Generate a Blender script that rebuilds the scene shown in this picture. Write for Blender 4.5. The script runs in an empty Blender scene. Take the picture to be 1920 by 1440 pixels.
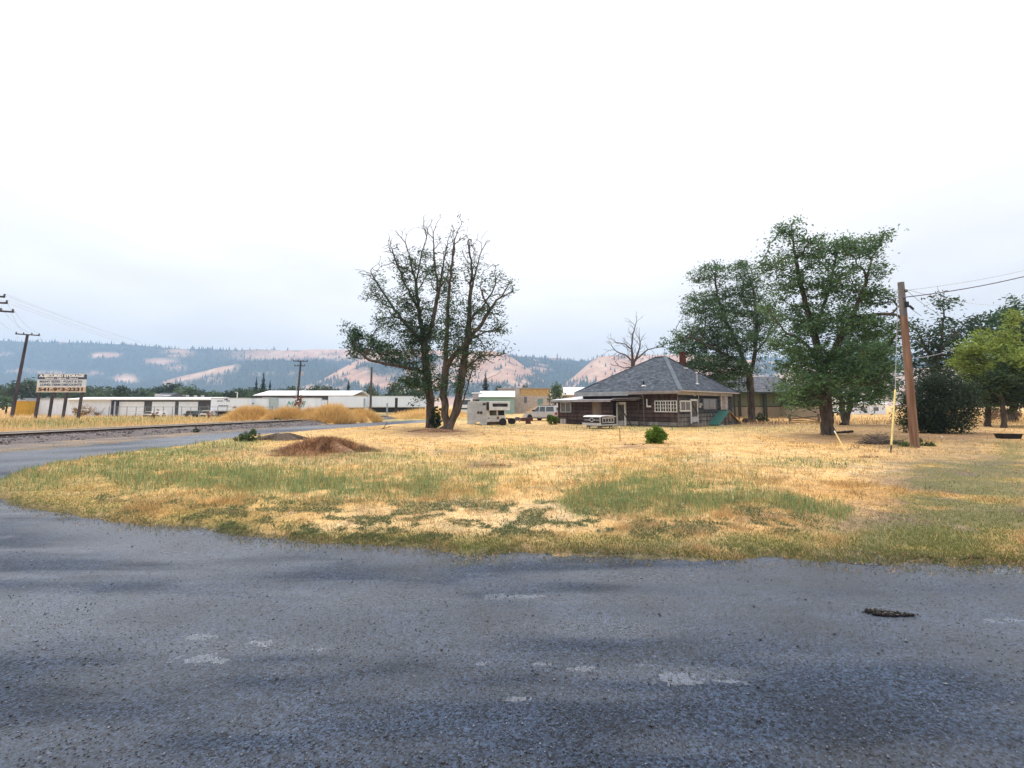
import bpy, math, random
import numpy as np
from mathutils import Vector, Matrix, kdtree

rng = np.random.default_rng(11)
random.seed(11)
S = bpy.context.scene
COL = S.collection
R = math.radians

# ---------------------------------------------------------------- camera
EYE, F, CX, CY, PITCH = 1.8, 900.0, 960.0, 673.0, R(5.52)
CP, SP = math.cos(PITCH), math.sin(PITCH)
cam = bpy.data.objects.new('camera', bpy.data.cameras.new('camera'))
COL.objects.link(cam)
cam.location = (0, 0, EYE)
cam.rotation_euler = (math.pi / 2 + PITCH, 0, 0)
cam.data.sensor_fit = 'HORIZONTAL'
cam.data.sensor_width = 36.0
cam.data.lens = 36.0 * F / 1920
cam.data.shift_y = -(720 - CY) / 1920
cam.data.clip_start, cam.data.clip_end = 0.05, 20000
S.camera = cam

# ---------------------------------------------------------------- sky, sun, exposure
SUN_EL, SUN_AZ = R(52), R(-25)          # high, behind cloud
world = bpy.data.worlds.new('World')
S.world = world
world.use_nodes = True
nt = world.node_tree
nt.nodes.clear()
wn = lambda t: nt.nodes.new(t)
out = wn('ShaderNodeOutputWorld')
bg = wn('ShaderNodeBackground')
sky = wn('ShaderNodeTexSky')
sky.sky_type = 'NISHITA'
sky.sun_disc = False
sky.sun_elevation = SUN_EL
sky.sun_rotation = SUN_AZ
sky.dust_density = 3.0
tc = wn('ShaderNodeTexCoord')
sep = wn('ShaderNodeSeparateXYZ')
nt.links.new(tc.outputs['Generated'], sep.inputs[0])
up = wn('ShaderNodeMath'); up.operation = 'MAXIMUM'; up.inputs[1].default_value = 0.0
nt.links.new(sep.outputs['Z'], up.inputs[0])
# overcast deck: brighter towards the zenith (CIE overcast sky)
lum = wn('ShaderNodeMath'); lum.operation = 'MULTIPLY_ADD'
lum.inputs[1].default_value = 1.6
lum.inputs[2].default_value = 0.86
nt.links.new(up.outputs[0], lum.inputs[0])
mp = wn('ShaderNodeMapping'); mp.inputs['Scale'].default_value = (1.0, 1.0, 3.2)
nt.links.new(tc.outputs['Generated'], mp.inputs['Vector'])
nz = wn('ShaderNodeTexNoise'); nz.inputs['Scale'].default_value = 2.1; nz.inputs['Detail'].default_value = 5
nz.inputs['Roughness'].default_value = 0.5
nt.links.new(mp.outputs[0], nz.inputs['Vector'])
mr = wn('ShaderNodeMapRange')
mr.inputs['From Min'].default_value = 0.3; mr.inputs['From Max'].default_value = 0.7
mr.inputs['To Min'].default_value = 0.86; mr.inputs['To Max'].default_value = 1.08
nt.links.new(nz.outputs['Fac'], mr.inputs['Value'])
mul = wn('ShaderNodeMath'); mul.operation = 'MULTIPLY'
nt.links.new(lum.outputs[0], mul.inputs[0]); nt.links.new(mr.outputs[0], mul.inputs[1])
tint = wn('ShaderNodeVectorMath'); tint.operation = 'SCALE'
tint.inputs[0].default_value = (1.01, 0.993, 1.0)
nt.links.new(mul.outputs[0], tint.inputs['Scale'])
nsc = wn('ShaderNodeVectorMath'); nsc.operation = 'SCALE'; nsc.inputs['Scale'].default_value = 0.05
nt.links.new(sky.outputs[0], nsc.inputs[0])
mx = wn('ShaderNodeMix'); mx.data_type = 'RGBA'; mx.inputs['Factor'].default_value = 0.92
nt.links.new(nsc.outputs[0], mx.inputs['A']); nt.links.new(tint.outputs[0], mx.inputs['B'])
nt.links.new(mx.outputs['Result'], bg.inputs['Color'])
bg.inputs['Strength'].default_value = 1.0
nt.links.new(bg.outputs[0], out.inputs['Surface'])

sl = bpy.data.lights.new('sun', 'SUN')
sl.energy = 1.5
sl.angle = R(25)
sl.color = (1.0, 0.96, 0.90)
sun = bpy.data.objects.new('sun', sl)
COL.objects.link(sun)
sun.rotation_euler = (math.pi / 2 - SUN_EL, 0, math.pi - SUN_AZ)

S.view_settings.view_transform = 'Standard'
S.view_settings.look = 'None'
S.view_settings.exposure = 0.0
S.view_settings.gamma = 1.0
S.view_settings.use_curve_mapping = False
S.cycles.use_denoising = True
S.cycles.max_bounces = 6
S.cycles.diffuse_bounces = 3
S.cycles.glossy_bounces = 3
S.cycles.transparent_max_bounces = 8
S.cycles.volume_bounces = 1
S.cycles.use_adaptive_sampling = True
S.cycles.adaptive_threshold = 0.02
S.cycles.sample_clamp_indirect = 4.0

# ---------------------------------------------------------------- plan helpers
def ray(px, py):
    u, v = (px - CX) / F, (CY - py) / F
    return u, CP - v * SP, SP + v * CP

def P(px, py, z=0.0):
    """the point on the level z that the survey photo shows at this spot"""
    dx, dy, dz = ray(px, py)
    t = (z - EYE) / dz
    return Vector((dx * t, dy * t, z))

def D(px, py, Y):
    dx, dy, dz = ray(px, py)
    t = Y / dy
    return Vector((dx * t, Y, EYE + dz * t))

def proj(x, y, z):
    z = z - EYE
    f = np.maximum(y * CP + z * SP, 1e-3)
    w = -y * SP + z * CP
    return CX + F * x / f, CY - F * w / f

def onplane(px, py, p0, d):
    """(distance along d, height) where the sight line meets the upright plane through p0 along d"""
    dx, dy, dz = ray(px, py)
    t = (p0[0] * d[1] - p0[1] * d[0]) / (dx * d[1] - dy * d[0])
    return (dx * t - p0[0]) * d[0] + (dy * t - p0[1]) * d[1], EYE + dz * t

# value noise
_T = rng.random((256, 256))
def vnoise(x, y):
    xi, yi = np.floor(x).astype(int), np.floor(y).astype(int)
    fx, fy = x - xi, y - yi
    fx, fy = fx * fx * (3 - 2 * fx), fy * fy * (3 - 2 * fy)
    a, b = _T[xi & 255, yi & 255], _T[(xi + 1) & 255, yi & 255]
    c, d = _T[xi & 255, (yi + 1) & 255], _T[(xi + 1) & 255, (yi + 1) & 255]
    return (a * (1 - fx) + b * fx) * (1 - fy) + (c * (1 - fx) + d * fx) * fy

def fbm(x, y, s, o=4):
    x, y = np.asarray(x, float), np.asarray(y, float)
    r, a, n = 0, 0.5, 0
    for k in range(o):
        r = r + a * vnoise(x * s + 17.3 * k, y * s + 5.1 * k); n += a
        s *= 2.03; a *= 0.5
    return r / n

def sstep(a, b, x):
    t = np.clip((x - a) / (b - a), 0, 1)
    return t * t * (3 - 2 * t)

# ---------------------------------------------------------------- materials
MATS = {}
def M(name, col, rough=0.8, var=0.0, scale=4.0, stretch=(1, 1, 1), bump=0.0, bscale=40.0, metal=0.0,
      spec=0.3, col2=None, lo=0.35, hi=0.65, attr=None, trans=0.0, detail=5, coat=0.0, objvar=0.0):
    """procedural material: two tones mixed by noise (in object space), fine bump; attr = per-piece colour attribute"""
    if name in MATS:
        return MATS[name]
    m = bpy.data.materials.new(name)
    m.use_nodes = True
    t = m.node_tree
    b = t.nodes['Principled BSDF']
    b.inputs['Roughness'].default_value = rough
    b.inputs['Metallic'].default_value = metal
    b.inputs['Specular IOR Level'].default_value = spec
    if coat: b.inputs['Coat Weight'].default_value = coat; b.inputs['Coat Roughness'].default_value = 0.15
    tcn = t.nodes.new('ShaderNodeTexCoord')
    mpn = t.nodes.new('ShaderNodeMapping'); mpn.inputs['Scale'].default_value = stretch
    t.links.new(tcn.outputs['Object'], mpn.inputs['Vector'])
    src = None
    if attr:
        a = t.nodes.new('ShaderNodeAttribute'); a.attribute_name = attr
        src = a.outputs['Color']
    if var or col2:
        n = t.nodes.new('ShaderNodeTexNoise'); n.inputs['Scale'].default_value = scale; n.inputs['Detail'].default_value = detail
        t.links.new(mpn.outputs[0], n.inputs['Vector'])
        r = t.nodes.new('ShaderNodeMapRange')
        r.inputs['From Min'].default_value = lo; r.inputs['From Max'].default_value = hi
        t.links.new(n.outputs['Fac'], r.inputs['Value'])
        x = t.nodes.new('ShaderNodeMix'); x.data_type = 'RGBA'
        if src is not None:
            x.blend_type = 'MULTIPLY'; x.inputs['Factor'].default_value = 1.0
            r.inputs['To Min'].default_value = 1 - var; r.inputs['To Max'].default_value = 1 + var
            t.links.new(src, x.inputs['A']); t.links.new(r.outputs[0], x.inputs['B'])
        else:
            c2 = col2 if col2 else tuple(min(1, c * (1 + var)) for c in col)
            c1 = col if col2 else tuple(c * (1 - var) for c in col)
            x.inputs['A'].default_value = (*c1, 1); x.inputs['B'].default_value = (*c2, 1)
            t.links.new(r.outputs[0], x.inputs['Factor'])
        src = x.outputs['Result']
    if objvar:
        oi = t.nodes.new('ShaderNodeObjectInfo')
        orr = t.nodes.new('ShaderNodeMapRange'); orr.inputs['To Min'].default_value = 1 - objvar; orr.inputs['To Max'].default_value = 1 + objvar
        t.links.new(oi.outputs['Random'], orr.inputs['Value'])
        ox = t.nodes.new('ShaderNodeMix'); ox.data_type = 'RGBA'; ox.blend_type = 'MULTIPLY'; ox.inputs['Factor'].default_value = 1.0
        if src is not None: t.links.new(src, ox.inputs['A'])
        else: ox.inputs['A'].default_value = (*col, 1)
        t.links.new(orr.outputs[0], ox.inputs['B'])
        src = ox.outputs['Result']
    if src is not None:
        t.links.new(src, b.inputs['Base Color'])
    else:
        b.inputs['Base Color'].default_value = (*col, 1)
    if bump:
        n2 = t.nodes.new('ShaderNodeTexNoise'); n2.inputs['Scale'].default_value = bscale; n2.inputs['Detail'].default_value = 4
        t.links.new(mpn.outputs[0], n2.inputs['Vector'])
        bn = t.nodes.new('ShaderNodeBump'); bn.inputs['Strength'].default_value = bump; bn.inputs['Distance'].default_value = 0.02
        t.links.new(n2.outputs['Fac'], bn.inputs['Height'])
        t.links.new(bn.outputs[0], b.inputs['Normal'])
    if trans:
        tr = t.nodes.new('ShaderNodeBsdfTranslucent')
        if src is not None: t.links.new(src, tr.inputs['Color'])
        else: tr.inputs['Color'].default_value = (*col, 1)
        ms = t.nodes.new('ShaderNodeMixShader'); ms.inputs['Fac'].default_value = trans
        t.links.new(b.outputs[0], ms.inputs[1]); t.links.new(tr.outputs[0], ms.inputs[2])
        t.links.new(ms.outputs[0], t.nodes['Material Output'].inputs['Surface'])
    MATS[name] = m
    return m

def glass(name, col=(0.03, 0.035, 0.04), rough=0.06):
    return M(name, col, rough=rough, spec=0.7)

# ---------------------------------------------------------------- mesh helpers
class MB:
    def __init__(self):
        self.v, self.f = [], []
    def add(self, vs, fs, mt=None):
        n = len(self.v)
        for p in vs:
            p = Vector(p)
            self.v.append(mt @ p if mt else p)
        self.f += [tuple(n + i for i in q) for q in fs]
        return self
    def box(self, x0, x1, y0, y1, z0, z1, mt=None):
        return self.add([(x0, y0, z0), (x1, y0, z0), (x1, y1, z0), (x0, y1, z0), (x0, y0, z1), (x1, y0, z1), (x1, y1, z1), (x0, y1, z1)],
                        [(3, 2, 1, 0), (4, 5, 6, 7), (0, 1, 5, 4), (1, 2, 6, 5), (2, 3, 7, 6), (3, 0, 4, 7)], mt)
    def bar(self, a, b, w, h=None, upv=(0, 0, 1)):
        a, b = Vector(a), Vector(b); h = h or w
        d = (b - a).normalized(); u = Vector(upv)
        if abs(d.dot(u)) > 0.95: u = Vector((1, 0, 0))
        s = d.cross(u).normalized(); u = s.cross(d)
        o = [-s * w / 2 - u * h / 2, s * w / 2 - u * h / 2, s * w / 2 + u * h / 2, -s * w / 2 + u * h / 2]
        return self.add([a + q for q in o] + [b + q for q in o], [(3, 2, 1, 0), (4, 5, 6, 7), (0, 1, 5, 4), (1, 2, 6, 5), (2, 3, 7, 6), (3, 0, 4, 7)])
    def prism(self, pts, y0, y1, axis='y', mt=None):
        n = len(pts)
        if axis == 'y': f = lambda p, t: (p[0], t, p[1])
        elif axis == 'x': f = lambda p, t: (t, p[0], p[1])
        else: f = lambda p, t: (p[0], p[1], t)
        vs = [f(p, y0) for p in pts] + [f(p, y1) for p in pts]
        fs = [tuple(range(n)), tuple(range(2 * n - 1, n - 1, -1))] + [(i, i + n, (i + 1) % n + n, (i + 1) % n) for i in range(n)]
        return self.add(vs, fs, mt)
    def tube(self, pts, rad, n=8, cap=True):
        pts = [Vector(p) for p in pts]
        if not hasattr(rad, '__len__'): rad = [rad] * len(pts)
        base = len(self.v); ref = Vector((0.3, 0.2, 1)).normalized(); s = None
        for i, p in enumerate(pts):
            d = (pts[min(i + 1, len(pts) - 1)] - pts[max(i - 1, 0)])
            d = d.normalized() if d.length > 1e-9 else Vector((0, 0, 1))
            if s is None:
                s = d.cross(ref)
                if s.length < 0.1: s = d.cross(Vector((1, 0, 0)))
            s = (s - d * s.dot(d)).normalized(); q = d.cross(s)
            for k in range(n):
                a = 2 * math.pi * k / n
                self.v.append(p + (s * math.cos(a) + q * math.sin(a)) * rad[i])
        for i in range(len(pts) - 1):
            for k in range(n):
                a, b = base + i * n + k, base + i * n + (k + 1) % n
                self.f.append((a, b, b + n, a + n))
        if cap:
            self.f.append(tuple(base + k for k in range(n))[::-1])
            self.f.append(tuple(base + (len(pts) - 1) * n + k for k in range(n)))
        return self
    def lathe(self, prof, n=16, c=(0, 0, 0), axis='z', mt=None):
        vs, fs = [], []
        for r, h in prof:
            for k in range(n):
                a = 2 * math.pi * k / n
                x, y = r * math.cos(a), r * math.sin(a)
                q = (x, y, h) if axis == 'z' else ((x, h, y) if axis == 'y' else (h, x, y))
                vs.append((q[0] + c[0], q[1] + c[1], q[2] + c[2]))
        for i in range(len(prof) - 1):
            for k in range(n):
                a, b = i * n + k, i * n + (k + 1) % n
                fs.append((a, b, b + n, a + n))
        fs.append(tuple(range(n))[::-1]); fs.append(tuple(range((len(prof) - 1) * n, len(prof) * n)))
        return self.add(vs, fs, mt)
    def mesh(self, name, mat, smooth=False):
        me = bpy.data.meshes.new(name)
        me.from_pydata([tuple(p) for p in self.v], [], self.f)
        if mat: me.materials.append(mat)
        if smooth:
            me.polygons.foreach_set('use_smooth', [True] * len(me.polygons))
        me.update()
        return me
    def build(self, name, mat, parent=None, smooth=False, label=None):
        return link(name, self.mesh(name, mat, smooth), parent, label)

def link(name, me, parent=None, label=None):
    o = bpy.data.objects.new(name, me)
    COL.objects.link(o)
    if parent: o.parent = parent
    if label: o['label'] = label
    return o

def tag(o, label=None, cat=None, group=None, kind=None):
    if label: o['label'] = label
    if cat: o['category'] = cat
    if group: o['group'] = group
    if kind: o['kind'] = kind
    return o

def thing(name, label, cat, loc=(0, 0, 0), rz=0.0, group=None):
    o = bpy.data.objects.new(name, None)
    COL.objects.link(o)
    o.location = loc; o.rotation_euler = (0, 0, rz)
    o.empty_display_size = 0.2
    return tag(o, label, cat, group)

def copy_tree(o, parent=None):
    c = o.copy(); COL.objects.link(c); c.parent = parent
    for ch in list(o.children): copy_tree(ch, c)
    return c

def raw_mesh(name, v, faces_n, cols=None, mat=None, idx=None, smooth=False):
    """fast mesh from numpy: v (n,3); polygons of faces_n corners, idx (m,faces_n) or consecutive; cols per vertex"""
    v = np.ascontiguousarray(v, dtype=np.float32)
    n = len(v)
    if idx is None: idx = np.arange(n, dtype=np.int32).reshape(-1, faces_n)
    idx = np.ascontiguousarray(idx, dtype=np.int32)
    me = bpy.data.meshes.new(name)
    me.vertices.add(n); me.vertices.foreach_set('co', v.ravel())
    me.loops.add(idx.size); me.loops.foreach_set('vertex_index', idx.ravel())
    me.polygons.add(len(idx)); me.polygons.foreach_set('loop_start', np.arange(0, idx.size, faces_n, dtype=np.int32))
    if smooth: me.polygons.foreach_set('use_smooth', np.ones(len(idx), dtype=bool))
    me.update(calc_edges=True)
    if cols is not None:
        ca = me.color_attributes.new('tone', 'FLOAT_COLOR', 'POINT')
        c4 = np.ones((n, 4), np.float32); c4[:, :3] = cols
        ca.data.foreach_set('color', c4.ravel())
    if mat: me.materials.append(mat)
    return me

def text_mesh(s, size, name, mat, parent, loc, rot, bold=0.0, sx=1.0, shear=0.0, label=None):
    cu = bpy.data.curves.new(name, 'FONT')
    cu.body = s; cu.size = size; cu.align_x = 'CENTER'; cu.align_y = 'CENTER'
    cu.offset = bold; cu.extrude = 0.004; cu.shear = shear
    tmp = bpy.data.objects.new(name + '_tmp', cu)
    COL.objects.link(tmp)
    dg = bpy.context.evaluated_depsgraph_get()
    me = bpy.data.meshes.new_from_object(tmp.evaluated_get(dg))
    bpy.data.objects.remove(tmp)
    bpy.data.curves.remove(cu)
    me.name = name
    me.materials.clear(); me.materials.append(mat)
    o = link(name, me, parent, label)
    o.location = loc; o.rotation_euler = rot; o.scale = (sx, 1, 1)
    return o
# ================================================================ GROUND, ROAD, RAILWAY BED
ROAD_PX = [(840, 790), (760, 794.5), (640, 803), (560, 809), (480, 816), (400, 826), (330, 837), (250, 847), (180, 856), (100, 869),
           (40, 884), (0, 899), (-35, 917), (0, 938), (60, 952), (150, 969), (260, 984), (370, 994), (450, 1002), (540, 1011), (590, 1017),
           (640, 1017), (740, 1022), (800, 1025), (870, 1042), (910, 1041), (960, 1032), (1050, 1036), (1150, 1039), (1260, 1043), (1370, 1050),
           (1440, 1043), (1560, 1052), (1640, 1060), (1720, 1053), (1790, 1061), (1860, 1056), (1920, 1059), (2300, 1072)]
ROAD_FAR = [(-600, 862), (-300, 858), (0, 848), (100, 841), (200, 832), (300, 822), (400, 813), (480, 806), (560, 799), (650, 793), (760, 788.6), (840, 786.8)]
road_poly = [P(*q).to_2d() for q in ROAD_PX] + [Vector((40, 4)), Vector((40, -25)), Vector((-60, -25)), Vector((-60, 16))] + [P(*q).to_2d() for q in ROAD_FAR]

def poly_sd(x, y, poly):
    """signed distance, negative inside"""
    d = np.full(x.shape, 1e9); ins = np.zeros(x.shape, bool)
    n = len(poly)
    for i in range(n):
        ax, ay = poly[i]; bx, by = poly[(i + 1) % n]
        ex, ey = bx - ax, by - ay
        wx, wy = x - ax, y - ay
        t = np.clip((wx * ex + wy * ey) / (ex * ex + ey * ey + 1e-12), 0, 1)
        d = np.minimum(d, (wx - ex * t) ** 2 + (wy - ey * t) ** 2)
        c = ((ay > y) != (by > y)) & (x < (bx - ax) * (y - ay) / ((by - ay) if by != ay else 1e-12) + ax)
        ins ^= c
    d = np.sqrt(d)
    return np.where(ins, -d, d)

RAIL_Z = 0.48
tA, tB = P(0, 812.5, RAIL_Z), P(800, 775.3, RAIL_Z)
tdir = (tB - tA).to_2d().normalized()
tnor = Vector((-tdir.y, tdir.x))                 # away from the camera
trk0 = tA.to_2d() - tdir * 30
def track_d(x, y):                               # distance beyond the near rail (+ = far side)
    return (x - tA.x) * tnor.x + (y - tA.y) * tnor.y

def ell(px, py, L):
    r = np.zeros(np.shape(px))
    for cx, cy, rx, ry, w in L:
        q = ((px - cx) / rx) ** 2 + ((py - cy) / ry) ** 2
        r = np.maximum(r, w * np.exp(-q * q * 0.7))
    return r

Z_TALL = [(430, 900, 190, 24, 1), (640, 912, 120, 26, 1), (250, 880, 110, 20, .8), (150, 880, 100, 25, .45), (790, 912, 45, 30, .9), (905, 915, 28, 26, .8),
          (1190, 930, 90, 34, 1), (1290, 940, 70, 30, .95), (1360, 930, 60, 25, .5), (1110, 945, 40, 25, .6), (300, 850, 130, 13, .9), (420, 838, 60, 10, .8),
          (470, 828, 35, 9, .8), (600, 900, 330, 42, .5), (1240, 915, 190, 42, .38), (980, 850, 120, 9, .55), (700, 857, 100, 9, .6), (1000, 857, 45, 7, .8),
          (1490, 952, 46, 17, 1), (1420, 940, 30, 18, .6), (1560, 965, 25, 16, .6), (1420, 805, 120, 6, .35), (1180, 803, 130, 6, .6), (1350, 802, 60, 6, .5),
          (720, 784, 120, 9, .9), (640, 793, 60, 4, .5), (870, 780, 70, 10, .9), (950, 800, 40, 6, .5), (1280, 865, 60, 10, .35), (1500, 870, 120, 10, .3),
          (80, 799, 130, 12, .9), (230, 791, 120, 9, .85), (400, 787, 90, 6, .6), (500, 783, 60, 5, .6), (300, 783, 60, 4, .5), (1700, 835, 40, 8, .5), (550, 848, 60, 9, .4), (100, 890, 90, 25, .4)]
Z_MOSS = [(1800, 1010, 190, 35, .9), (1870, 930, 80, 60, .7), (1780, 905, 80, 25, .7), (1600, 1020, 140, 22, .7), (1450, 1025, 110, 18, .8), (1730, 990, 120, 30, .6),
          (1900, 850, 40, 25, .8), (1760, 880, 60, 10, .6), (900, 1030, 60, 12, 1), (1240, 1020, 80, 14, .6), (180, 950, 160, 18, .7), (60, 915, 70, 22, .7), (620, 1010, 60, 10, .7), (300, 968, 190, 14, .75), (470, 990, 160, 10, .7), (760, 1012, 160, 8, .6), (120, 915, 170, 34, .65), (260, 900, 120, 14, .4), (1100, 1025, 160, 9, .6)]
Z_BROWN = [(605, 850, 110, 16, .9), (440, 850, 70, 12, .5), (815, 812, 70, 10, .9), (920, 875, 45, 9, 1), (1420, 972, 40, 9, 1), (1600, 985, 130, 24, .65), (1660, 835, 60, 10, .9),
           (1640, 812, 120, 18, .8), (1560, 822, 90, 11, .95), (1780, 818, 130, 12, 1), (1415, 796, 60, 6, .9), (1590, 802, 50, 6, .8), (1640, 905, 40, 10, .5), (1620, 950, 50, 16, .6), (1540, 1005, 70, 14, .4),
           (1200, 840, 60, 5, .8), (860, 852, 40, 8, .5), (1700, 960, 90, 24, .45), (1060, 803, 90, 5, .5), (1750, 855, 90, 14, .5), (1860, 880, 60, 20, .3)]  # brown litter; patches beneath trees and shrub also serve as painted contact shade
Z_PALE = [(1000, 960, 200, 30, .7), (900, 985, 240, 22, .8), (1060, 900, 60, 30, .4), (1330, 862, 40, 7, .9), (1640, 885, 60, 14, .8), (600, 868, 180, 5, .5), (1300, 1000, 120, 12, .6)]
Z_GREY = [(1840, 960, 110, 60, .8), (1760, 1030, 200, 26, .7), (1500, 1010, 130, 16, .5), (1300, 1032, 140, 10, .5), (1850, 840, 100, 14, .6)]

Z_MAT = [(900, 950, 52, 9, 1), (955, 958, 28, 9, 1), (835, 955, 24, 8, 1), (815, 967, 26, 5, .9), (1000, 975, 38, 6, 1), (860, 984, 30, 5, 1), (893, 993, 26, 5, 1), (936, 1002, 20, 6, 1), (1045, 988, 34, 6, 1), (700, 985, 44, 7, 1),
         (640, 976, 40, 5, .9), (598, 960, 46, 6, 1), (556, 948, 36, 7, 1), (490, 941, 30, 7, 1), (505, 976, 30, 5, 1), (440, 968, 26, 5, .9), (765, 976, 40, 6, 1), (742, 999, 34, 5, 1), (1130, 1001, 26, 5, .9), (1210, 986, 22, 5, 1),
         (1292, 994, 18, 5, 1), (1232, 1004, 20, 4, 1), (1345, 985, 24, 5, 1), (1325, 997, 26, 5, 1), (1396, 967, 28, 6, 1), (1380, 946, 14, 8, 1), (1432, 986, 30, 6, 1), (300, 946, 36, 6, 1), (262, 962, 30, 5, .8), (365, 954, 34, 5, 1),
         (1140, 942, 40, 13, .9), (1180, 952, 50, 12, .9), (1022, 946, 20, 6, .9), (1105, 985, 26, 5, .9), (200, 938, 30, 5, .8), (1255, 960, 26, 8, .9), (680, 1000, 26, 4, .8), (560, 990, 30, 4, .8), (420, 990, 24, 4, .7), (980, 1008, 30, 4, .7), (1480, 1000, 26, 4, .7)]

def plan(x, y):
    """what grows where: weights for tall green weeds, low moss grass, brown litter with painted shade under trees, pale straw, grey dirt"""
    px, py = proj(x, y, np.zeros_like(x))
    n1 = fbm(x, y, 1.1, 4); n2 = fbm(x + 40, y - 13, 0.35, 3)
    wob = (n1 - .5) * 46
    px2, py2 = px + wob * 2.2, py + (fbm(x - 9, y + 30, .9, 3) - .5) * 0.16 * np.clip(py - 760, 0, 400)
    tall = ell(px2, py2, Z_TALL) * sstep(.30, .48, fbm(x + 5, y * 1.2, 1.9, 4) + .04)
    moss = ell(px2, py2, Z_MOSS) * sstep(.3, .55, n1 + .1)
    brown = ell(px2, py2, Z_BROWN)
    pale = ell(px2, py2, Z_PALE)
    grey = ell(px2, py2, Z_GREY) * sstep(.35, .6, fbm(x, y + 77, .8, 3) + .05)
    rt = sstep(1560, 1760, px2 + (py2 - 900) * .9) * sstep(838, 880, py2)
    moss = np.maximum(moss, rt * .75 * sstep(.50, .60, fbm(x, y * 1.6, .9, 4)))
    brown = np.maximum(brown, rt * .9 * sstep(.42, .52, fbm(x + 31, y * 1.6, .8, 4)))
    grey = np.maximum(grey, rt * sstep(.40, .54, fbm(x - 51, y * 1.5, .7, 4)))
    # scattered mats of knotweed near the road edge
    band = sstep(925, 955, py2) * (1 - sstep(1008, 1026, py2)) * sstep(120, 330, px2) * (1 - sstep(1440, 1580, px2))
    mat_ = band * sstep(.53, .60, fbm(x + 3, y * .8, 2.1, 3))
    mat_ = np.maximum(mat_ * .8, sstep(.30, .50, ell(px + (fbm(x + 7, y, 4.5, 3) - .5) * 60, py + (fbm(x, y + 19, 4.5, 3) - .5) * 16, Z_MAT)) * sstep(.36, .52, fbm(x, y, 7.0, 3)))
    return px, py, tall, moss, brown, pale, grey, mat_, n1, n2

C_DRY = np.array((.69, .455, .200)); C_PALE = np.array((.76, .565, .335)); C_GOLD = np.array((.66, .405, .14)); C_BRN = np.array((.22, .135, .085))
C_SOIL = np.array((.21, .145, .092)); C_GRN = np.array((.185, .235, .105)); C_GREY = np.array((.135, .12, .105)); C_MOSS = np.array((.185, .190, .050)); C_MAT = np.array((.115, .142, .070))

GRAV = [P(*q).to_2d() for q in ROAD_FAR if -400 <= q[0] <= 560] + [P(600, 796).to_2d(), tB.to_2d() - tdir * 14 - tnor * 1.6, tA.to_2d() - tdir * 12 - tnor * 1.6]
C_GRAV = np.array((.135, .130, .140))

def lerp(a, b, t):
    t = np.asarray(t)[..., None]
    return a * (1 - t) + b * t

def ground_col(x, y, sd):
    px, py, tall, moss, brown, pale, grey, mat_, n1, n2 = plan(x, y)
    c = lerp(np.broadcast_to(C_DRY, (*x.shape, 3)), C_GOLD, sstep(.4, .7, n2) * .6)
    c = lerp(c, C_PALE, np.clip(pale * .7 + sstep(.55, .75, n1) * .4, 0, 1))
    c = lerp(c, C_SOIL, sstep(.50, .66, fbm(x, y, 2.4, 4)) * .45)
    c = lerp(c, C_GRN * 1.15, np.clip(tall, 0, 1) * .75)
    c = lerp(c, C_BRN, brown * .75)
    c = lerp(c, C_GREY, grey * .8)
    c = lerp(c, C_MOSS * .8, moss * .75)
    c = lerp(c, C_MAT * 1.3, mat_ * .6)
    c = lerp(c, C_GRAV, sstep(.25, -.15, poly_sd(x, y, GRAV)) * (.75 + .25 * sstep(.4, .6, n1)))
    edge = np.exp(-np.clip(sd, 0, 9) / .55) * sstep(800, 900, py)
    c = lerp(c, C_MOSS * .85, edge * sstep(.35, .55, fbm(x, y, .7, 3)) * .8)
    c = lerp(c, C_GREY * .8, np.exp(-np.clip(sd, 0, 9) / .22) * .7)
    return c

def axis(fine0, fine1, step, far0, far1, grow=1.22):
    a = list(np.arange(fine0, fine1 + 1e-6, step))
    s, v = step, fine1
    while v < far1: s *= grow; v += s; a.append(min(v, far1))
    s, v = step, fine0
    while v > far0: s *= grow; v -= s; a.insert(0, max(v, far0))
    return np.array(a)

def grid(xs, ys):
    X, Y = np.meshgrid(xs, ys)
    nx, ny = len(xs), len(ys)
    i = np.arange(nx * ny).reshape(ny, nx)
    q = np.stack([i[:-1, :-1], i[:-1, 1:], i[1:, 1:], i[1:, :-1]], -1).reshape(-1, 4)
    return X.ravel(), Y.ravel(), q

def ground_h(x, y, sd):
    n = fbm(x, y, 1.5, 5) - .5
    h = -0.07 + 0.105 * sstep(-.10, .22, sd + n * 1.0) + .05 * sstep(.2, 3, sd) * (fbm(x, y, .4, 3) - .3)
    return h + np.where(sd > .05, (fbm(x, y, 3.7, 2) - .5) * .025, 0)

# the soil: one sheet to the horizon
gx, gy, gq = grid(axis(-17, 22, .125, -9000, 9000), axis(3.9, 40, .105, -60, 9000, 1.12))
gsd = poly_sd(gx, gy, road_poly)
gz = ground_h(gx, gy, gsd)
gcol = ground_col(gx, gy, gsd)
m_ground = M('dry_soil', (.3, .2, .1), rough=.95, var=.28, scale=14, attr='tone', bump=.8, bscale=38, spec=.15, lo=.3, hi=.7, detail=8)
ground = link('ground', raw_mesh('ground', np.stack([gx, gy, gz], 1), 4, gcol, m_ground, gq, smooth=True))
tag(ground, 'dry yellow grass lot with bare soil', kind='structure')

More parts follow.
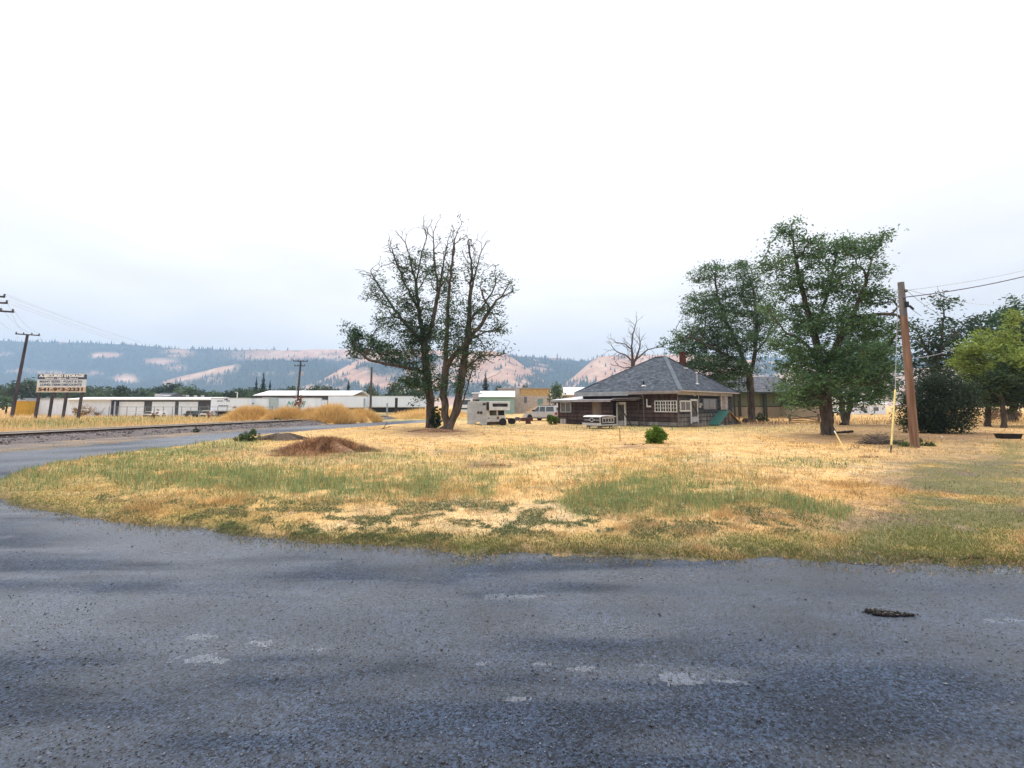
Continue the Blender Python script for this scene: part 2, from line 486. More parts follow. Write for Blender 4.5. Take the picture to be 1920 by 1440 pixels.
# the road: a wet chip-seal sheet
PUDDLES = [(372, 1194, 24, 5), (384, 1236, 36, 7), (488, 1206, 20, 4), (597, 1216, 14, 3), (932, 1117, 24, 4), (985, 1118, 30, 3), (1088, 1254, 22, 5), (1275, 1270, 36, 10),
           (1362, 1275, 30, 5), (1210, 1241, 20, 4), (1880, 1163, 36, 4), (1885, 1070, 44, 6), (910, 1242, 20, 3), (1015, 1246, 18, 4), (975, 1312, 22, 4), (1040, 1040, 26, 4)]
SHEEN = [(60, 1150, 110, 26, 1), (1150, 1180, 120, 14, 1), (1230, 1080, 190, 13, 1), (1860, 1070, 110, 16, .9), (300, 1030, 220, 18, .7), (1100, 1120, 150, 9, .8), (1450, 1090, 200, 22, .6), (1700, 1130, 160, 16, .6), (700, 1120, 160, 18, .7),
         (1250, 1262, 170, 13, .8), (430, 1215, 150, 16, .6)]
rx, ry, rq = grid(axis(-7, 8, .06, -62, 42), axis(1.3, 8, .05, -26, 64))
rsd = poly_sd(rx, ry, road_poly)
rpx, rpy = proj(rx, np.maximum(ry, .3), np.zeros_like(rx))
wet = np.where(ry > .5, ell(rpx, rpy, [(a, b, c * 1.3, d * 1.3, 1) for a, b, c, d in PUDDLES]), 0)
band = np.clip(sstep(.40, .64, fbm(rx * .30, ry * 1.7, .70, 5)) * .75 + .5 * sstep(.45, .7, fbm(rx * .5 + 9, ry * 2.6, 1.3, 4)), 0, 1)
band = np.maximum(band, (1 - sstep(.15, 1.3, -rsd)) * (ry < 9) * sstep(.30, .6, fbm(rx * .6, ry * 1.4, .9, 4)))
band = np.clip(band * .8 + np.where(ry > .5, ell(rpx, rpy, SHEEN), 0) * .75, 0, 1)
wcol = np.stack([wet, band, sstep(.05, .9, -rsd)], 1)
def road_material():
    m = bpy.data.materials.new('wet_chip_seal'); m.use_nodes = True
    t = m.node_tree; N = t.nodes.new; b = t.nodes['Principled BSDF']
    a = N('ShaderNodeAttribute'); a.attribute_name = 'tone'
    sp = N('ShaderNodeSeparateColor'); t.links.new(a.outputs['Color'], sp.inputs[0])
    tcn = N('ShaderNodeTexCoord')
    v = N('ShaderNodeTexVoronoi'); v.inputs['Scale'].default_value = 74
    t.links.new(tcn.outputs['Object'], v.inputs['Vector'])
    vs = N('ShaderNodeSeparateColor'); t.links.new(v.outputs['Color'], vs.inputs[0])
    n = N('ShaderNodeTexNoise'); n.inputs['Scale'].default_value = 1.3; n.inputs['Detail'].default_value = 7
    t.links.new(tcn.outputs['Object'], n.inputs['Vector'])
    nf = N('ShaderNodeTexNoise'); nf.inputs['Scale'].default_value = 34; nf.inputs['Detail'].default_value = 6; nf.inputs['Roughness'].default_value = .7
    t.links.new(tcn.outputs['Object'], nf.inputs['Vector'])
    # stone tone
    r1 = N('ShaderNodeMapRange'); r1.inputs['To Min'].default_value = .2; r1.inputs['To Max'].default_value = 2.0
    t.links.new(vs.outputs[0], r1.inputs['Value'])
    r2 = N('ShaderNodeMapRange'); r2.inputs['From Min'].default_value = .25; r2.inputs['From Max'].default_value = .75
    r2.inputs['To Min'].default_value = .40; r2.inputs['To Max'].default_value = 1.6
    t.links.new(nf.outputs['Fac'], r2.inputs['Value'])
    m1 = N('ShaderNodeMath'); m1.operation = 'MULTIPLY'; t.links.new(r1.outputs[0], m1.inputs[0]); t.links.new(r2.outputs[0], m1.inputs[1])
    m2 = N('ShaderNodeMapRange'); m2.inputs['From Min'].default_value = .3; m2.inputs['From Max'].default_value = .7
    m2.inputs['To Min'].default_value = .62; m2.inputs['To Max'].default_value = 1.4
    t.links.new(n.outputs['Fac'], m2.inputs['Value'])
    m3 = N('ShaderNodeMath'); m3.operation = 'MULTIPLY'; t.links.new(m1.outputs[0], m3.inputs[0]); t.links.new(m2.outputs[0], m3.inputs[1])
    sc = N('ShaderNodeVectorMath'); sc.operation = 'SCALE'; sc.inputs[0].default_value = (.025, .038, .064)
    t.links.new(m3.outputs[0], sc.inputs['Scale'])
    t.links.new(sc.outputs[0], b.inputs['Base Color'])
    # standing water where the puddle field beats a fine noise
    pd = N('ShaderNodeMath'); pd.operation = 'ADD'
    pn = N('ShaderNodeMapRange'); pn.inputs['From Min'].default_value = .3; pn.inputs['From Max'].default_value = .7
    pn.inputs['To Min'].default_value = -.42; pn.inputs['To Max'].default_value = .42
    t.links.new(nf.outputs['Fac'], pn.inputs['Value'])
    nb = N('ShaderNodeTexNoise'); nb.inputs['Scale'].default_value = 11; nb.inputs['Detail'].default_value = 3
    t.links.new(tcn.outputs['Object'], nb.inputs['Vector'])
    pb = N('ShaderNodeMapRange'); pb.inputs['From Min'].default_value = .3; pb.inputs['From Max'].default_value = .7
    pb.inputs['To Min'].default_value = -.55; pb.inputs['To Max'].default_value = .40
    t.links.new(nb.outputs['Fac'], pb.inputs['Value'])
    pa = N('ShaderNodeMath'); pa.operation = 'ADD'; t.links.new(pn.outputs[0], pa.inputs[0]); t.links.new(pb.outputs[0], pa.inputs[1])
    t.links.new(sp.outputs[0], pd.inputs[0]); t.links.new(pa.outputs[0], pd.inputs[1])
    pm = N('ShaderNodeMapRange'); pm.inputs['From Min'].default_value = .40; pm.inputs['From Max'].default_value = .85
    t.links.new(pd.outputs[0], pm.inputs['Value'])
    # damp film in broad bands
    fl = N('ShaderNodeMapRange'); fl.inputs['From Min'].default_value = .0; fl.inputs['From Max'].default_value = 1.0
    fl.inputs['To Min'].default_value = .66; fl.inputs['To Max'].default_value = .27
    t.links.new(sp.outputs[1], fl.inputs['Value'])
    ro = N('ShaderNodeMix'); ro.data_type = 'FLOAT'
    t.links.new(pm.outputs[0], ro.inputs['Factor']); t.links.new(fl.outputs[0], ro.inputs['A']); ro.inputs['B'].default_value = .035
    t.links.new(ro.outputs['Result'], b.inputs['Roughness'])
    b.inputs['Specular IOR Level'].default_value = .62; b.inputs['IOR'].default_value = 1.6
    s1 = N('ShaderNodeMapRange'); s1.inputs['To Min'].default_value = .22; s1.inputs['To Max'].default_value = .95
    t.links.new(sp.outputs[1], s1.inputs['Value'])
    s2 = N('ShaderNodeMix'); s2.data_type = 'FLOAT'; s2.inputs['B'].default_value = 1.0
    t.links.new(pm.outputs[0], s2.inputs['Factor']); t.links.new(s1.outputs[0], s2.inputs['A']); t.links.new(s2.outputs['Result'], b.inputs['Specular IOR Level'])
    # relief, drowned under the puddles
    bs = N('ShaderNodeMapRange'); bs.inputs['To Min'].default_value = 1.0; bs.inputs['To Max'].default_value = .05
    t.links.new(pm.outputs[0], bs.inputs['Value'])
    ht = N('ShaderNodeMath'); ht.operation = 'ADD'
    vd = N('ShaderNodeMath'); vd.operation = 'MULTIPLY'; vd.inputs[1].default_value = -.7; t.links.new(v.outputs['Distance'], vd.inputs[0])
    t.links.new(vd.outputs[0], ht.inputs[0]); t.links.new(vs.outputs[1], ht.inputs[1])
    h2 = N('ShaderNodeMath'); h2.operation = 'ADD'; t.links.new(ht.outputs[0], h2.inputs[0]); t.links.new(nf.outputs['Fac'], h2.inputs[1])
    bp = N('ShaderNodeBump'); bp.inputs['Distance'].default_value = .013
    bw_ = N('ShaderNodeMapRange'); bw_.inputs['To Min'].default_value = 1.0; bw_.inputs['To Max'].default_value = 1.0
    t.links.new(sp.outputs[1], bw_.inputs['Value'])
    bm = N('ShaderNodeMath'); bm.operation = 'MULTIPLY'; t.links.new(bs.outputs[0], bm.inputs[0]); t.links.new(bw_.outputs[0], bm.inputs[1])
    t.links.new(h2.outputs[0], bp.inputs['Height']); t.links.new(bm.outputs[0], bp.inputs['Strength'])
    t.links.new(bp.outputs[0], b.inputs['Normal'])
    return m
road = link('road', raw_mesh('road', np.stack([rx, ry, -.004 + (fbm(rx, ry, .5, 3) - .5) * .02 + (rsd > 0) * -.04], 1), 4, wcol, road_material(), rq, smooth=True))
tag(road, 'wet dark chip seal road bending away on the left', kind='structure')

# dark pothole patch and loose chips
def lump(name, cx, cy, rx_, ry_, h, mat, n=28, label=None, cat=None, kind=None, rough=.5, seed=0):
    r = np.random.default_rng(seed)
    vs, fs = [(cx, cy, h)], []
    rings = 5
    ph = r.random(8) * 6.28
    for j in range(1, rings + 1):
        q = j / rings
        for k in range(n):
            a = 2 * math.pi * k / n
            w = 1 + rough * .35 * (math.sin(3 * a + ph[0]) + .7 * math.sin(5 * a + ph[1]) + .5 * math.sin(9 * a + ph[2])) * q + r.normal(0, .05 * rough) * q
            z = h * (1 - q ** 1.6) + r.normal(0, .10 * h * rough) * (1 - q) - (.03 if j == rings else 0)
            vs.append((cx + math.cos(a) * rx_ * q * w, cy + math.sin(a) * ry_ * q * w, z))
    for k in range(n): fs.append((0, 1 + k, 1 + (k + 1) % n))
    for j in range(rings - 1):
        for k in range(n):
            a, b_ = 1 + j * n + k, 1 + j * n + (k + 1) % n
            fs.append((a, a + n, b_ + n, b_))
    o = MB().add(vs, fs).build(name, mat, smooth=True)
    return tag(o, label, cat, kind=kind)

c = P(1665, 1152)
m_tar = M('crumbled_tar', (.016, .014, .014), rough=.75, var=.7, scale=60, bump=1, bscale=90)
TARC = c

def stones(name, pts, size, mat, label, cols=None):
    """angular stones, one loose mass"""
    n = len(pts)
    base = np.array([(1, 0, 0), (-1, 0, 0), (0, 1, 0), (0, -1, 0), (0, 0, 1), (0, 0, -1)], float)
    fs = np.array([(0, 2, 4), (2, 1, 4), (1, 3, 4), (3, 0, 4), (2, 0, 5), (1, 2, 5), (3, 1, 5), (0, 3, 5)])
    sc = size[:, None] * rng.uniform(.55, 1.25, (n, 3)) * np.array((1, 1, .7))
    an = rng.random(n) * 6.28
    v = base[None] * sc[:, None, :] + rng.normal(0, .12, (n, 6, 3)) * size[:, None, None]
    x = v[..., 0] * np.cos(an)[:, None] - v[..., 1] * np.sin(an)[:, None]
    y = v[..., 0] * np.sin(an)[:, None] + v[..., 1] * np.cos(an)[:, None]
    v = np.stack([x, y, v[..., 2]], -1) + pts[:, None, :]
    idx = (fs[None] + 6 * np.arange(n)[:, None, None]).reshape(-1, 3)
    cc = None if cols is None else np.repeat(cols, 6, 0)
    o = link(name, raw_mesh(name, v.reshape(-1, 3), 3, cc, mat, idx))
    return tag(o, label, kind='stuff')

tp = thing('tar_patch', 'dark crumbled tar patch in the wet road', 'patch', (TARC.x, TARC.y, 0))
n = 800
ta = rng.random(n) * 6.28; tr_ = np.sqrt(rng.random(n)) * (1 + .25 * np.sin(ta * 3 + 1) + .18 * np.sin(ta * 7))
tpx, tpy = np.cos(ta) * tr_ * .16 + rng.normal(0, .014, n), np.sin(ta) * tr_ * .055 * (1 + .5 * np.cos(ta * .5)) + np.cos(ta) * tr_ * -.03
crumbs = stones('crumbs', np.stack([tpx, tpy, rng.uniform(-.002, .012, n)], 1), rng.uniform(.005, .013, n), m_tar, None)
crumbs.parent = tp
dr = np.where(rng.random(n) < .05)[0][:60]
lit = stones('pale_crumbs', np.stack([tpx[dr] + .03, tpy[dr], np.full(len(dr), .012)], 1), np.full(len(dr), .006), M('pale_grit', (.25, .2, .17), rough=.8), None); lit.parent = tp
n = 26000
spx, spy = rng.uniform(-150, 2070, n), rng.uniform(935, 1460, n)
dxs, dys, dzs = ray(spx, spy)
tt = -EYE / dzs
sx_, sy_ = dxs * tt, dys * tt
ssd = poly_sd(sx_, sy_, road_poly)
keep = (ssd < .28) & (rng.random(n) < np.where(ssd > -.7, 1, .55))
sx_, sy_, ssd = sx_[keep], sy_[keep], ssd[keep]
sz = rng.uniform(.003, .0075, len(sx_)) * np.where(rng.random(len(sx_)) < .04, 1.9, 1)
tone = np.array((.075, .08, .098))[None] * rng.choice([.3, .5, 1, 1.7, 2.6], len(sx_), p=[.3, .25, .25, .15, .05])[:, None]
m_chip = M('wet_stone_chips', (.08, .08, .1), rough=.42, attr='tone', var=.2, scale=30, spec=.5)
stones('loose_chippings', np.stack([sx_, sy_, np.where(ssd > 0, .008, .001)], 1), sz, m_chip, 'loose dark stone chippings on the wet road', tone)

n = 60000
gpx, gpy = rng.uniform(-250, 2350, n), rng.uniform(930, 1078, n)
dxs, dys, dzs = ray(gpx, gpy); tt = -EYE / dzs
gvx, gvy = dxs * tt, dys * tt
gvs = poly_sd(gvx, gvy, road_poly)
keep = (gvs > -.25) & (gvs < .45) & (rng.random(n) < .8 * np.exp(-np.abs(gvs) / .14) * sstep(.38, .55, fbm(gvx + 60, gvy, 1.3, 3)))
gvx, gvy, gvs = gvx[keep], gvy[keep], gvs[keep]
stones('verge_gravel', np.stack([gvx, gvy, np.maximum(ground_h(gvx, gvy, gvs), 0) + .002], 1), rng.uniform(.005, .013, len(gvx)), m_chip, 'grey gravel scattered along the road edge',
       np.array((.13, .135, .155))[None] * rng.uniform(.35, 1.9, len(gvx))[:, None])

# railway bed and rails
def track_pt(s, off, z):
    q = trk0 + tdir * s + tnor * off
    return (q.x, q.y, z)
ss = np.arange(-40, 210, .5)
prof = [(-2.15, -.06), (-1.75, .10), (-1.35, .22), (-1.0, .29), (-.5, .31), (.7, .31), (1.9, .31), (2.5, .28), (3.2, .1), (3.9, -.06)]
V = []
for s in ss:
    for o_, z_ in prof:
        V.append(track_pt(s, o_ + random.gauss(0, .06), z_ + random.gauss(0, .022)))
V = np.array(V); k = len(prof); i = np.arange(len(ss) * k).reshape(len(ss), k)
q = np.stack([i[:-1, :-1], i[:-1, 1:], i[1:, 1:], i[1:, :-1]], -1).reshape(-1, 4)
m_bal = M('ballast', (.085, .070, .070), rough=.9, var=.65, scale=16, bump=1, bscale=24, col2=(.19, .165, .158), detail=8)
bed = link('ballast_bed', raw_mesh('ballast_bed', V, 4, None, m_bal, q))
tag(bed, 'grey brown crushed stone bed under the railway track', kind='structure')
n = 9000
s_ = rng.uniform(10, 110, n); o_ = rng.uniform(-2.2, .1, n)
zz = np.interp(o_, [p[0] for p in prof], [p[1] for p in prof])
pts = np.stack([trk0.x + tdir.x * s_ + tnor.x * o_, trk0.y + tdir.y * s_ + tnor.y * o_, zz + .01], 1)
stones('ballast_stones', pts, rng.uniform(.025, .06, n), M('ballast_stone', (.2, .17, .17), rough=.9, attr='tone', spec=.2), 'loose grey ballast stones beside the rail',
       np.array((.15, .13, .128))[None] * rng.uniform(.4, 1.6, n)[:, None])
trk = thing('railway_track', 'single railway track on a low stone bed behind the road', 'railway track')
m_rail = M('rusty_rail', (.055, .032, .026), rough=.7, var=.4, scale=3, metal=.2)
m_shine = M('painted_rail_shine', (.66, .59, .50), rough=.55, metal=.0, var=.12, scale=2)  # shine of the rail head painted as matt cream
m_tie = M('old_tie', (.07, .055, .048), rough=.9, var=.5, scale=6, bump=.6)
for off in (0, 1.5):
    b_ = MB(); h_ = MB()
    for s0 in np.arange(-40, 210, 10):
        for a_, w_, z0, z1, mb in ((0, .14, .345, .365, b_), (0, .022, .365, RAIL_Z - .04, b_), (0, .078, RAIL_Z - .04, RAIL_Z + .004, h_)):
            mb.bar(track_pt(s0, off, (z0 + z1) / 2), track_pt(s0 + 10, off, (z0 + z1) / 2), w_, z1 - z0)
    rl = b_.build('rail', m_rail, trk); h_.build('rail_head', m_shine, rl)
tie = MB().box(-.11, .11, -.5, 2.0, .17, .342).mesh('tie', m_tie)
for s0 in np.arange(24, 120, .55):
    o = link('tie', tie, trk); o.location = track_pt(s0, 0, random.uniform(-.012, .008)); o.rotation_euler = (0, 0, math.atan2(tdir.y, tdir.x))

# ================================================================ GRASS
def blades(n, base, h, w, lean, az, cols, tipcol=None, curve=None):
    """one tapered blade per row"""
    dx, dy = np.cos(az), np.sin(az)
    tip = base + np.stack([dx * np.sin(lean) * h, dy * np.sin(lean) * h, np.cos(lean) * h], 1)
    fz = rng.random(n) * 6.28
    sx, sy = np.cos(fz) * w / 2, np.sin(fz) * w / 2
    off = np.stack([sx, sy, np.zeros(n)], 1)
    v = np.stack([base - off, base + off, tip], 1).reshape(-1, 3)
    c = np.repeat(cols, 3, 0)
    if tipcol is not None: c[2::3] = tipcol
    return v, c

def px_points(n, x0, x1, y0, y1):
    px, py = rng.uniform(x0, x1, n), rng.uniform(y0, y1, n)
    dx, dy, dz = ray(px, py)
    t = -EYE / dz
    return dx * t, dy * t

m_blade = M('grass_blade', (.3, .25, .1), rough=.8, attr='tone', spec=.15, trans=.42)
NG = 680000
x, y = px_points(NG, -330, 2400, 763.5, 1076)
sd = poly_sd(x, y, road_poly)
td = track_d(x, y)
ok = (sd > -.06) & ((poly_sd(x, y, GRAV) > .1) | (rng.random(len(x)) < .05)) & ~((td > -2.0) & (td < 3.0) & (x < 12)) & (np.hypot(x, y) < 260)
x, y, sd, td = x[ok], y[ok], sd[ok], td[ok]
px, py, tall, moss, brown, pale, grey, mat_, n1, n2 = plan(x, y)
n = len(x)
u = rng.random(n)
dist = np.hypot(x, y)
edge = np.exp(-np.clip(sd, 0, 9) / .5) * (py > 860)
kind = np.zeros(n, int)                                     # 0 dry, 1 tall weed, 2 mat, 3 moss grass, 4 brown litter and painted tree shade
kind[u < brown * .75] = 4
kind[u < moss * .88 + edge * .75] = 3
kind[u < mat_ * .7] = 2
kind[(u < tall * .84)] = 1
sparse = (kind == 0) & (rng.random(n) < np.clip(pale * .3 + grey * .85 + brown * .3 + .55 * sstep(.50, .64, fbm(x, y, 2.4, 4)), 0, .93))
farside = (td > 2.5) & (x < 14)
h = rng.uniform(.025, .085, n); w = np.clip(dist * .0011, .006, .05); lean = rng.uniform(.5, 1.45, n)
gt = sstep(.35, .7, fbm(x, y, .5, 3)); h *= .7 + .8 * gt
tf = sstep(.50, .62, fbm(x, y, 3.1, 2)); h *= 1 + .5 * tf; lean *= 1 - .35 * tf
c = lerp(np.broadcast_to(C_DRY, (n, 3)), C_PALE * 1.12, rng.random(n) * (.35 + .65 * pale))
c = lerp(c, C_GOLD, sstep(.42, .7, n2) * .7 * rng.random(n))
c = c * rng.uniform(.55, 1.3, n)[:, None] * (1 - .26 * tf)[:, None]
k = kind == 1
h[k] = rng.uniform(.07, .25, k.sum()) * (.55 + .6 * n1[k]); lean[k] = np.abs(rng.normal(0, .38, k.sum())); w[k] = np.clip(dist[k] * .0009, .005, .03)
c[k] = C_GRN[None] * rng.uniform(.6, 1.7, k.sum())[:, None] * np.array((1.05, 1.05, 1.0))
yl = k & (rng.random(n) < .20); c[yl] = C_DRY * rng.uniform(.6, 1.1, yl.sum())[:, None]
k = kind == 2
h[k] = rng.uniform(.02, .05, k.sum()); lean[k] = rng.uniform(.5, 1.55, k.sum()); w[k] = rng.uniform(.012, .024, k.sum())
c[k] = C_MAT[None] * rng.uniform(.5, 1.6, k.sum())[:, None]
k = kind == 3
h[k] = rng.uniform(.02, .055, k.sum()); w[k] = rng.uniform(.006, .012, k.sum()); lean[k] = rng.uniform(.1, 1.3, k.sum())
c[k] = lerp(C_MOSS[None] * rng.uniform(.55, 1.35, k.sum())[:, None], C_GRN * .8, rng.random(k.sum()) * .6)
k = kind == 4
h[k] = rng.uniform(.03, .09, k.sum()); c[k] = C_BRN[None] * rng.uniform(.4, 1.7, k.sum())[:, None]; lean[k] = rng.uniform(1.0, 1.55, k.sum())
# beyond the track the grass stands uncut
k = farside
h[k] = rng.uniform(.25, .62, k.sum()); lean[k] = np.abs(rng.normal(0, .42, k.sum())); w[k] = np.clip(dist[k] * .0012, .012, .10)
fg = k & (kind == 1); h[fg] *= .75
pl_ = k & (kind != 1); c[pl_] = lerp(c[pl_], C_PALE * rng.uniform(.6, 1.15, pl_.sum())[:, None], .65 * sstep(.35, .6, fbm(x[pl_], y[pl_], .12, 3)))
# uncut strip before the green house and round its fence
k = (px > 1380) & (py < 797) & (kind != 1)
h[k] = rng.uniform(.15, .5, k.sum()); lean[k] = np.abs(rng.normal(0, .4, k.sum()))
keep = ~sparse
gzv = ground_h(x, y, sd)
base = np.stack([x, y, gzv - .006], 1)
v, cc = blades(keep.sum(), base[keep], h[keep], w[keep], lean[keep], rng.random(keep.sum()) * 6.28, c[keep])
tag(link('dry_grass', raw_mesh('dry_grass', v, 3, cc, m_blade)), 'short dry yellow grass and low green weeds over the lot', kind='stuff')

# flat knotweed mats
x, y = px_points(240000, -60, 1660, 922, 1020)
sd = poly_sd(x, y, road_poly)
mt_ = plan(x, y)[7]
ok = (mt_ > .25) & (sd > .1) & (rng.random(len(x)) < mt_ * .55)
x, y, sd = x[ok], y[ok], sd[ok]; n = len(x)
v, cc = blades(n, np.stack([x, y, ground_h(x, y, sd) + rng.uniform(.0, .02, n)], 1), rng.uniform(.02, .045, n), rng.uniform(.012, .024, n), rng.uniform(.7, 1.6, n), rng.random(n) * 6.28, lerp(C_MAT[None] * rng.uniform(.4, 1.5, (n, 1)), C_MOSS, .5 * rng.random(n) ** 2))
tag(link('knotweed_mats', raw_mesh('knotweed_mats', v, 3, cc, m_blade)), 'flat dark green mats of weed along the front of the lot', kind='stuff')

# ragged verge: short growth and debris creeping over the edge of the seal
x, y = px_points(180000, -250, 2350, 930, 1078)
sd = poly_sd(x, y, road_poly)
edn = fbm(x, y, 1.8, 4)
ok = (sd < .5) & (sd > -.42) & (rng.random(len(x)) < np.exp(-np.abs(sd - .05) / .16) * 1.6 * sstep(.36, .58, edn + .10 * (sd > 0)))
x, y, sd, edn = x[ok], y[ok], sd[ok], edn[ok]; n = len(x)
tn = np.where((rng.random(n) < .62)[:, None], lerp(C_MOSS, C_GRN * .75, rng.random(n)), np.where((rng.random(n) < .5)[:, None], C_BRN * 1.4, C_DRY * .75)) * rng.uniform(.5, 1.3, (n, 1))
v, cc = blades(n, np.stack([x, y, np.maximum(ground_h(x, y, sd), -.004)], 1), rng.uniform(.015, .055, n), rng.uniform(.006, .014, n), rng.uniform(.1, 1.5, n), rng.random(n) * 6.28, tn)
tag(link('verge_moss', raw_mesh('verge_moss', v, 3, cc, m_blade)), 'short moss and litter along the ragged road edge', kind='stuff')

# taller feathery weeds, several stalks to a plant
def weed_field(n_pl, L, hmin, hmax, stalks, colr, name, label, spread=.10):
    X, Y = [], []
    x, y = px_points(n_pl, -60, 2000, 770, 1030)
    sd = poly_sd(x, y, road_poly); px, py = proj(x, y, np.zeros_like(x))
    wgt = ell(px + (fbm(x, y, 1.3, 3) - .5) * 80, py, L)
    ok = (rng.random(n_pl) < wgt * sstep(.40, .56, fbm(x + 5, y * 1.2, 1.9, 4) + .03)) & (sd > .15)
    x, y, sd = x[ok], y[ok], sd[ok]
    m = len(x)
    ph = rng.uniform(hmin, hmax, m)
    V, Cc = [], []
    tone = colr[None] * rng.uniform(.7, 1.35, m)[:, None]
    for s in range(stalks):
        bx = np.stack([x + rng.normal(0, spread * .3, m), y + rng.normal(0, spread * .3, m), np.zeros(m)], 1)
        hh = ph * rng.uniform(.45, 1.0, m)
        a, c_ = blades(m, bx, hh, np.full(m, .009) + np.hypot(x, y) * .0005, np.abs(rng.normal(0, .42, m)), rng.random(m) * 6.28, tone * rng.uniform(.6, 1.5, m)[:, None])
        V.append(a); Cc.append(c_)
        # leaflets along the stalk
        t = rng.uniform(.25, .95, m)[:, None]
        tip = a.reshape(-1, 3, 3)
        mid = (tip[:, 0] + tip[:, 1]) / 2 * (1 - t) + tip[:, 2] * t
        for q in range(2):
            a, c_ = blades(m, mid, rng.uniform(.03, .07, m), np.full(m, .014) + np.hypot(x, y) * .0004, rng.uniform(.4, 1.4, m), rng.random(m) * 6.28, tone * rng.uniform(.7, 1.6, m)[:, None])
            V.append(a); Cc.append(c_)
    o = link(name, raw_mesh(name, np.concatenate(V), 3, np.concatenate(Cc), m_blade))
    return tag(o, label, kind='stuff')
weed_field(9000, [z for z in Z_TALL if z[1] > 860], .12, .30, 6, C_GRN * 1.1, 'green_weeds', 'grey green feathery weeds in a band across the lot')
weed_field(5000, [z for z in Z_TALL if z[1] <= 860], .12, .34, 6, C_GRN * .9, 'verge_weeds', 'green weeds along the road verge and the house foot')
weed_field(5200, [(700, 880, 800, 60, .5), (1250, 890, 420, 60, .5), (1000, 930, 500, 40, .35), (300, 890, 300, 40, .5)], .10, .34, 3, C_DRY * .62, 'dry_stalks', 'thin dry stalks standing over the straw')
weed_field(2600, [(900, 900, 700, 80, .45), (1300, 960, 300, 45, .7), (400, 930, 350, 40, .7), (900, 985, 450, 22, .7)], .05, .16, 5, C_GRN * .62, 'low_weeds', 'small single green weeds scattered in the straw', spread=.2)
rng = np.random.default_rng(2024); random.seed(5)
# ================================================================ TREES
m_bark = M('grey_bark', (.085, .068, .056), rough=.95, var=.45, scale=5, stretch=(1, 1, .25), bump=1, bscale=14, spec=.1)
m_bark_d = M('dark_bark', (.045, .037, .033), rough=.95, var=.45, scale=5, stretch=(1, 1, .25), bump=1, bscale=14, spec=.1)
m_dead = M('bleached_wood', (.11, .092, .082), rough=.95, var=.4, scale=4, stretch=(1, 1, .3), bump=.7, bscale=14, spec=.1)
m_leaf = M('leaf', (.06, .09, .04), rough=.6, attr='tone', spec=.25, trans=.42)
G_LOC = np.array((.036, .076, .034)); G_DARK = np.array((.022, .036, .020)); G_MID = np.array((.055, .088, .032)); G_YEL = np.array((.25, .32, .068)); G_FAR = np.array((.036, .058, .030))

def grow(limbs, att, step, infl, kill, maxit=90, wig=.25, droop=-.10, twig=0.0, tlen=(.9, 2.2), tz=.25):
    pos, par = [], []
    def nearest(p):
        d = np.linalg.norm(np.array(pos) - np.array(p), axis=1); return int(d.argmin())
    for L in limbs:
        cur = nearest(L[0]) if pos else -1
        if cur < 0: pos.append(tuple(L[0])); par.append(-1); cur = 0
        last = Vector(pos[cur])
        for p in L[1:]:
            p = Vector(p); d = p - last; m = max(1, int(d.length / step))
            for i in range(1, m + 1):
                q = last + d * (i / m)
                if i < m: q += Vector(rng.normal(0, step * .10, 3))
                pos.append(tuple(q)); par.append(cur); cur = len(pos) - 1
            last = p
    # side branches springing from the limbs, pointing outwards and up
    if twig:
        H = max(p[2] for p in pos); n0 = len(pos)
        kids = [0] * n0
        for p_ in par:
            if p_ >= 0: kids[p_] += 1
        def shoot(i, d, ln, lev):
            m = max(2, int(ln / (step * .8)))
            for k in range(m):
                d = (d + Vector(rng.normal(0, .16, 3)) + Vector((0, 0, .05))).normalized()
                pos.append(tuple(Vector(pos[i]) + d * (ln / m))); par.append(i); i = len(pos) - 1
                if lev < 2 and k > 0 and rng.random() < .62:
                    s_ = d.cross(Vector(rng.normal(0, 1, 3))).normalized()
                    shoot(i, (d * .75 + s_ * .7).normalized(), ln * rng.uniform(.3, .6), lev + 1)
        for i in range(1, n0):
            if pos[i][2] < H * tz: continue
            end = kids[i] == 0
            for rep in range(2 if end else 1):
                if end or rng.random() < twig:
                    d = (Vector(pos[i]) - Vector(pos[par[i]])).normalized()
                    s_ = d.cross(Vector(rng.normal(0, 1, 3))).normalized()
                    shoot(i, (d * .7 + s_ * (.35 if end else .85)).normalized(), rng.uniform(*tlen), 0)
    A = np.asarray(att, float)
    nd = np.full(len(A), 1e9); ni = np.zeros(len(A), int)
    def upd(i0):
        N = np.array(pos[i0:])
        d = np.linalg.norm(A[:, None, :] - N[None], axis=2)
        j = d.argmin(1); dm = d[np.arange(len(A)), j]
        b = dm < nd; nd[b] = dm[b]; ni[b] = j[b] + i0
    upd(0)
    alive = nd > kill
    for it in range(maxit):
        act = alive & (nd < infl)
        if not act.any(): break
        i0 = len(pos)
        pn = np.array(pos)
        ids = ni[act]
        dv = A[act] - pn[ids]; dv /= np.linalg.norm(dv, axis=1)[:, None] + 1e-9
        for k in np.unique(ids):
            d = dv[ids == k].mean(0) + rng.normal(0, wig, 3); d[2] -= droop
            d /= np.linalg.norm(d) + 1e-9
            pos.append(tuple(pn[k] + d * step)); par.append(int(k))
        if len(pos) > 9000: break
        upd(i0); alive &= nd > kill
    return np.array(pos), np.array(par)

def radii(par, n, e=2.35, rmin=.012, rbase=.3):
    raw = np.zeros(n); ch = [[] for _ in range(n)]
    for i in range(1, n): ch[par[i]].append(i)
    for i in range(n - 1, -1, -1):
        raw[i] = (sum(raw[c] ** e for c in ch[i])) ** (1 / e) if ch[i] else 1.0
    r = rmin + (rbase - rmin) * ((raw - 1) / max(raw[0] - 1, 1e-6)) ** 1.05
    return r, raw, ch

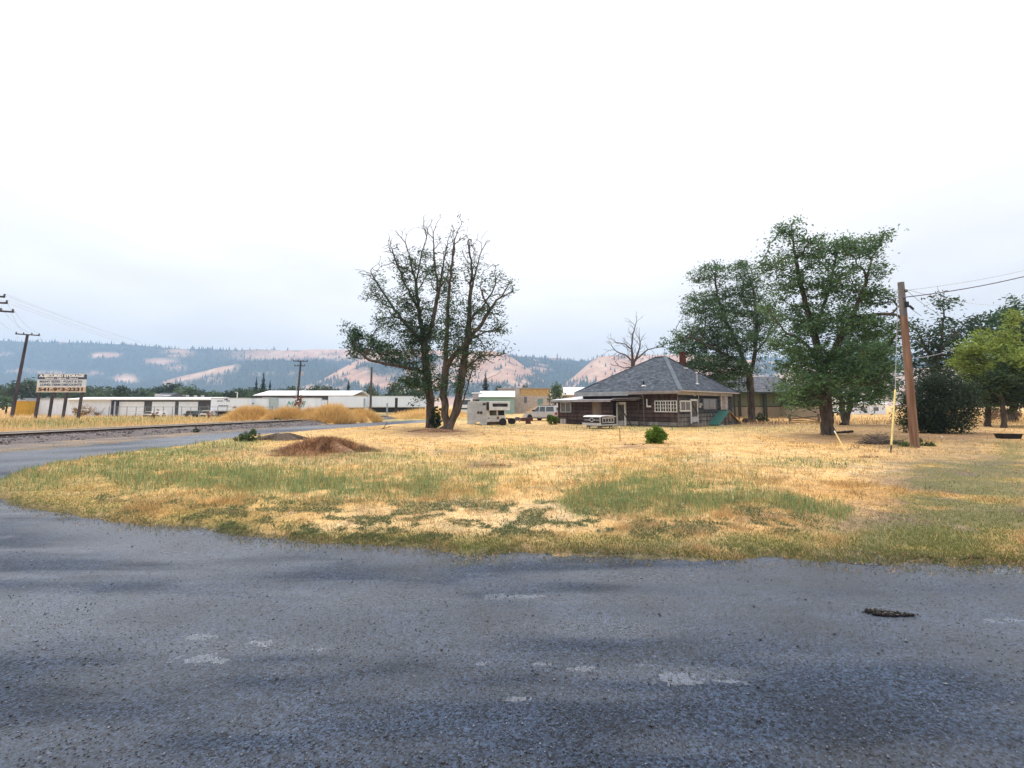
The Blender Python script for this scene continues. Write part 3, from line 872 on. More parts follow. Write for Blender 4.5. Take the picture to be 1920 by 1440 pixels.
def wood_mesh(pos, par, r, raw, ch, name, mat, flare=1.5):
    mb = MB()
    stack = [(0, None)]
    while stack:
        i, frm = stack.pop()
        chain = [i] if frm is None else [frm, i]
        while ch[i]:
            c = sorted(ch[i], key=lambda k: -raw[k])
            for k in c[1:]: stack.append((k, i))
            i = c[0]; chain.append(i)
        rr = [r[k] for k in chain]
        if frm is not None: rr[0] = min(rr[0], rr[1] * 1.2)
        if frm is None: rr[0] *= flare; rr[min(1, len(rr) - 1)] *= 1 + (flare - 1) * .35
        n = 9 if rr[0] > .15 else 6 if rr[0] > .06 else 4 if rr[0] > .03 else 3
        mb.tube([pos[k] for k in chain], rr, n, cap=False)
    return mb.mesh(name, mat, smooth=True)

def leaf_mesh(cent, size, cols, name, mat, flat=.5):
    """diamond leaflets, random lie, leaning to the horizontal"""
    n = len(cent)
    a = rng.normal(0, 1, (n, 3)); a[:, 2] *= flat; a /= np.linalg.norm(a, axis=1)[:, None]
    b = np.cross(a, rng.normal(0, 1, (n, 3))); b /= np.linalg.norm(b, axis=1)[:, None] + 1e-9
    s = size[:, None]
    v = np.stack([cent - a * s, cent + b * s * .42, cent + a * s, cent - b * s * .42], 1).reshape(-1, 3)
    return raw_mesh(name, v, 4, np.repeat(cols, 4, 0), mat)

def tree(name, label, cat, base_px, limbs, clusters, rbase, step=.55, leaf=.11, per=16, tone=G_LOC, bark=None, group=None, Y=None,
         rmin=.014, sig=.24, e=2.35, infl=3.2, kill=.75, depth=1.25, spread=.9, dens=1.0, tw=.05, base_z=-.05, wig=.22, flare=1.5, twig=.35, tlen=(.9, 2.2), tz=.3, vary=.45, clump=.5):
    """clusters: (px, py, rx, ry, leafiness) describe the crown at the tree's own distance"""
    b = P(*base_px) if Y is None else D(base_px[0], base_px[1], Y)
    Yt = b.y
    k = Yt / F
    b.z = base_z
    root = thing(name, label, cat, b, 0, group)
    o = np.array(b)
    L = []
    for l in limbs:
        L.append([np.array(D(q[0], q[1], Yt + (q[2] if len(q) > 2 else 0))) - o for q in l])
    L[0][0] = np.array((L[0][0][0], L[0][0][1], 0.0))
    att, lf = [], []
    for cx, cy, rx, ry, ly in clusters:
        c = np.array(D(cx, cy, Yt + np.clip(rng.normal(0, 1), -1.6, 1.6) * spread)) - o
        a, bb = rx * k, ry * k
        m = max(4, int(dens * a * bb * 62))
        p = rng.normal(0, 1, (m, 3)); p /= np.linalg.norm(p, axis=1)[:, None]
        p *= rng.random((m, 1)) ** .45
        att.append(c + p * np.array((a, a * depth, bb))); lf += [ly] * m
    att = np.concatenate(att); lf = np.array(lf)
    live = att[lf >= .12] if (lf >= .12).any() else att[:1]
    step, kill = step * .62, kill * .5
    pos, par = grow(L, live, step, infl, kill, wig=wig, twig=twig, tlen=tlen, tz=tz)
    r, raw, ch = radii(par, len(pos), e, rmin, rbase)
    link('trunk', wood_mesh(pos, par, r, raw, ch, 'trunk', bark or m_bark, flare), root)
    if per > 0:
        kd = kdtree.KDTree(len(att))
        for i, a in enumerate(att): kd.insert(a, i)
        kd.balance()
        tips = np.where((r < tw))[0]
        tips = tips[tips > 3]
        cen, cl = [], []
        for i in tips:
            co, j, dd = kd.find(pos[i])
            if dd > 2.2: continue
            f = lf[j]
            if rng.random() > f * 1.15: continue
            m = rng.poisson(per * f)
            if m == 0: continue
            cen.append(pos[i] + rng.normal(0, 1, (m, 3)) * np.array((sig, sig, sig * .55)) * rng.uniform(.7, 1.4))
            sh = tone * rng.uniform(1 - vary, 1 + vary)
            if rng.random() < .10: sh = lerp(sh, np.array((.16, .13, .03)), np.array(.35 * rng.random()))
            cl.append(np.repeat(sh[None], m, 0))
        cen = np.concatenate(cen); cl = np.concatenate(cl)
        cl = cl * rng.uniform(.65, 1.4, (len(cl), 1))
        link('crown', leaf_mesh(cen, leaf * rng.uniform(.6, 1.35, len(cen)), cl, 'crown', m_leaf), root)
    return root

tree('locust_tree', 'tall half dead tree, left one of the pair, long leafy limb reaching left', 'tree', (808, 803),
     [[(808, 803), (807, 760), (803, 720), (799, 690), (796, 650), (790, 610, .3), (784, 570, .4), (780, 530, .2), (790, 480, 0), (800, 445, -.3)],
      [(800, 700), (765, 690, -.6), (720, 682, -1), (692, 675, -1.3), (672, 658, -1.2), (660, 640, -1)], [(692, 675, -1.3), (672, 672, -1.5)],
      [(794, 640), (765, 612, .8), (738, 578, 1.2), (718, 548, 1.2), (706, 528, 1)], [(786, 580), (758, 530, -.8), (742, 490, -1), (732, 460, -.8)],
      [(738, 578, 1.2), (716, 568, 1.6), (706, 556, 1.8)], [(780, 530), (770, 490, .6), (760, 455, .8)],
      [(795, 650), (812, 600, -.6), (822, 550, -.9), (832, 490, -.8), (840, 450, -.6)], [(822, 550, -.9), (815, 490, -.4), (812, 440, -.2)],
      [(803, 725), (780, 722, -.8), (757, 715, -1.2)], [(803, 745), (790, 750, -.6), (770, 758, -.9)]],
     [(700, 655, 45, 22, .95), (660, 632, 13, 16, .9), (745, 665, 40, 24, .95), (670, 660, 25, 14, .8), (730, 595, 32, 36, .62), (715, 545, 26, 30, .5), (770, 575, 40, 40, .68), (788, 505, 34, 40, .55),
      (738, 490, 30, 40, .14), (722, 455, 22, 22, .0), (790, 430, 42, 26, .06), (842, 430, 18, 26, .0), (800, 625, 42, 40, .72), (785, 672, 40, 28, .85), (828, 545, 26, 44, .5), (832, 470, 24, 36, .22),
      (795, 715, 42, 24, .9), (770, 715, 30, 14, .8), (800, 745, 26, 12, .7), (700, 520, 18, 24, .12), (765, 630, 30, 24, .8)],
     .33, step=.5, leaf=.095, per=24, dens=1.15, rmin=.016, tone=G_LOC * 1.25, twig=.55, tlen=(.5, 1.5), tz=.35)
tree('locust_tree', 'tall half dead tree, right one of the pair, three leaning trunks from one base', 'tree', (840, 807),
     [[(838, 807), (834, 770), (832, 735), (835, 700), (836, 665), (838, 620, .4), (840, 570, .5), (846, 510, .4), (852, 450, .2)],
      [(844, 806), (853, 775), (860, 745), (867, 700), (874, 650), (880, 600), (882, 550), (885, 505), (881, 465)], [(882, 550), (893, 505, -.4), (903, 470, -.6)],
      [(836, 690), (850, 668, -.6), (875, 642, -.8), (905, 605, -1), (925, 572, -1), (940, 557, -1)], [(880, 600), (905, 575, .8), (922, 550, 1), (930, 525, 1)],
      [(850, 805), (862, 772, -.4), (870, 748, -.6), (885, 735, -.8), (910, 712, -1), (940, 696, -1)], [(870, 748, -.6), (878, 720, -.7), (885, 695, -.8)],
      [(880, 640), (905, 625, -1), (922, 619, -1.2)], [(868, 690), (895, 672, -1), (915, 665, -1.4)]],
     [(882, 590, 36, 40, .52), (905, 530, 34, 36, .40), (885, 480, 26, 34, .14), (905, 455, 20, 24, .0), (920, 590, 30, 26, .62), (945, 550, 24, 12, .35), (855, 640, 40, 34, .62),
      (900, 645, 38, 28, .5), (928, 640, 22, 22, .25), (868, 692, 46, 20, .65), (845, 722, 30, 20, .8), (900, 705, 32, 26, .06), (922, 690, 26, 16, .05), (850, 590, 26, 34, .6), (846, 530, 24, 34, .45), (852, 470, 18, 26, .2), (845, 650, 30, 24, .65), (880, 665, 30, 20, .6), (935, 610, 20, 16, .3)],
     .40, step=.5, leaf=.095, per=20, dens=1.15, rmin=.016, tone=G_LOC * 1.25, e=2.0, twig=.55, tlen=(.5, 1.5), tz=.3)
tree('locust_tree', 'big full green locust tree with a thick trunk beside the utility pole', 'tree', (1553, 817),
     [[(1553, 817), (1550, 780), (1546, 740), (1542, 705), (1535, 665), (1526, 625, .3), (1515, 585, .4), (1503, 540, .3), (1492, 490, .2), (1484, 445, 0)],
      [(1542, 695), (1570, 645, -.6), (1598, 595, -.8), (1622, 535, -.8), (1636, 480, -.6)], [(1535, 668), (1505, 640, -.9), (1470, 620, -1.4), (1440, 585, -1.4)],
      [(1526, 625, .3), (1545, 570, 1), (1560, 520, 1.2), (1570, 470, 1.2)], [(1598, 595, -.8), (1640, 590, -1), (1680, 590, -1.2), (1695, 600, -1.2)],
      [(1546, 740), (1520, 745, -1.2), (1490, 760, -1.8)], [(1544, 725), (1580, 715, -1.2), (1625, 720, -1.8)]],
     [(1480, 432, 26, 20, .75), (1505, 468, 44, 22, .75), (1448, 500, 34, 20, .85), (1475, 535, 40, 26, .85), (1560, 470, 38, 28, .8), (1622, 458, 34, 20, .8), (1645, 510, 24, 20, .85), (1560, 530, 46, 34, .85),
      (1625, 560, 42, 26, .9), (1500, 600, 46, 34, .85), (1562, 605, 48, 40, .9), (1630, 615, 38, 28, .9), (1478, 655, 34, 24, .9), (1535, 680, 54, 34, .95), (1610, 680, 56, 36, .95), (1500, 715, 40, 24, .9),
      (1640, 730, 36, 22, .85), (1590, 745, 36, 20, .8), (1510, 755, 32, 14, .7), (1440, 575, 22, 22, .6), (1480, 775, 18, 8, .6), (1682, 592, 18, 12, .35), (1570, 715, 44, 20, .9), (1505, 738, 36, 14, .85), (1645, 700, 30, 26, .9), (1480, 690, 30, 18, .85), (1455, 640, 20, 20, .8), (1655, 660, 26, 24, .85), (1615, 768, 24, 8, .6), (1495, 748, 36, 14, .85), (1625, 745, 42, 20, .9), (1515, 700, 44, 24, .9)],
     .34, step=.45, leaf=.088, per=31, dens=1.2, infl=2.6, kill=.62, sig=.25, tone=np.array((.085, .155, .064)), vary=.55, spread=1.2, twig=.25, tlen=(.4, 1.0))
tree('locust_tree', 'twin trunked tree standing behind the big green locust tree', 'tree', (1583, 798),
     [[(1583, 798), (1580, 770), (1576, 745), (1572, 715), (1575, 680), (1590, 650)], [(1590, 797, .2), (1592, 770, .3), (1594, 745, .4), (1605, 700, .5), (1615, 660, .6)]],
     [(1590, 690, 50, 36, .9), (1640, 700, 46, 36, .9), (1620, 650, 46, 30, .9), (1660, 730, 30, 26, .8), (1560, 720, 36, 22, .8), (1615, 740, 36, 18, .8)],
     .30, step=.55, leaf=.11, per=22, dens=.95, tone=G_LOC * 1.8)
tree('locust_tree', 'green locust tree growing beside the right end of the dark shingled house', 'tree', (1409, 792),
     [[(1409, 792), (1408, 745), (1406, 712), (1396, 680, .3), (1380, 640, .5), (1360, 600, .5), (1346, 560, .4), (1340, 515, .2)],
      [(1408, 715), (1415, 665, -.8), (1420, 605, -1), (1414, 550, -1), (1400, 505, -.8)], [(1396, 680), (1365, 668, -1), (1330, 650, -1.6), (1295, 632, -2), (1268, 640, -2)],
      [(1415, 665, -.8), (1435, 640, -1.2), (1445, 615, -1.4)], [(1402, 700), (1370, 700, -2), (1330, 690, -3)]],
     [(1320, 518, 34, 20, .75), (1370, 508, 34, 14, .7), (1400, 520, 26, 20, .75), (1312, 575, 34, 34, .8), (1362, 570, 38, 36, .8), (1410, 580, 34, 36, .75), (1292, 628, 30, 18, .75), (1330, 635, 42, 26, .85),
      (1382, 640, 44, 34, .85), (1425, 635, 26, 36, .75), (1320, 675, 40, 22, .9), (1368, 695, 42, 22, .9), (1345, 715, 40, 16, .85), (1272, 640, 12, 8, .5), (1270, 590, 10, 14, .0), (1385, 725, 20, 12, .6), (1430, 690, 16, 14, .35), (1300, 655, 34, 18, .85), (1300, 690, 26, 16, .85), (1345, 600, 40, 26, .8), (1400, 545, 34, 24, .8), (1440, 600, 22, 30, .7)],
     .37, step=.6, leaf=.118, per=25, dens=.9, infl=3.2, kill=.8, sig=.30, tone=np.array((.078, .142, .062)), spread=1.3, vary=.55, twig=.25, tlen=(.5, 1.3))
tree('dead_tree', 'bare dead tree behind the hipped roof of the dark house', 'dead tree', (1187, 745),
     [[(1187, 750), (1187, 700), (1186, 672), (1184, 650), (1187, 625), (1193, 605)], [(1186, 675), (1172, 665), (1158, 660), (1148, 650)], [(1184, 655), (1172, 645), (1155, 642)],
      [(1186, 680), (1200, 668, .6), (1215, 655, 1), (1238, 650, 1)], [(1190, 690), (1200, 650, -1), (1199, 630, -1)], [(1187, 690), (1170, 690), (1160, 686)]],
     [(1187, 625, 26, 18, 0), (1160, 650, 18, 14, 0), (1212, 652, 22, 16, 0), (1165, 680, 14, 10, 0), (1230, 650, 10, 6, 0), (1198, 612, 12, 8, 0)],
     .28, Y=62, step=.6, per=0, bark=m_dead, rmin=.020, dens=.02, infl=.1, kill=.9, base_z=0, twig=.95, tlen=(.6, 1.5), tz=.45)
tree('locust_tree', 'dark open crowned tree right behind the brown utility pole', 'tree', (1745, 790),
     [[(1745, 792), (1748, 740), (1755, 690), (1765, 640), (1770, 590)], [(1755, 690), (1735, 650), (1720, 620)], [(1760, 660), (1785, 635), (1810, 605)]],
     [(1772, 580, 22, 13, .6), (1750, 632, 34, 24, .7), (1798, 622, 34, 22, .7), (1722, 612, 20, 20, .5), (1790, 660, 40, 26, .8), (1725, 670, 28, 28, .8), (1760, 690, 46, 26, .85), (1700, 640, 12, 16, .5), (1770, 605, 20, 14, .5)],
     .3, Y=47, step=.7, leaf=.16, per=16, dens=.8, tone=G_LOC * .95, kill=.95, infl=4, sig=.36)
tree('locust_tree', 'green tree at the right edge rising behind the yellow green tree', 'tree', (1900, 790),
     [[(1900, 792), (1900, 740), (1895, 690), (1888, 640), (1885, 600)], [(1895, 690), (1865, 650), (1850, 630)], [(1895, 680), (1920, 640), (1940, 600)]],
     [(1890, 598, 34, 20, .8), (1852, 622, 26, 22, .7), (1915, 610, 26, 26, .85), (1880, 640, 34, 26, .8), (1925, 670, 34, 40, .9), (1900, 720, 46, 40, .95), (1955, 640, 34, 50, .9), (1960, 720, 34, 40, .9), (1830, 610, 10, 10, .4)],
     .33, Y=50, step=.7, leaf=.17, per=22, dens=.9, tone=G_LOC * 1.3, kill=.95, infl=4, sig=.4)
tree('maple_tree', 'bright yellow green tree among the dark trees on the right', 'tree', (1850, 790),
     [[(1852, 792), (1852, 750), (1850, 710), (1840, 680), (1830, 655)], [(1850, 710), (1868, 680), (1880, 645), (1888, 622)]],
     [(1828, 655, 28, 18, .95), (1806, 676, 20, 14, .9), (1845, 715, 38, 20, .85), (1870, 738, 40, 18, .7), (1825, 738, 22, 14, .6), (1840, 680, 30, 22, .9), (1882, 640, 22, 24, .85), (1875, 690, 34, 24, .85), (1825, 700, 26, 18, .8), (1900, 660, 16, 16, .7)],
     .2, Y=40, step=.5, leaf=.12, per=30, dens=1.2, tone=G_YEL, kill=.7, infl=3, sig=.28, vary=.3)
tree('hedge_tree', 'dull green low tree under the yellow green crown at right', 'tree', (1880, 783),
     [[(1880, 790), (1880, 762), (1878, 735)]], [(1865, 725, 40, 26, .9), (1915, 725, 36, 30, .9), (1838, 742, 26, 20, .9), (1890, 752, 44, 16, .8), (1960, 735, 40, 36, .9), (1850, 757, 24, 10, .7)],
     .16, Y=38, step=.55, leaf=.12, per=30, dens=1.3, tone=G_MID * .85, kill=.8, infl=3)
tree('hedge_tree', 'green tree at the right edge below the tall crowns', 'tree', (1935, 783),
     [[(1935, 790), (1930, 740), (1920, 690)]], [(1915, 680, 34, 30, .9), (1940, 720, 40, 40, .9), (1900, 705, 30, 22, .9)],
     .16, Y=41, step=.6, leaf=.13, per=28, dens=1.1, tone=G_LOC * 1.1, kill=.8, infl=3)

# dense dark shrub by the pole
def bush(name, label, base, L, tone, leaf, n, cat='bush', stems=7, vary=.4, z0=0.0, group=None, bark=None, rough=.12, twig=.03):
    """L: (dx, dz, rx, rz) lobes in metres about the base"""
    root = thing(name, label, cat, base, 0, group)
    mb = MB()
    for k in range(stems):
        l = L[k % len(L)]
        t = Vector((l[0] + random.gauss(0, l[2] * .4), random.gauss(0, l[2] * .4), max(.1, l[1] + random.uniform(-.2, .5) * l[3])))
        s = Vector((random.gauss(0, .05), random.gauss(0, .05), 0))
        mb.tube([s, s.lerp(t, .45) + Vector((random.gauss(0, .06), random.gauss(0, .06), .08 * t.z)), t], [twig, twig * .6, twig * .2], 5, cap=False)
    mb.build('stem', bark or m_bark_d, root)
    cs, cl = [], []
    vol = np.array([l[2] * l[2] * l[3] for l in L]); vol = vol / vol.sum()
    for l, f in zip(L, vol):
        m = int(n * f)
        g = max(3, m // 26)
        cc = rng.normal(0, 1, (g, 3)); cc /= np.linalg.norm(cc, axis=1)[:, None]; cc *= rng.uniform(.3, 1.04, (g, 1)) ** .6
        cc = cc * np.array((l[2], l[2] * .9, l[3])) + np.array((l[0], 0, l[1]))
        pick = rng.integers(0, g, m)
        p = cc[pick] + rng.normal(0, 1, (m, 3)) * l[2] * rough
        tn = tone[None] * rng.uniform(1 - vary, 1 + vary, g)[pick][:, None] * rng.uniform(.7, 1.35, (m, 1))
        kp = p[:, 2] > z0 + .02
        cs.append(p[kp]); cl.append(tn[kp])
    cs = np.concatenate(cs); cl = np.concatenate(cl)
    link('foliage', leaf_mesh(cs, leaf * rng.uniform(.6, 1.35, len(cs)), cl, 'foliage', m_leaf, flat=.8), root)
    return root
b = P(1765, 813)
bush('evergreen_shrub', 'large rounded near black shrub behind the utility pole', b, [(0, 1.9, 2.0, 1.9), (-1.5, 1.4, 1.3, 1.5), (1.4, 1.9, 1.2, 1.5), (.3, 3.0, 1.5, .9), (-.7, 3.2, .8, .6), (.9, 3.5, .7, .5), (1.9, 2.6, .8, .9), (-.3, .8, 1.9, .8)],
     np.array((.036, .056, .030)), .075, 26000, stems=14, vary=.5, twig=.06)
bush('sapling', 'small bright green round bush alone in the dry lot', P(1230, 834), [(0, .36, .40, .30), (.14, .60, .24, .22), (-.22, .42, .26, .26), (.32, .34, .22, .24), (-.05, .74, .14, .14), (-.4, .2, .2, .16), (.25, .66, .12, .16)], np.array((.125, .215, .022)), .048, 4200, stems=12, vary=.4, rough=.22)
bush('shrub', 'yellow green shrub at the left corner of the low annex', P(1036, 797), [(0, .42, .5, .4), (-.2, .6, .35, .3), (.25, .5, .35, .35)], np.array((.11, .17, .03)), .06, 2600, stems=6, vary=.3)
bush('shrub', 'leafy suckers at the foot of the left tree trunk', P(815, 803.5), [(0, .8, .45, .8), (.25, .5, .4, .5), (.1, 1.4, .3, .4)], G_LOC * .8, .08, 1800, stems=6)
bush('shrub', 'green shrub at the foot of the locust beside the house', P(1424, 793), [(.2, .5, .5, .5), (.6, .35, .4, .35)], G_MID, .08, 900, stems=5)
bush('shrub', 'round green bush on the road side of the near rail', P(519, 796.5), [(0, .3, .38, .3), (-.1, .42, .25, .2)], np.array((.028, .07, .024)), .055, 1500, stems=5)
bush('shrub', 'flat green bush beside the rail next to a rounder bush', P(496, 796.5), [(0, .2, .5, .2), (.3, .22, .4, .2)], np.array((.06, .095, .03)), .055, 1200, stems=5)
bush('shrub', 'green bush at the road verge left of the brown rubbish heap', P(470, 829), [(0, .3, .42, .3), (-.35, .2, .35, .2), (-.6, .12, .3, .12)], np.array((.072, .11, .036)), .045, 1700, stems=6)
bush('shrub', 'small weed bush growing from the ballast left of the rail bushes', P(368, 812), [(0, .16, .22, .18)], np.array((.07, .10, .04)), .04, 500, stems=4)
bush('dry_bush', 'tawny dry bush under the roadside billboard', P(153, 782), [(0, 1.0, 1.1, .9), (.6, .7, .9, .7), (-.6, .6, .8, .6)], np.array((.30, .19, .085)), .09, 1500, stems=30, bark=M('straw_stem', (.33, .22, .11), rough=.9), twig=.035)
bush('dry_bush', 'sparse grey dry bush right of the tawny one under the billboard', P(184, 781), [(0, .8, 1.2, .7)], np.array((.27, .19, .13)), .08, 350, stems=34, bark=M('grey_stem', (.24, .18, .14), rough=.9), twig=.03)
bush('dry_bush', 'brown dry bush at the far right behind the black tub', P(1885, 792), [(0, .7, 1.4, .7), (1.0, .6, 1.0, .6)], np.array((.24, .15, .09)), .09, 1500, stems=24, bark=MATS['straw_stem'], twig=.03)
bush('shrub', 'grey green bush left of the brown dry bush at right', P(1862, 788), [(0, .8, .9, .8)], np.array((.07, .10, .045)), .10, 900, stems=10)

# rows of far trees: a handful of crowns, copied
def far_tree(name, seed, w, h, tone, conifer=False, n=900):
    global rng
    keep = rng; rng = np.random.default_rng(seed)
    tr = MB().tube([(0, 0, 0), (.1, 0, h * .35), (0, .1, h * .8)], [.03 * h, .022 * h, .006 * h], 6).mesh('trunk', m_bark_d)
    if conifer:
        t = rng.random(n) ** .75
        a = rng.random(n) * 6.28
        lay = .72 + .28 * np.cos(t * 40)
        rr = (1 - t) * w * .5 * np.sqrt(rng.random(n)) * lay + .05
        c = np.stack([np.cos(a) * rr, np.sin(a) * rr, h * (.06 + .94 * t)], 1)
        col = tone[None] * rng.uniform(.5, 1.5, (n, 1)); sz = .045 * h * (1.15 - t)
    else:
        g = 16
        gc = rng.normal(0, 1, (g, 3)); gc /= np.linalg.norm(gc, axis=1)[:, None]
        gc = gc * rng.uniform(.35, .85, (g, 1)) * np.array((w * .42, w * .42, h * .34)) + np.array((0, 0, h * .58))
        k = rng.integers(0, g, n)
        d = rng.normal(0, 1, (n, 3)); d /= np.linalg.norm(d, axis=1)[:, None]
        c = gc[k] + d * rng.random((n, 1)) ** .4 * np.array((w * .2, w * .2, h * .16))
        col = tone[None] * rng.uniform(.6, 1.4, g)[k][:, None] * rng.uniform(.7, 1.3, (n, 1)) ; sz = np.full(n, .045 * h)
    lm = leaf_mesh(c, sz * rng.uniform(.6, 1.4, n), col, 'crown', m_leaf, flat=.8)
    rng = keep
    return tr, lm
FT = [far_tree('t', 50 + i, 8.5, 8, G_FAR * 1.6 * f) for i, f in enumerate((1, 1.25, .8, 1.1, 1.4))]
FC = [far_tree('c', 70 + i, 4.2, 11, G_FAR * f, True) for i, f in enumerate((.75, .9))]
def put_tree(proto, px, ybase, ytop, Y, name, label, group, wf=1.0, cat='tree', h0=8.0, w0=8.5, wpx=None):
    b = D(px, ybase, Y); b.z = 0
    h = D(px, ytop, Y).z
    o = thing(name, label, cat, b, random.uniform(0, 6.28), group)
    s = h / h0
    sx = s * wf if wpx is None else wpx * Y / F / w0
    o.scale = (sx, sx, s)
    link('trunk', proto[0], o); link('crown', proto[1], o)
    return o
ORD = ['first', 'second', 'third', 'fourth', 'fifth', 'sixth', 'seventh', 'eighth', 'ninth', 'tenth', 'eleventh', 'twelfth']
SEG = [(60, 'beside the leaning pole'), (165, 'behind the billboard'), (215, 'just right of the billboard'), (400, 'above the long white shed roof'), (480, 'above the white box trailers'), (610, 'above the gabled shed roof'), (999, 'behind the longest white trailer')]
seg_n = {}
def row_label(px):
    nm = next(l for m, l in SEG if px < m)
    seg_n[nm] = seg_n.get(nm, -1) + 1
    return 'dark green tree %s, %s of those from the left' % (nm, ORD[seg_n[nm]])
G1 = 'dark green trees in the row behind the storage sheds'
for px, yt, w in [(6, 712, 60), (38, 708, 60), (70, 704, 55), (96, 712, 50), (118, 716, 50), (144, 720, 46), (172, 714, 60), (200, 724, 44), (250, 724, 60), (275, 727, 50), (300, 722, 60), (322, 713, 60),
                  (345, 718, 50), (368, 726, 60), (392, 732, 50), (412, 730, 50), (433, 728, 48), (455, 724, 46), (474, 722, 50), (492, 720, 46), (512, 726, 50), (534, 724, 46), (556, 720, 46), (576, 722, 46),
                  (598, 712, 44), (612, 718, 44), (632, 733, 40), (668, 736, 40), (706, 730, 40), (722, 734, 40)]:
    put_tree(random.choice(FT), px, 770, yt, random.uniform(150, 185), 'deciduous_tree', row_label(px), G1, wpx=w * 1.25)
put_tree(FT[2], 222, 770, 718, 140, 'deciduous_tree', 'near black purple leaved round tree right of the billboard', G1, wpx=50)
put_tree(FT[4], 10, 786, 738, 95, 'deciduous_tree', 'bright green tree at the far left edge beside the yellow box', None, wpx=60)
put_tree(FC[0], 491, 770, 698, 150, 'conifer_tree', 'tallest dark pointed conifer above the grey shed roof', 'conifers behind the sheds', h0=11, w0=4.2, wpx=26)
put_tree(FC[1], 478, 770, 706, 152, 'conifer_tree', 'slim conifer just left of the tallest one', 'conifers behind the sheds', h0=11, w0=4.2, wpx=18)
put_tree(FC[1], 504, 770, 712, 152, 'conifer_tree', 'short conifer just right of the tallest one', 'conifers behind the sheds', h0=11, w0=4.2, wpx=18)
put_tree(FC[0], 652, 770, 713, 140, 'conifer_tree', 'blue green conifer with a forked tip left of the thin bare pole', 'conifers behind the sheds', h0=11, w0=4.2, wpx=26)
put_tree(FT[1], 688, 770, 716, 130, 'deciduous_tree', 'round mid green tree right behind the thin bare pole', G1, wpx=42)
put_tree(FT[3], 745, 770, 712, 110, 'deciduous_tree', 'wide olive green tree left of the pair of half dead trees', None, wpx=60)
put_tree(FT[0], 775, 772, 718, 112, 'deciduous_tree', 'olive tree showing through the left half dead tree', None, wpx=50)
put_tree(FC[0], 910, 772, 698, 150, 'conifer_tree', 'dark conifer above the grey camper', None, h0=11, w0=4.2, wpx=34)
for px, yt, w, lb in [(935, 718, 26, 'dark tree behind the teal building, right of the conifer'), (985, 716, 24, 'dark round tree behind the tan block building'), (962, 722, 16, 'small dark tree left of the tan building roof')]:
    put_tree(FT[2], px, 770, yt, 150, 'deciduous_tree', lb, None, wpx=w)
put_tree(FT[4], 1043, 782, 711, 78, 'deciduous_tree', 'round green tree right of the tan block building', None, wpx=46)
# ================================================================ THE DARK HOUSE
m_brown = M('brown_shakes', (.042, .030, .030), rough=.9, var=.55, scale=3.5, stretch=(1, 1, .35), col2=(.088, .060, .057), bump=.7, bscale=20, detail=8, spec=.15, objvar=.28)
m_blue = M('slate_shakes', (.034, .037, .044), rough=.9, scale=3.0, stretch=(1, 1, .35), col2=(.075, .077, .084), bump=.7, bscale=20, detail=8, spec=.15, objvar=.28)
m_gray = M('weathered_shakes', (.075, .070, .068), rough=.92, scale=2.6, stretch=(1, 1, .35), col2=(.21, .195, .185), bump=.8, bscale=20, detail=8, spec=.12, objvar=.28)
m_white = M('chalky_white_paint', (.62, .61, .60), rough=.7, var=.16, scale=6, detail=6)
m_dirty = M('dirty_white_paint', (.40, .385, .385), rough=.75, var=.3, scale=3, detail=7)
m_trim = M('mauve_gutter', (.27, .255, .275), rough=.6, var=.2, scale=2, detail=5)
m_trimg = M('grey_gutter', (.30, .325, .36), rough=.5, var=.15, scale=2, detail=5)
m_glass = glass('dark_window', (.022, .026, .030), .05)
m_curt = M('curtained_window', (.10, .105, .11), rough=.18, var=.5, scale=5, stretch=(6, 6, .6), spec=.6)
m_pipe = M('galvanised_pipe', (.50, .51, .52), rough=.4, metal=.5, var=.15, scale=6)
m_black = M('black_metal', (.012, .012, .013), rough=.5)
m_wood = M('raw_board', (.32, .18, .085), rough=.85, var=.25, scale=5, stretch=(1, 1, .2))
m_wgrey = M('grey_board', (.17, .15, .135), rough=.9, var=.35, scale=5, stretch=(1, 1, .2), bump=.5)
m_wdark = M('dark_board', (.045, .036, .033), rough=.9, var=.4, scale=5, bump=.4)
m_brick = M('brick_red', (.115, .042, .032), rough=.9, var=.35, scale=9, bump=.5)
def roof_material(name, c1, c2):
    m = M(name, c1, rough=.93, col2=c2, scale=1.6, lo=.3, hi=.7, detail=9, bump=.7, bscale=22, spec=.12)
    t = m.node_tree; b = t.nodes['Principled BSDF']
    lk = b.inputs['Base Color'].links[0].from_socket
    v = t.nodes.new('ShaderNodeTexVoronoi'); v.inputs['Scale'].default_value = 4.2; v.inputs['Randomness'].default_value = 1
    mp_ = t.nodes.new('ShaderNodeMapping'); mp_.inputs['Scale'].default_value = (1, 1, 2.0)
    tcn = t.nodes.new('ShaderNodeTexCoord')
    t.links.new(tcn.outputs['Object'], mp_.inputs[0]); t.links.new(mp_.outputs[0], v.inputs['Vector'])
    s = t.nodes.new('ShaderNodeSeparateColor'); t.links.new(v.outputs['Color'], s.inputs[0])
    r = t.nodes.new('ShaderNodeMapRange'); r.inputs['To Min'].default_value = .62; r.inputs['To Max'].default_value = 1.42
    t.links.new(s.outputs[0], r.inputs[0])
    x = t.nodes.new('ShaderNodeMix'); x.data_type = 'RGBA'; x.blend_type = 'MULTIPLY'; x.inputs['Factor'].default_value = 1
    t.links.new(lk, x.inputs['A']); t.links.new(r.outputs[0], x.inputs['B'])
    t.links.new(x.outputs['Result'], b.inputs['Base Color'])
    return m
m_roof = roof_material('grey_shingles', (.058, .068, .084), (.098, .112, .136))

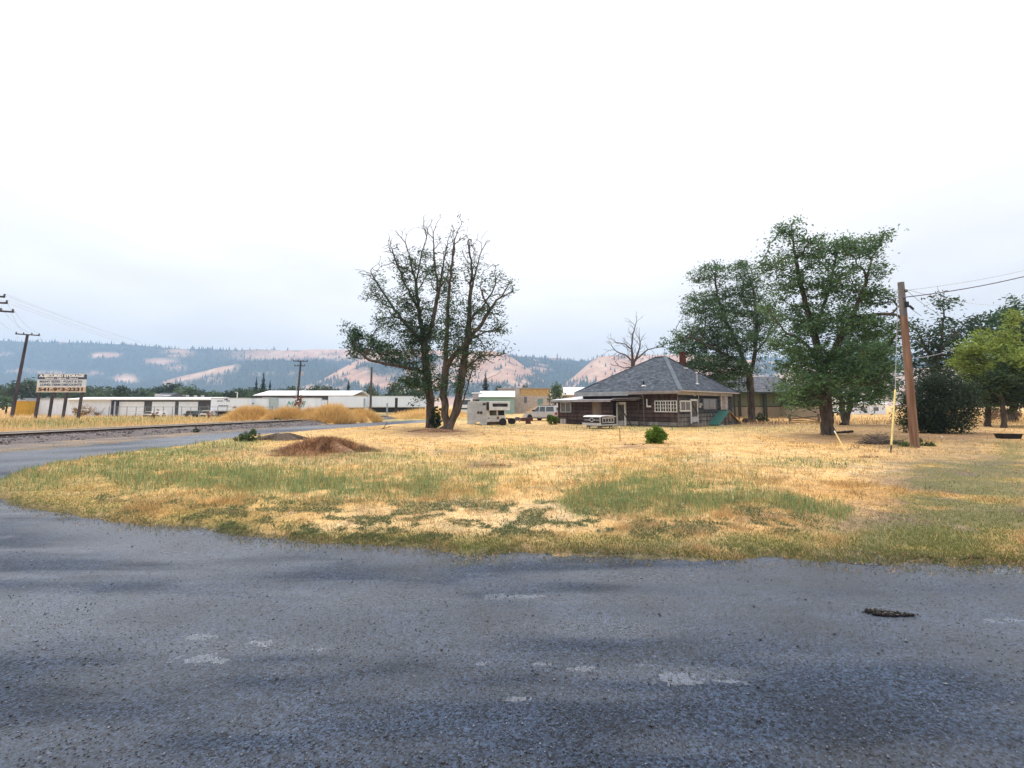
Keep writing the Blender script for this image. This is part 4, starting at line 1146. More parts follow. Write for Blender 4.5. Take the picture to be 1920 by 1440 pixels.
HC = P(1272, 802.5)                      # nearest corner of the house at ground level
HA = R(45)
hR = Vector((math.cos(HA), math.sin(HA), 0)); hL = Vector((-math.sin(HA), math.cos(HA), 0))
def onR(px, py, off=0.0):                # right-hand face: local x, z
    return onplane(px, py, HC - hL * off, hR)
def onL(px, py, off=0.0):                # left-hand face: local y, z
    return onplane(px, py, HC - hR * off, hL)
HW = onR(1373, 780)[0]
HD = onL(1093, 745)[0]
EAVE = onR(1272, 733.5)[1]
house = thing('house', 'dark shingled one storey house with a grey hipped roof', 'house', HC, HA)
MB().box(.01, HW - .06, .01, HD - .06, -.1, EAVE + .05).build('wall', M('shadow_gap_backing', (.012, .011, .012), rough=.95), house)  # near-black backing, painted as the shadow line in the gaps between courses

def shakes(face, t0, t1, z0, z1, mats, parent, off=0.0, sgn=1, h=.335, origin=None):
    """courses of shakes: each course a strip of single shakes, the butt end proud"""
    z, k = z0, 0
    while z < z1 - .06:
        zt = min(z + h, z1)
        mb = MB(); t = t0
        while t < t1:
            w = random.uniform(.16, .42); te = min(t + w, t1)
            if t1 - te < .08: te = t1
            p = random.uniform(.045, .07); g = .006; d = random.uniform(-.012, .012)
            a, b_ = t + g / 2, te - g / 2
            # outward is -y (right face) or -x (left face)
            vs = []
            for tt in (a, b_):
                for oo, zz in ((-p, z + .05 + d), (.0, z + .05 + d), (.0, zt + .0), (-.03, zt + .0)):
                    vs.append((tt, oo - off, zz) if face == 'R' else (oo - off, tt, zz))
            mb.add(vs, [(0, 1, 2, 3), (7, 6, 5, 4), (0, 4, 5, 1), (3, 2, 6, 7), (0, 3, 7, 4)])
            t = te
        mb.build('siding_course', mats(k, z) if callable(mats) else mats, parent)
        z += h; k += 1

shakes('R', 0.0, HW, .10, EAVE - .12, lambda k, z: m_gray if z < .95 else m_blue, house)
shakes('L', 0.0, HD, .10, EAVE - .12, lambda k, z: m_gray if z < .20 else m_brown, house)
MB().box(-.012, HW, -.012, HD, -.1, .10).build('foundation', M('concrete_foot', (.17, .165, .16), rough=.95, var=.3, scale=4), house)
MB().box(-.055, .0, -.055, .0, 0, EAVE - .15).build('corner_board', m_wgrey, house)

# roof
OV = .55
e0x, e1x, e0y, e1y = -OV, HW + OV, -OV, HD + OV
RZ0 = EAVE + .06
APEX = onplane(1247, 668.5, HC + hR * (HW / 2), hL)
ridge_z = APEX[1]
ry0, ry1 = APEX[0], max(APEX[0] + .3, HD - HW / 2 + 1.2)
xm = HW / 2
A0, A1 = (xm, ry0, ridge_z), (xm, ry1, ridge_z)
def slab(name, pts, mat, parent, th=.07):
    n = len(pts)
    nrm = (Vector(pts[1]) - Vector(pts[0])).cross(Vector(pts[2]) - Vector(pts[0])).normalized()
    lo = [Vector(p) - nrm * th for p in pts]
    return MB().add(list(pts) + lo, [tuple(range(n)), tuple(range(2 * n - 1, n - 1, -1))] + [(i, i + n, (i + 1) % n + n, (i + 1) % n) for i in range(n)]).build(name, mat, parent)
roofp = slab('roof', [(e0x, e0y, RZ0), (e1x, e0y, RZ0), A0], m_roof, house)
slab('roof', [(e0x, e1y, RZ0), (e0x, e0y, RZ0), A0, A1], m_roof, house)
slab('roof', [(e1x, e0y, RZ0), (e1x, e1y, RZ0), A1, A0], m_roof, house)
slab('roof', [(e1x, e1y, RZ0), (e0x, e1y, RZ0), A1], m_roof, house)
m_cap = M('hip_cap', (.115, .135, .16), rough=.9, var=.25, scale=5)
up_ = Vector((0, 0, .03))
MB().bar(Vector((e0x, e0y, RZ0)) + up_, Vector(A0) + up_, .34, .03).build('hip_cap', m_cap, roofp)
MB().bar(Vector((e1x, e0y, RZ0)) + up_, Vector(A0) + up_, .20, .03).build('hip_cap', m_roof, roofp)
MB().bar(Vector((e0x, e1y, RZ0)) + up_, Vector(A1) + up_, .20, .03).build('hip_cap', m_roof, roofp)
MB().bar(Vector(A0) + up_, Vector(A1) + up_, .25, .03).build('ridge_cap', m_roof, roofp)
# gutters, fascia, soffit
g = MB(); g.prism([(e0x - .11, RZ0 - .02), (e0x + .01, RZ0 - .02), (e0x + .01, RZ0 - .27), (e0x - .05, RZ0 - .27), (e0x - .11, RZ0 - .12)], e0y, e1y * .42)
g.build('gutter', m_trim, house)
g = MB(); g.prism([(e0x - .11, RZ0 - .01), (e0x + .01, RZ0 - .01), (e0x + .01, RZ0 - .36), (e0x - .04, RZ0 - .36), (e0x - .07, RZ0 - .16), (e0x - .11, RZ0 - .13)], e1y * .42, e1y)
g.build('gutter', m_trimg, house)
MB().box(e0x, e1x, e0y - .03, e0y + .02, RZ0 - .085, RZ0 + .012).build('fascia', M('cream_fascia', (.42, .37, .345), rough=.7, var=.15, scale=3), house)
MB().box(e0x + .02, e1x - .02, e0y + .021, 0, RZ0 - .10, RZ0 - .08).build('soffit', m_dirty, house)
MB().box(e0x + .02, -.001, .002, e1y, RZ0 - .21, RZ0 - .19).build('soffit', m_dirty, house)
MB().box(-.05, HW + .05, -.088, -.076, EAVE - .28, EAVE + .02).build('frieze', M('cream_frieze', (.50, .455, .43), rough=.75, var=.2, scale=4), house)
# vents, flue, chimney
def on_left_slope(px, py):
    n = (Vector((e0x, e0y, RZ0)) - Vector((e0x, e1y, RZ0))).cross(Vector(A0) - Vector((e0x, e1y, RZ0))).normalized()
    return slope_hit(px, py, Vector((e0x, e0y, RZ0)), n)
def slope_hit(px, py, p0, n):
    iv = house_inv
    o = iv @ Vector((0, 0, EYE)); d = iv.to_3x3() @ Vector(ray(px, py))
    t = (p0 - o).dot(n) / d.dot(n)
    return o + d * t
house_inv = (Matrix.Translation(HC) @ Matrix.Rotation(HA, 4, 'Z')).inverted()
nr = (Vector((e1x, e0y, RZ0)) - Vector((e0x, e0y, RZ0))).cross(Vector(A0) - Vector((e0x, e0y, RZ0))).normalized()
q = on_left_slope(1207, 724)
MB().tube([q - Vector((0, 0, .1)), q + Vector((0, 0, .42))], .075, 10).build('vent_pipe', m_black, roofp)
MB().lathe([(.22, -.02), (.2, .03), (.09, .10)], 12, q).build('flashing', m_white, roofp)
q = slope_hit(1307, 720, Vector((e0x, e0y, RZ0)), nr)
fl = MB().tube([q - Vector((0, 0, .1)), q + Vector((0, 0, .92))], .07, 10).build('flue_pipe', m_pipe, roofp)
MB().lathe([(.07, .92), (.13, .97), (.13, 1.0), (.05, 1.06)], 12, q).build('flue_cap', m_pipe, fl)
MB().lathe([(.20, -.03), (.18, .02), (.08, .08)], 12, q).build('flashing', m_white, roofp)
q = slope_hit(1285.5, 691.5, Vector((e0x, e0y, RZ0)), nr)
MB().box(q.x - .2, q.x + .2, q.y - .14, q.y + .14, q.z - .02, q.z + .11).build('roof_vent', m_white, roofp)
q = slope_hit(1314, 704.5, Vector((e0x, e0y, RZ0)), nr)
MB().box(q.x - .12, q.x + .12, q.y - .08, q.y + .08, q.z - .02, q.z + .06).build('roof_vent', m_trimg, roofp)
cq = onplane(1279.5, 660, HC + hL * (HD * .45), hR)
chx, chz = cq[0], cq[1]
ch_ = MB().box(chx - .24, chx + .24, HD * .45 - .24, HD * .45 + .24, EAVE, chz).build('chimney', m_brick, roofp)
MB().box(chx - .28, chx + .28, HD * .45 - .28, HD * .45 + .28, chz - .16, chz - .02).build('chimney_crown', m_brick, roofp)

def window(face, parent, px0, px1, py0, py1, cols, rows, frame, pane, off=.0, fw=.06, mull=.03, proud=.125, name='window', bars_major=None, label=None):
    on = onR if face == 'R' else onL
    ta, za = on(px0, py1, off); tb, zb = on(px1, py0, off)
    t0, t1 = min(ta, tb), max(ta, tb); z0, z1 = za, zb
    pl = (lambda a, b_, o0, o1, z_0, z_1, mb: mb.box(a, b_, -off - o1, -off - o0, z_0, z_1)) if face == 'R' else (lambda a, b_, o0, o1, z_0, z_1, mb: mb.box(-off - o1, -off - o0, a, b_, z_0, z_1))
    mb = MB()
    pl(t0, t1, .0, proud, z1 - fw, z1, mb); pl(t0, t1, .0, proud, z0, z0 + fw, mb)
    pl(t0, t0 + fw, .0, proud, z0 + fw, z1 - fw, mb); pl(t1 - fw, t1, .0, proud, z0 + fw, z1 - fw, mb)
    w = mb.build(name, frame, parent, label=label)
    iw, ih = t1 - t0 - 2 * fw, z1 - z0 - 2 * fw
    for c_ in range(1, cols):
        a = t0 + fw + iw * c_ / cols
        mw = mull * (2.2 if bars_major and c_ % bars_major == 0 else 1)
        pl(a - mw / 2, a + mw / 2, .06, proud - .012, z0 + fw, z1 - fw, MB_ := MB()); MB_.build('mullion', frame, w)
    for r_ in range(1, rows):
        a = z0 + fw + ih * r_ / rows
        pl(t0 + fw, t1 - fw, .06, proud - .016, a - mull / 2, a + mull / 2, MB_ := MB()); MB_.build('glazing_bar', frame, w)
    for c_ in range(cols):
        for r_ in range(rows):
            a0 = t0 + fw + iw * c_ / cols; z_0 = z0 + fw + ih * r_ / rows
            d = random.uniform(-.002, .002)
            pl(a0, a0 + iw / cols - .001, .082 + d, .092 + d, z_0, z_0 + ih / rows - .001, MB_ := MB()); MB_.build('pane', pane, w)
    return (t0, t1, z0, z1, w)

window('L', house, 1229, 1270, 751, 772.5, 8, 3, m_white, m_glass, bars_major=2, mull=.035, label='wide white window of many small panes')
window('R', house, 1273.5, 1292.5, 751, 772, 2, 1, m_white, m_curt, mull=.07, fw=.12)
window('R', house, 1317, 1341, 748, 767.5, 2, 1, M('alu_frame', (.22, .22, .225), rough=.45, metal=.4), m_curt, mull=.05, fw=.05)
# small white L shaped window frame (the sash is gone)
t1_, z1_ = onL(1213, 748); t0_, z0_ = onL(1221.5, 763.5)
mb = MB(); mb.box(-.12, -.0, t1_ - .09, t1_, z0_, z1_); mb.box(-.12, 0, t0_, t1_ - .09, z0_, z0_ + .13)
w_ = mb.build('window_frame', m_white, house); MB().box(-.095, -.08, t0_, t1_ - .09, z0_ + .13, z1_).build('pane', m_black, w_)

def door(face, px0, px1, py0, py1, leaf, off=0.0, fw=.10, kick=None, top=None, name='door', label=None):
    on = onR if face == 'R' else onL
    ta, za = on(px0, py1, off); tb, zb = on(px1, py0, off)
    t0, t1 = min(ta, tb), max(ta, tb)
    pl = (lambda a, b_, o0, o1, z_0, z_1, mb: mb.box(a, b_, -off - o1, -off - o0, z_0, z_1)) if face == 'R' else (lambda a, b_, o0, o1, z_0, z_1, mb: mb.box(-off - o1, -off - o0, a, b_, z_0, z_1))
    mb = MB(); pl(t0, t0 + fw, 0, .13, za, zb, mb); pl(t1 - fw, t1, 0, .13, za, zb, mb); pl(t0 + fw, t1 - fw, 0, .13, zb - fw * 1.6, zb, mb)
    fr = mb.build('door_frame', m_white, house, label=label)
    pl(t0 + fw, t1 - fw, 0.03, .095, za, zb - fw * 1.6, MB_ := MB()); dl = MB_.build(name, leaf, fr)
    if kick: pl(t0 + fw + .01, t1 - fw - .01, .096, .115, za + .1, za + kick, MB_ := MB()); MB_.build('kick_panel', m_dirty, fr)
    return t0, t1, za, zb
m_screen = M('torn_screen', (.085, .075, .07), rough=.7, var=.4, scale=4)
t0, t1, z0, z1 = door('R', 1294, 1305.5, 748.5, 794, m_screen, kick=.55, label='white framed screen door on the right face')
MB().bar((t0 + .1, -.12, z1 - .2), (t1 - .05, -.12, z0 + .75), .05, .03).build('door_brace', m_wdark, house)
MB().box(t0 - .3, t1 + .5, -.75, -.05, -.05, z0 - .03).build('step', m_wgrey, house)
t0, t1, z0, z1 = door('R', 1350.5, 1359, 738.5, 768, M('faded_door', (.36, .29, .25), rough=.8, var=.3, scale=5), fw=.12, label='faded door above the basement hood')
p_ = onR(1352.5, 735)
MB().tube([(p_[0], -.5, .9), (p_[0], -.5, EAVE - .02)], .05, 8).build('porch_post', m_dirty, house)
# meter, conduit, lamp
t_, z_ = onR(1308.5, 758)
MB().tube([(t_, -.09, z_), (t_, -.09, EAVE + .0)], .03, 8).build('conduit', m_pipe, house)
mt = MB().box(t_ - .13, t_ + .17, -.22, -.05, z_ - .28, z_ + .1).build('meter_box', m_pipe, house)
MB().lathe([(.10, 0), (.10, .08), (.06, .12)], 12, (t_ + .05, -.34, z_ - .02), 'y').build('meter', m_pipe, mt)
t_, z_ = onR(1300.3, 741)
MB().lathe([(.03, 0), (.09, .05), (.10, .12), (.05, .18)], 12, (t_, -.08, z_ - .08)).build('lamp', m_white, house)
t_, z_ = onR(1299.5, 732.5)
MB().lathe([(.03, 0), (.10, .06), (.05, .12)], 8, (t_, -.12, z_ - .05)).build('lamp', m_black, house)
# leaning downpipe on the left face
t_, z_ = onL(1208.5, 734); tb_, zb_ = onL(1209.5, 800)
MB().tube([(-.62, t_, EAVE - .02), (-.30, t_ - .05, EAVE - .5), (-.16, (t_ + tb_) / 2, 1.4), (-.12, tb_, .0)], [.055, .055, .05, .05], 8).build('downpipe', m_wgrey, house)

# gabled hood over the basement stair, green metal on its left slope
hx0 = onplane(1346, 796, HC - hL * .95, hR)[0]; hx1 = onplane(1388, 795.5, HC - hL * .95, hR)[0]
hxr, hzr = onplane(1366.5, 771, HC - hL * .95, hR)
hood = thing('basement_hood', 'low gabled stair hood with one green metal slope against the house', 'hood', HC, HA)
yo = -.95
m_green = M('green_sheet_metal', (.040, .135, .115), rough=.42, metal=.2, var=.15, scale=3)
a, b_ = Vector((hxr + .04, yo - .08, hzr + .04)), Vector((hx0 - .06, yo - .08, .12))
n_ = (b_ - a); L_ = n_.length
gp = MB()
gp.add([a, b_, b_ + Vector((0, .9, 0)), a + Vector((0, .9, 0)), a - Vector((0, 0, .03)), b_ - Vector((0, 0, .03)), b_ + Vector((0, .9, -.03)), a + Vector((0, .9, -.03))],
       [(0, 1, 2, 3), (7, 6, 5, 4), (0, 4, 5, 1), (1, 5, 6, 2), (2, 6, 7, 3), (3, 7, 4, 0)])
gs = gp.build('metal_slope', m_green, hood)
for k in range(6):
    y_ = yo - .06 + k * .175
    MB().bar((a.x, y_, a.z + .015), (b_.x, y_, b_.z + .015), .035, .035).build('metal_rib', M('green_rib', (.10, .26, .225), rough=.45), gs)
MB().bar((hxr, yo - .06, hzr + .02), (hx1 + .03, yo - .06, .03), .10, .05).build('barge_board', m_wood, hood)
slab('board_slope', [(hxr, yo, hzr), (hxr, -.05, hzr), (hx1, -.05, .02), (hx1, yo, .02)], m_wdark, hood, .04)
MB().prism([(hx0, -.1), (hx0, .08), (hxr - .02, hzr - .06), (hx1 - .06, .06), (hx1 - .06, -.1)], yo + .05, yo + .09).build('gable', m_gray, hood)
for k in range(3):
    zz = .32 + k * .33
    f0 = hx0 + (hxr - hx0) * (zz / hzr) + .05; f1 = hx1 + (hxr - hx1) * (zz / hzr) - .05
    MB().box(f0, f1, yo + .02, yo + .045, zz - .03, zz + .0).build('gable_lath', m_wdark, hood)
MB().bar((hxr + .05, yo - .02, hzr - .10), (hxr + .12, yo - .02, .40), .17, .06).build('gable_stud', m_wood, hood)
MB().box(hx0 - .1, hx0 + .75, yo - .25, yo - .10, -.02, .11).build('sill_board', m_dirty, hood)

# ---------------------------------------------------------------- low annex along the left face
OA = .7
ay1 = onL(1046, 780, OA)[0]; ay0 = onL(1149, 780, OA)[0]; ayp = onL(1198, 750, OA)[0]
AZ = onL(1090, 750, OA + .3)[1]
annex = thing('annex', 'low flat roofed annex with brown shingles joined to the house', 'shed', HC, HA)
MB().box(-OA + .05, 3.4, max(ay0, HD + .12) , ay1 - .05, -.1, AZ - .02).build('wall', MATS['shadow_gap_backing'], annex)
MB().box(-OA + .05, -.12, ay0 + .01, max(ay0, HD + .12), -.1, AZ - .02).build('wall', MATS['shadow_gap_backing'], annex)
shakes('L', ay0, ay1, .06, AZ - .03, lambda k, z: m_brown, annex, off=OA - .05, h=.33)
shakes_end = MB().box(-OA + .02, 3.4, ay1 - .05, ay1 - .01, .0, AZ - .05).build('end_wall', m_brown, annex)
m_mroof = M('white_metal_roof', (.66, .67, .69), rough=.45, var=.10, scale=2)
ra = [(-OA - .45, ay0 - .1, AZ + .02), (-OA - .45, ay1 + .55, AZ + .02), (3.6, ay1 + .55, AZ + .42), (3.6, HD + .75, AZ + .42), (.0, HD + .75, AZ + .09), (-.05, ay0 - .1, AZ + .085)]
MB().add(ra + [Vector(p) - Vector((0, 0, .05)) for p in ra], [(0, 5, 4, 3, 2, 1), (6, 7, 8, 9, 10, 11)] + [(i, (i + 1) % 6, (i + 1) % 6 + 6, i + 6) for i in range(6)]).build('roof', m_mroof, annex)
MB().box(-OA - .48, -OA - .44, ay0 - .1, ay1 + .57, AZ - .19, AZ + .012).build('fascia', m_trim, annex)
MB().box(-OA - .48, 3.6, ay1 + .52, ay1 + .57, AZ - .16, AZ + .0).build('fascia', m_trim, annex)
# corrugated porch roof, rusty at the rim
cw = MB(); ny = int((ay0 - .1 - ayp) / .055)
vs = []
for i in range(ny + 1):
    y_ = ayp + i * .055; dz = .022 * math.sin(i * math.pi / 1.5)
    vs += [(-OA - .42, y_, AZ - .05 + dz), (-.05, y_, AZ + .10 + dz)]
cw.add(vs, [(2 * i, 2 * i + 1, 2 * i + 3, 2 * i + 2) for i in range(ny)])
co = cw.build('corrugated_sheet', M('rusty_sheet', (.30, .25, .235), rough=.7, col2=(.14, .075, .055), scale=5, detail=6), annex)
MB().box(-OA - .30, -.04, ayp - .02, ay0 - .11, AZ + .11, AZ + .13).build('roof', m_mroof, annex)
window('L', annex, 1052, 1071.5, 754.5, 773, 2, 1, m_dirty, m_curt, off=OA, fw=.06, mull=.05)
t0, z0 = onL(1128.5, 776, OA); t1, z1 = onL(1111, 754, OA)
MB().box(-OA - .06, -OA + .0, t0, t1, .7, AZ - .08).build('plywood_panel', M('stained_plywood', (.095, .072, .062), rough=.85, col2=(.18, .135, .105), scale=3, stretch=(1, 1, .25), detail=7), annex)
t0, z0 = onL(1062, 796.5, OA); t1, z1 = onL(1052.5, 785, OA)
MB().box(-OA - .16, -OA - .02, t0, t1, .03, z1).build('crawl_hatch', m_dirty, annex)
# recessed doorway
q = house
t0, t1, z0, z1 = door('L', 1157.5, 1174, 754, 799.5, m_screen, off=.06, fw=.13, kick=.5, label='white door frame under the rusty porch roof')
a_ = onL(1156, 752, .5); b_ = onL(1185, 800, .9)
MB().bar((-.5, a_[0], a_[1]), (-.9, b_[0], .02), .09, .05).build('leaning_board', m_wdark, annex)
p_ = onL(1196.5, 790, .6)
MB().bar((-.62, ayp + .1, 0), (-.62, ayp + .1, AZ - .06), .07).build('porch_post', m_wdark, annex)

# ================================================================ THE CAMPER SHELL ON SAWHORSES
cc = P(1126, 806)
CA = R(40)
cR = Vector((math.cos(CA), math.sin(CA), 0)); cL = Vector((-math.sin(CA), math.cos(CA), 0))
lw = onplane(1094, 790, cc, cL)[0]; rw = onplane(1155, 790, cc, cR)[0]
zb = onplane(1126, 797, cc, cR)[1]; zt = onplane(1126, 780.5, cc, cR)[1]
shell = thing('truck_canopy', 'dark pickup canopy with a white roof standing on sawhorses', 'canopy', cc, CA)
m_shell = M('dark_canopy_paint', (.028, .027, .033), rough=.5, var=.3, scale=5)
m_silver = M('silver_trim', (.52, .52, .53), rough=.4, metal=.3, var=.15, scale=5)
mb = MB(); mb.prism([(0, zb), (rw, zb), (rw - .06, zt - .02), (rw - .22, zt), (.16, zt), (.02, zt - .06)], .0, lw)
mb.build('shell', m_shell, shell)
mb = MB(); pr = [(.0, zt - .07), (.14, zt + .012), (.5, zt + .05), (rw - .5, zt + .05), (rw - .20, zt + .012), (rw - .0, zt - .10), (rw - .10, zt - .02), (.10, zt - .03)]
mb.prism(pr, -.05, lw + .06); mb.build('roof', M('off_white_gelcoat', (.58, .57, .56), rough=.5, var=.12, scale=3), shell)
MB().box(-.07, .04, -.04, lw + .08, zb - .06, zb + .13).build('rear_sill', m_silver, shell)
MB().box(-.03, rw, -.04, .0, zb - .05, zb + .03).build('side_rail', m_silver, shell)
for zz in (.30, .40):
    z_ = zb + (zt - zb) * zz + .12
    for y0_, y1_ in ((lw * .06, lw * .30), (lw * .72, lw * .95)):
        MB().box(-.012, -.002, y0_, y1_, z_, z_ + .02).build('stripe', m_silver, shell)
MB().box(-.02, .0, -.01, .05, zb, zt - .05).build('corner_trim', m_silver, shell)
# bow-tie emblem outline on the rear door
ez, ey, ew, eh = zb + (zt - zb) * .57, lw * .50, .30, .155
out_ = [(-1, -.38), (-.42, -.38), (-.34, -1), (.30, -1), (.38, -.38), (1, -.38), (.90, .38), (.42, .38), (.34, 1), (-.30, 1), (-.38, .38), (-.90, .38)]
inn = [(x_ * .80, z_ * (.62 if abs(z_) < .9 else .74)) for x_, z_ in out_]
vs = [(-.014, ey - x_ * ew, ez + z_ * eh) for x_, z_ in out_] + [(-.014, ey - x_ * ew, ez + z_ * eh) for x_, z_ in inn]
vs += [(-.004, p[1], p[2]) for p in vs]
n_ = 12
fs = [(i, (i + 1) % n_, n_ + (i + 1) % n_, n_ + i) for i in range(n_)] + [(2 * n_ + i, 2 * n_ + (i + 1) % n_, (i + 1) % n_, i) for i in range(n_)]
MB().add(vs, fs).build('emblem', m_white, shell, label='white outline of a slanted cross badge')
# side window of four panes
w0, w1, wz0, wz1 = rw * .12, rw * .86, zb + (zt - zb) * .22, zb + (zt - zb) * .84
mb = MB(); mb.box(w0, w1, -.03, .0, wz1 - .045, wz1); mb.box(w0, w1, -.03, .0, wz0, wz0 + .045); mb.box(w0, w0 + .05, -.03, .0, wz0 + .045, wz1 - .045); mb.box(w1 - .05, w1, -.03, .0, wz0 + .045, wz1 - .045)
sw = mb.build('side_window', m_dirty, shell)
for k in range(4):
    a = w0 + .05 + (w1 - w0 - .1) * k / 4; b2 = w0 + .05 + (w1 - w0 - .1) * (k + 1) / 4
    MB().box(a + .03, b2 - .03, -.014, -.006, wz0 + .08, wz1 - .08).build('pane', m_glass, sw)
    if k: MB().box(a - .03, a + .03, -.026, .0, wz0 + .045, wz1 - .045).build('mullion', m_dirty, sw)
MB().box(w0 + .05, w1 - .05, -.005, .001, wz0 + .045, wz1 - .045).build('window_back', m_dirty, sw)
for i, yy in enumerate((lw * .18, lw * .82)):
    hz_ = zb - .07
    sh = thing('sawhorse', ('near' if i == 0 else 'rear') + ' wooden sawhorse under the dark truck canopy', 'sawhorse', cc + cL * yy, CA)
    MB().box(.05, rw - .1, -.045, .045, hz_ - .09, hz_ + .0).build('beam', m_wgrey, sh)
    for xx in (.25, rw - .3):
        for s in (-1, 1):
            MB().bar((xx, s * .03, hz_ - .05), (xx + .12 * (1 if xx > .5 else -1), s * .24, -.02), .08, .04).build('leg', m_wgrey, sh)

# ================================================================ CAB-OVER CAMPER
kc = P(912.5, 798)
KA = R(36)
kR = Vector((math.cos(KA), math.sin(KA), 0)); kL = Vector((-math.sin(KA), math.cos(KA), 0))
kl = onplane(876, 780, kc, kL)[0]; kr = onplane(947.5, 780, kc, kR)[0]
kz = onplane(913, 754, kc, kR)[1]; kmid = onplane(913, 769, kc, kR)[1]; klow = onplane(913, 789, kc, kR)[1]
camper = thing('slide_in_camper', 'weathered white slide in truck camper standing on the ground', 'camper', kc, KA)
m_alu = M('chalky_aluminium', (.44, .47, .50), rough=.5, metal=.1, var=.14, scale=1.2, stretch=(1, 1, 4), detail=4)
m_camp = M('camper_white', (.60, .60, .605), rough=.55, var=.15, scale=2.5, detail=6)
def csect(y0, y1, x0, x1, z0, z1, name, mat):
    return MB().box(x0, x1, y0, y1, z0, z1).build(name, mat, camper)
# side wall with rounded upper rear corner, corrugated by thin laps
side = [(0.02, 0), (kl * .28, 0), (kl * .34, .26), (kl * .52, .30), (kl * .58, .05), (kl, .05), (kl, kz - .22), (kl - .06, kz - .08), (kl - .22, kz), (.02, kz)]
MB().prism([(p[0], p[1]) for p in side], 0.0, .05, axis='x').build('side_panel', m_alu, camper)
MB().box(.05, kr, .04, kl - .03, .32, kz - .03).build('body', m_camp, camper)
nz_ = 15
for k in range(1, nz_):
    z_ = .3 + (kz - .38) * k / nz_
    MB().box(-.014, .0, .03, kl - .03, z_, z_ + .016).build('side_seam', m_alu, camper)
MB().box(-.02, .02, kl * .52, kl * .55, kmid, kz - .03).build('side_trim', m_alu, camper)
MB().prism([(-.08, kz), (kl * 1.0 - .25, kz), (kl - .10, kz - .05), (kl - .25, kz + .07), (.1, kz + .08), (-.40, kz + .07), (-.42, kz + .0)], -.03, kr + .25, axis='x').build('roof', M('camper_roof', (.68, .68, .68), rough=.5, var=.1, scale=3), camper)
MB().box(-.02, kr + .22, -.40, .04, kmid, kz).build('cab_over', m_camp, camper)
MB().prism([(-.40, kmid + .0), (-.40, kmid + .30), (-.43, kmid + .30), (-.43, kmid)], .0, kr + .2, axis='x').build('cab_over_lip', m_camp, camper)
MB().box(-.035, -.02, -.41, .02, kmid, kz).build('cab_over_edge', m_black, camper)
MB().box(kr * .18, kr * .98, -.425, -.40, kz - .42, kz - .12).build('cab_over_window', m_glass, camper)
MB().box(.0, kr, .0, .04, klow, kmid).build('front_wall', m_camp, camper)
fz = (klow + kmid) / 2
for a, b2 in ((.16, .50), (.60, .93)):
    w_ = MB().box(kr * a, kr * b2, -.025, .0, fz + .0, kmid - .04).build('front_window', m_glass, camper)
    MB().box(kr * a - .03, kr * b2 + .03, -.015, .001, fz - .03, kmid - .01).build('window_trim', m_dirty, w_)
MB().prism([(kr * .53, klow + .16), (kr * .60, klow + .09), (kr * .66, klow + .16), (kr * .67, klow + .30), (kr * .60, klow + .40), (kr * .53, klow + .30)], -.02, .0).build('badge', M('brown_badge', (.20, .12, .06), rough=.7, var=.5, scale=14), camper)
MB().lathe([(.06, 0), (.06, .02)], 12, (kr * .11, -.02, klow + .22), 'y').build('filler_cap', m_black, camper)
MB().box(.10, kr * .96, .35, .5, .0, .40).build('lower_panel', M('water_stained_plywood', (.17, .125, .085), rough=.85, var=.4, scale=3), camper)
MB().box(.02, .16, .05, .40, .0, klow).build('lower_post', m_wdark, camper)
for p0, p1, q0, q1 in ((887, 893.5, 770, 776.5), (894.5, 905, 771, 777)):
    ya, z0_ = onplane(p1, q1, kc, kL); yb, z1_ = onplane(p0, q0, kc, kL)
w_ = MB().box(-.03, .0, onplane(905.5, 775, kc, kL)[0], onplane(894.5, 775, kc, kL)[0], onplane(900, 777, kc, kL)[1], onplane(900, 770.5, kc, kL)[1]).build('side_window', m_dirty, camper)
sy0, sy1 = onplane(905.5, 775, kc, kL)[0], onplane(894.5, 775, kc, kL)[0]; sz0, sz1 = onplane(900, 777, kc, kL)[1], onplane(900, 770.5, kc, kL)[1]
for a, b2 in ((.08, .46), (.54, .92)):
    MB().box(-.042, -.03, sy0 + (sy1 - sy0) * a, sy0 + (sy1 - sy0) * b2, sz0 + .05, sz1 - .05).build('pane', m_glass, w_)
MB().box(-.03, .0, onplane(911, 757, kc, kL)[0], onplane(905.5, 757, kc, kL)[0], onplane(908, 760, kc, kL)[1], onplane(908, 756, kc, kL)[1]).build('side_vent', m_wdark, camper)

def wheel(parent, c, r, w, axis, tyre, rim, name='wheel', n=20):
    wh = MB().lathe([(r * .62, -w * .48), (r * .90, -w * .5), (r, -w * .36), (r, w * .36), (r * .90, w * .5), (r * .62, w * .48)], n, c, axis).build(name, tyre, parent, smooth=False)
    MB().lathe([(.02, -w * .42), (r * .30, -w * .44), (r * .55, -w * .30), (r * .63, -w * .46), (r * .63, w * .46), (r * .5, w * .3), (.02, w * .42)], n, c, axis).build('rim', rim, wh)
    return wh
m_tyre = M('tyre_rubber', (.018, .018, .02), rough=.85, var=.3, scale=20, bump=.5, bscale=60)
m_rim = M('steel_rim', (.22, .22, .23), rough=.5, metal=.5, var=.3, scale=8)
m_rimd = M('dark_rim', (.03, .03, .032), rough=.7, var=.4, scale=10)
sp_ = thing('spare_wheel', 'black truck wheel leaning against the camper front', 'wheel', P(943.5, 798.5), KA)
wheel(sp_, (0, 0, .34), .345, .24, 'y', m_tyre, m_rimd)
sp_.rotation_euler = (R(-8), 0, KA)

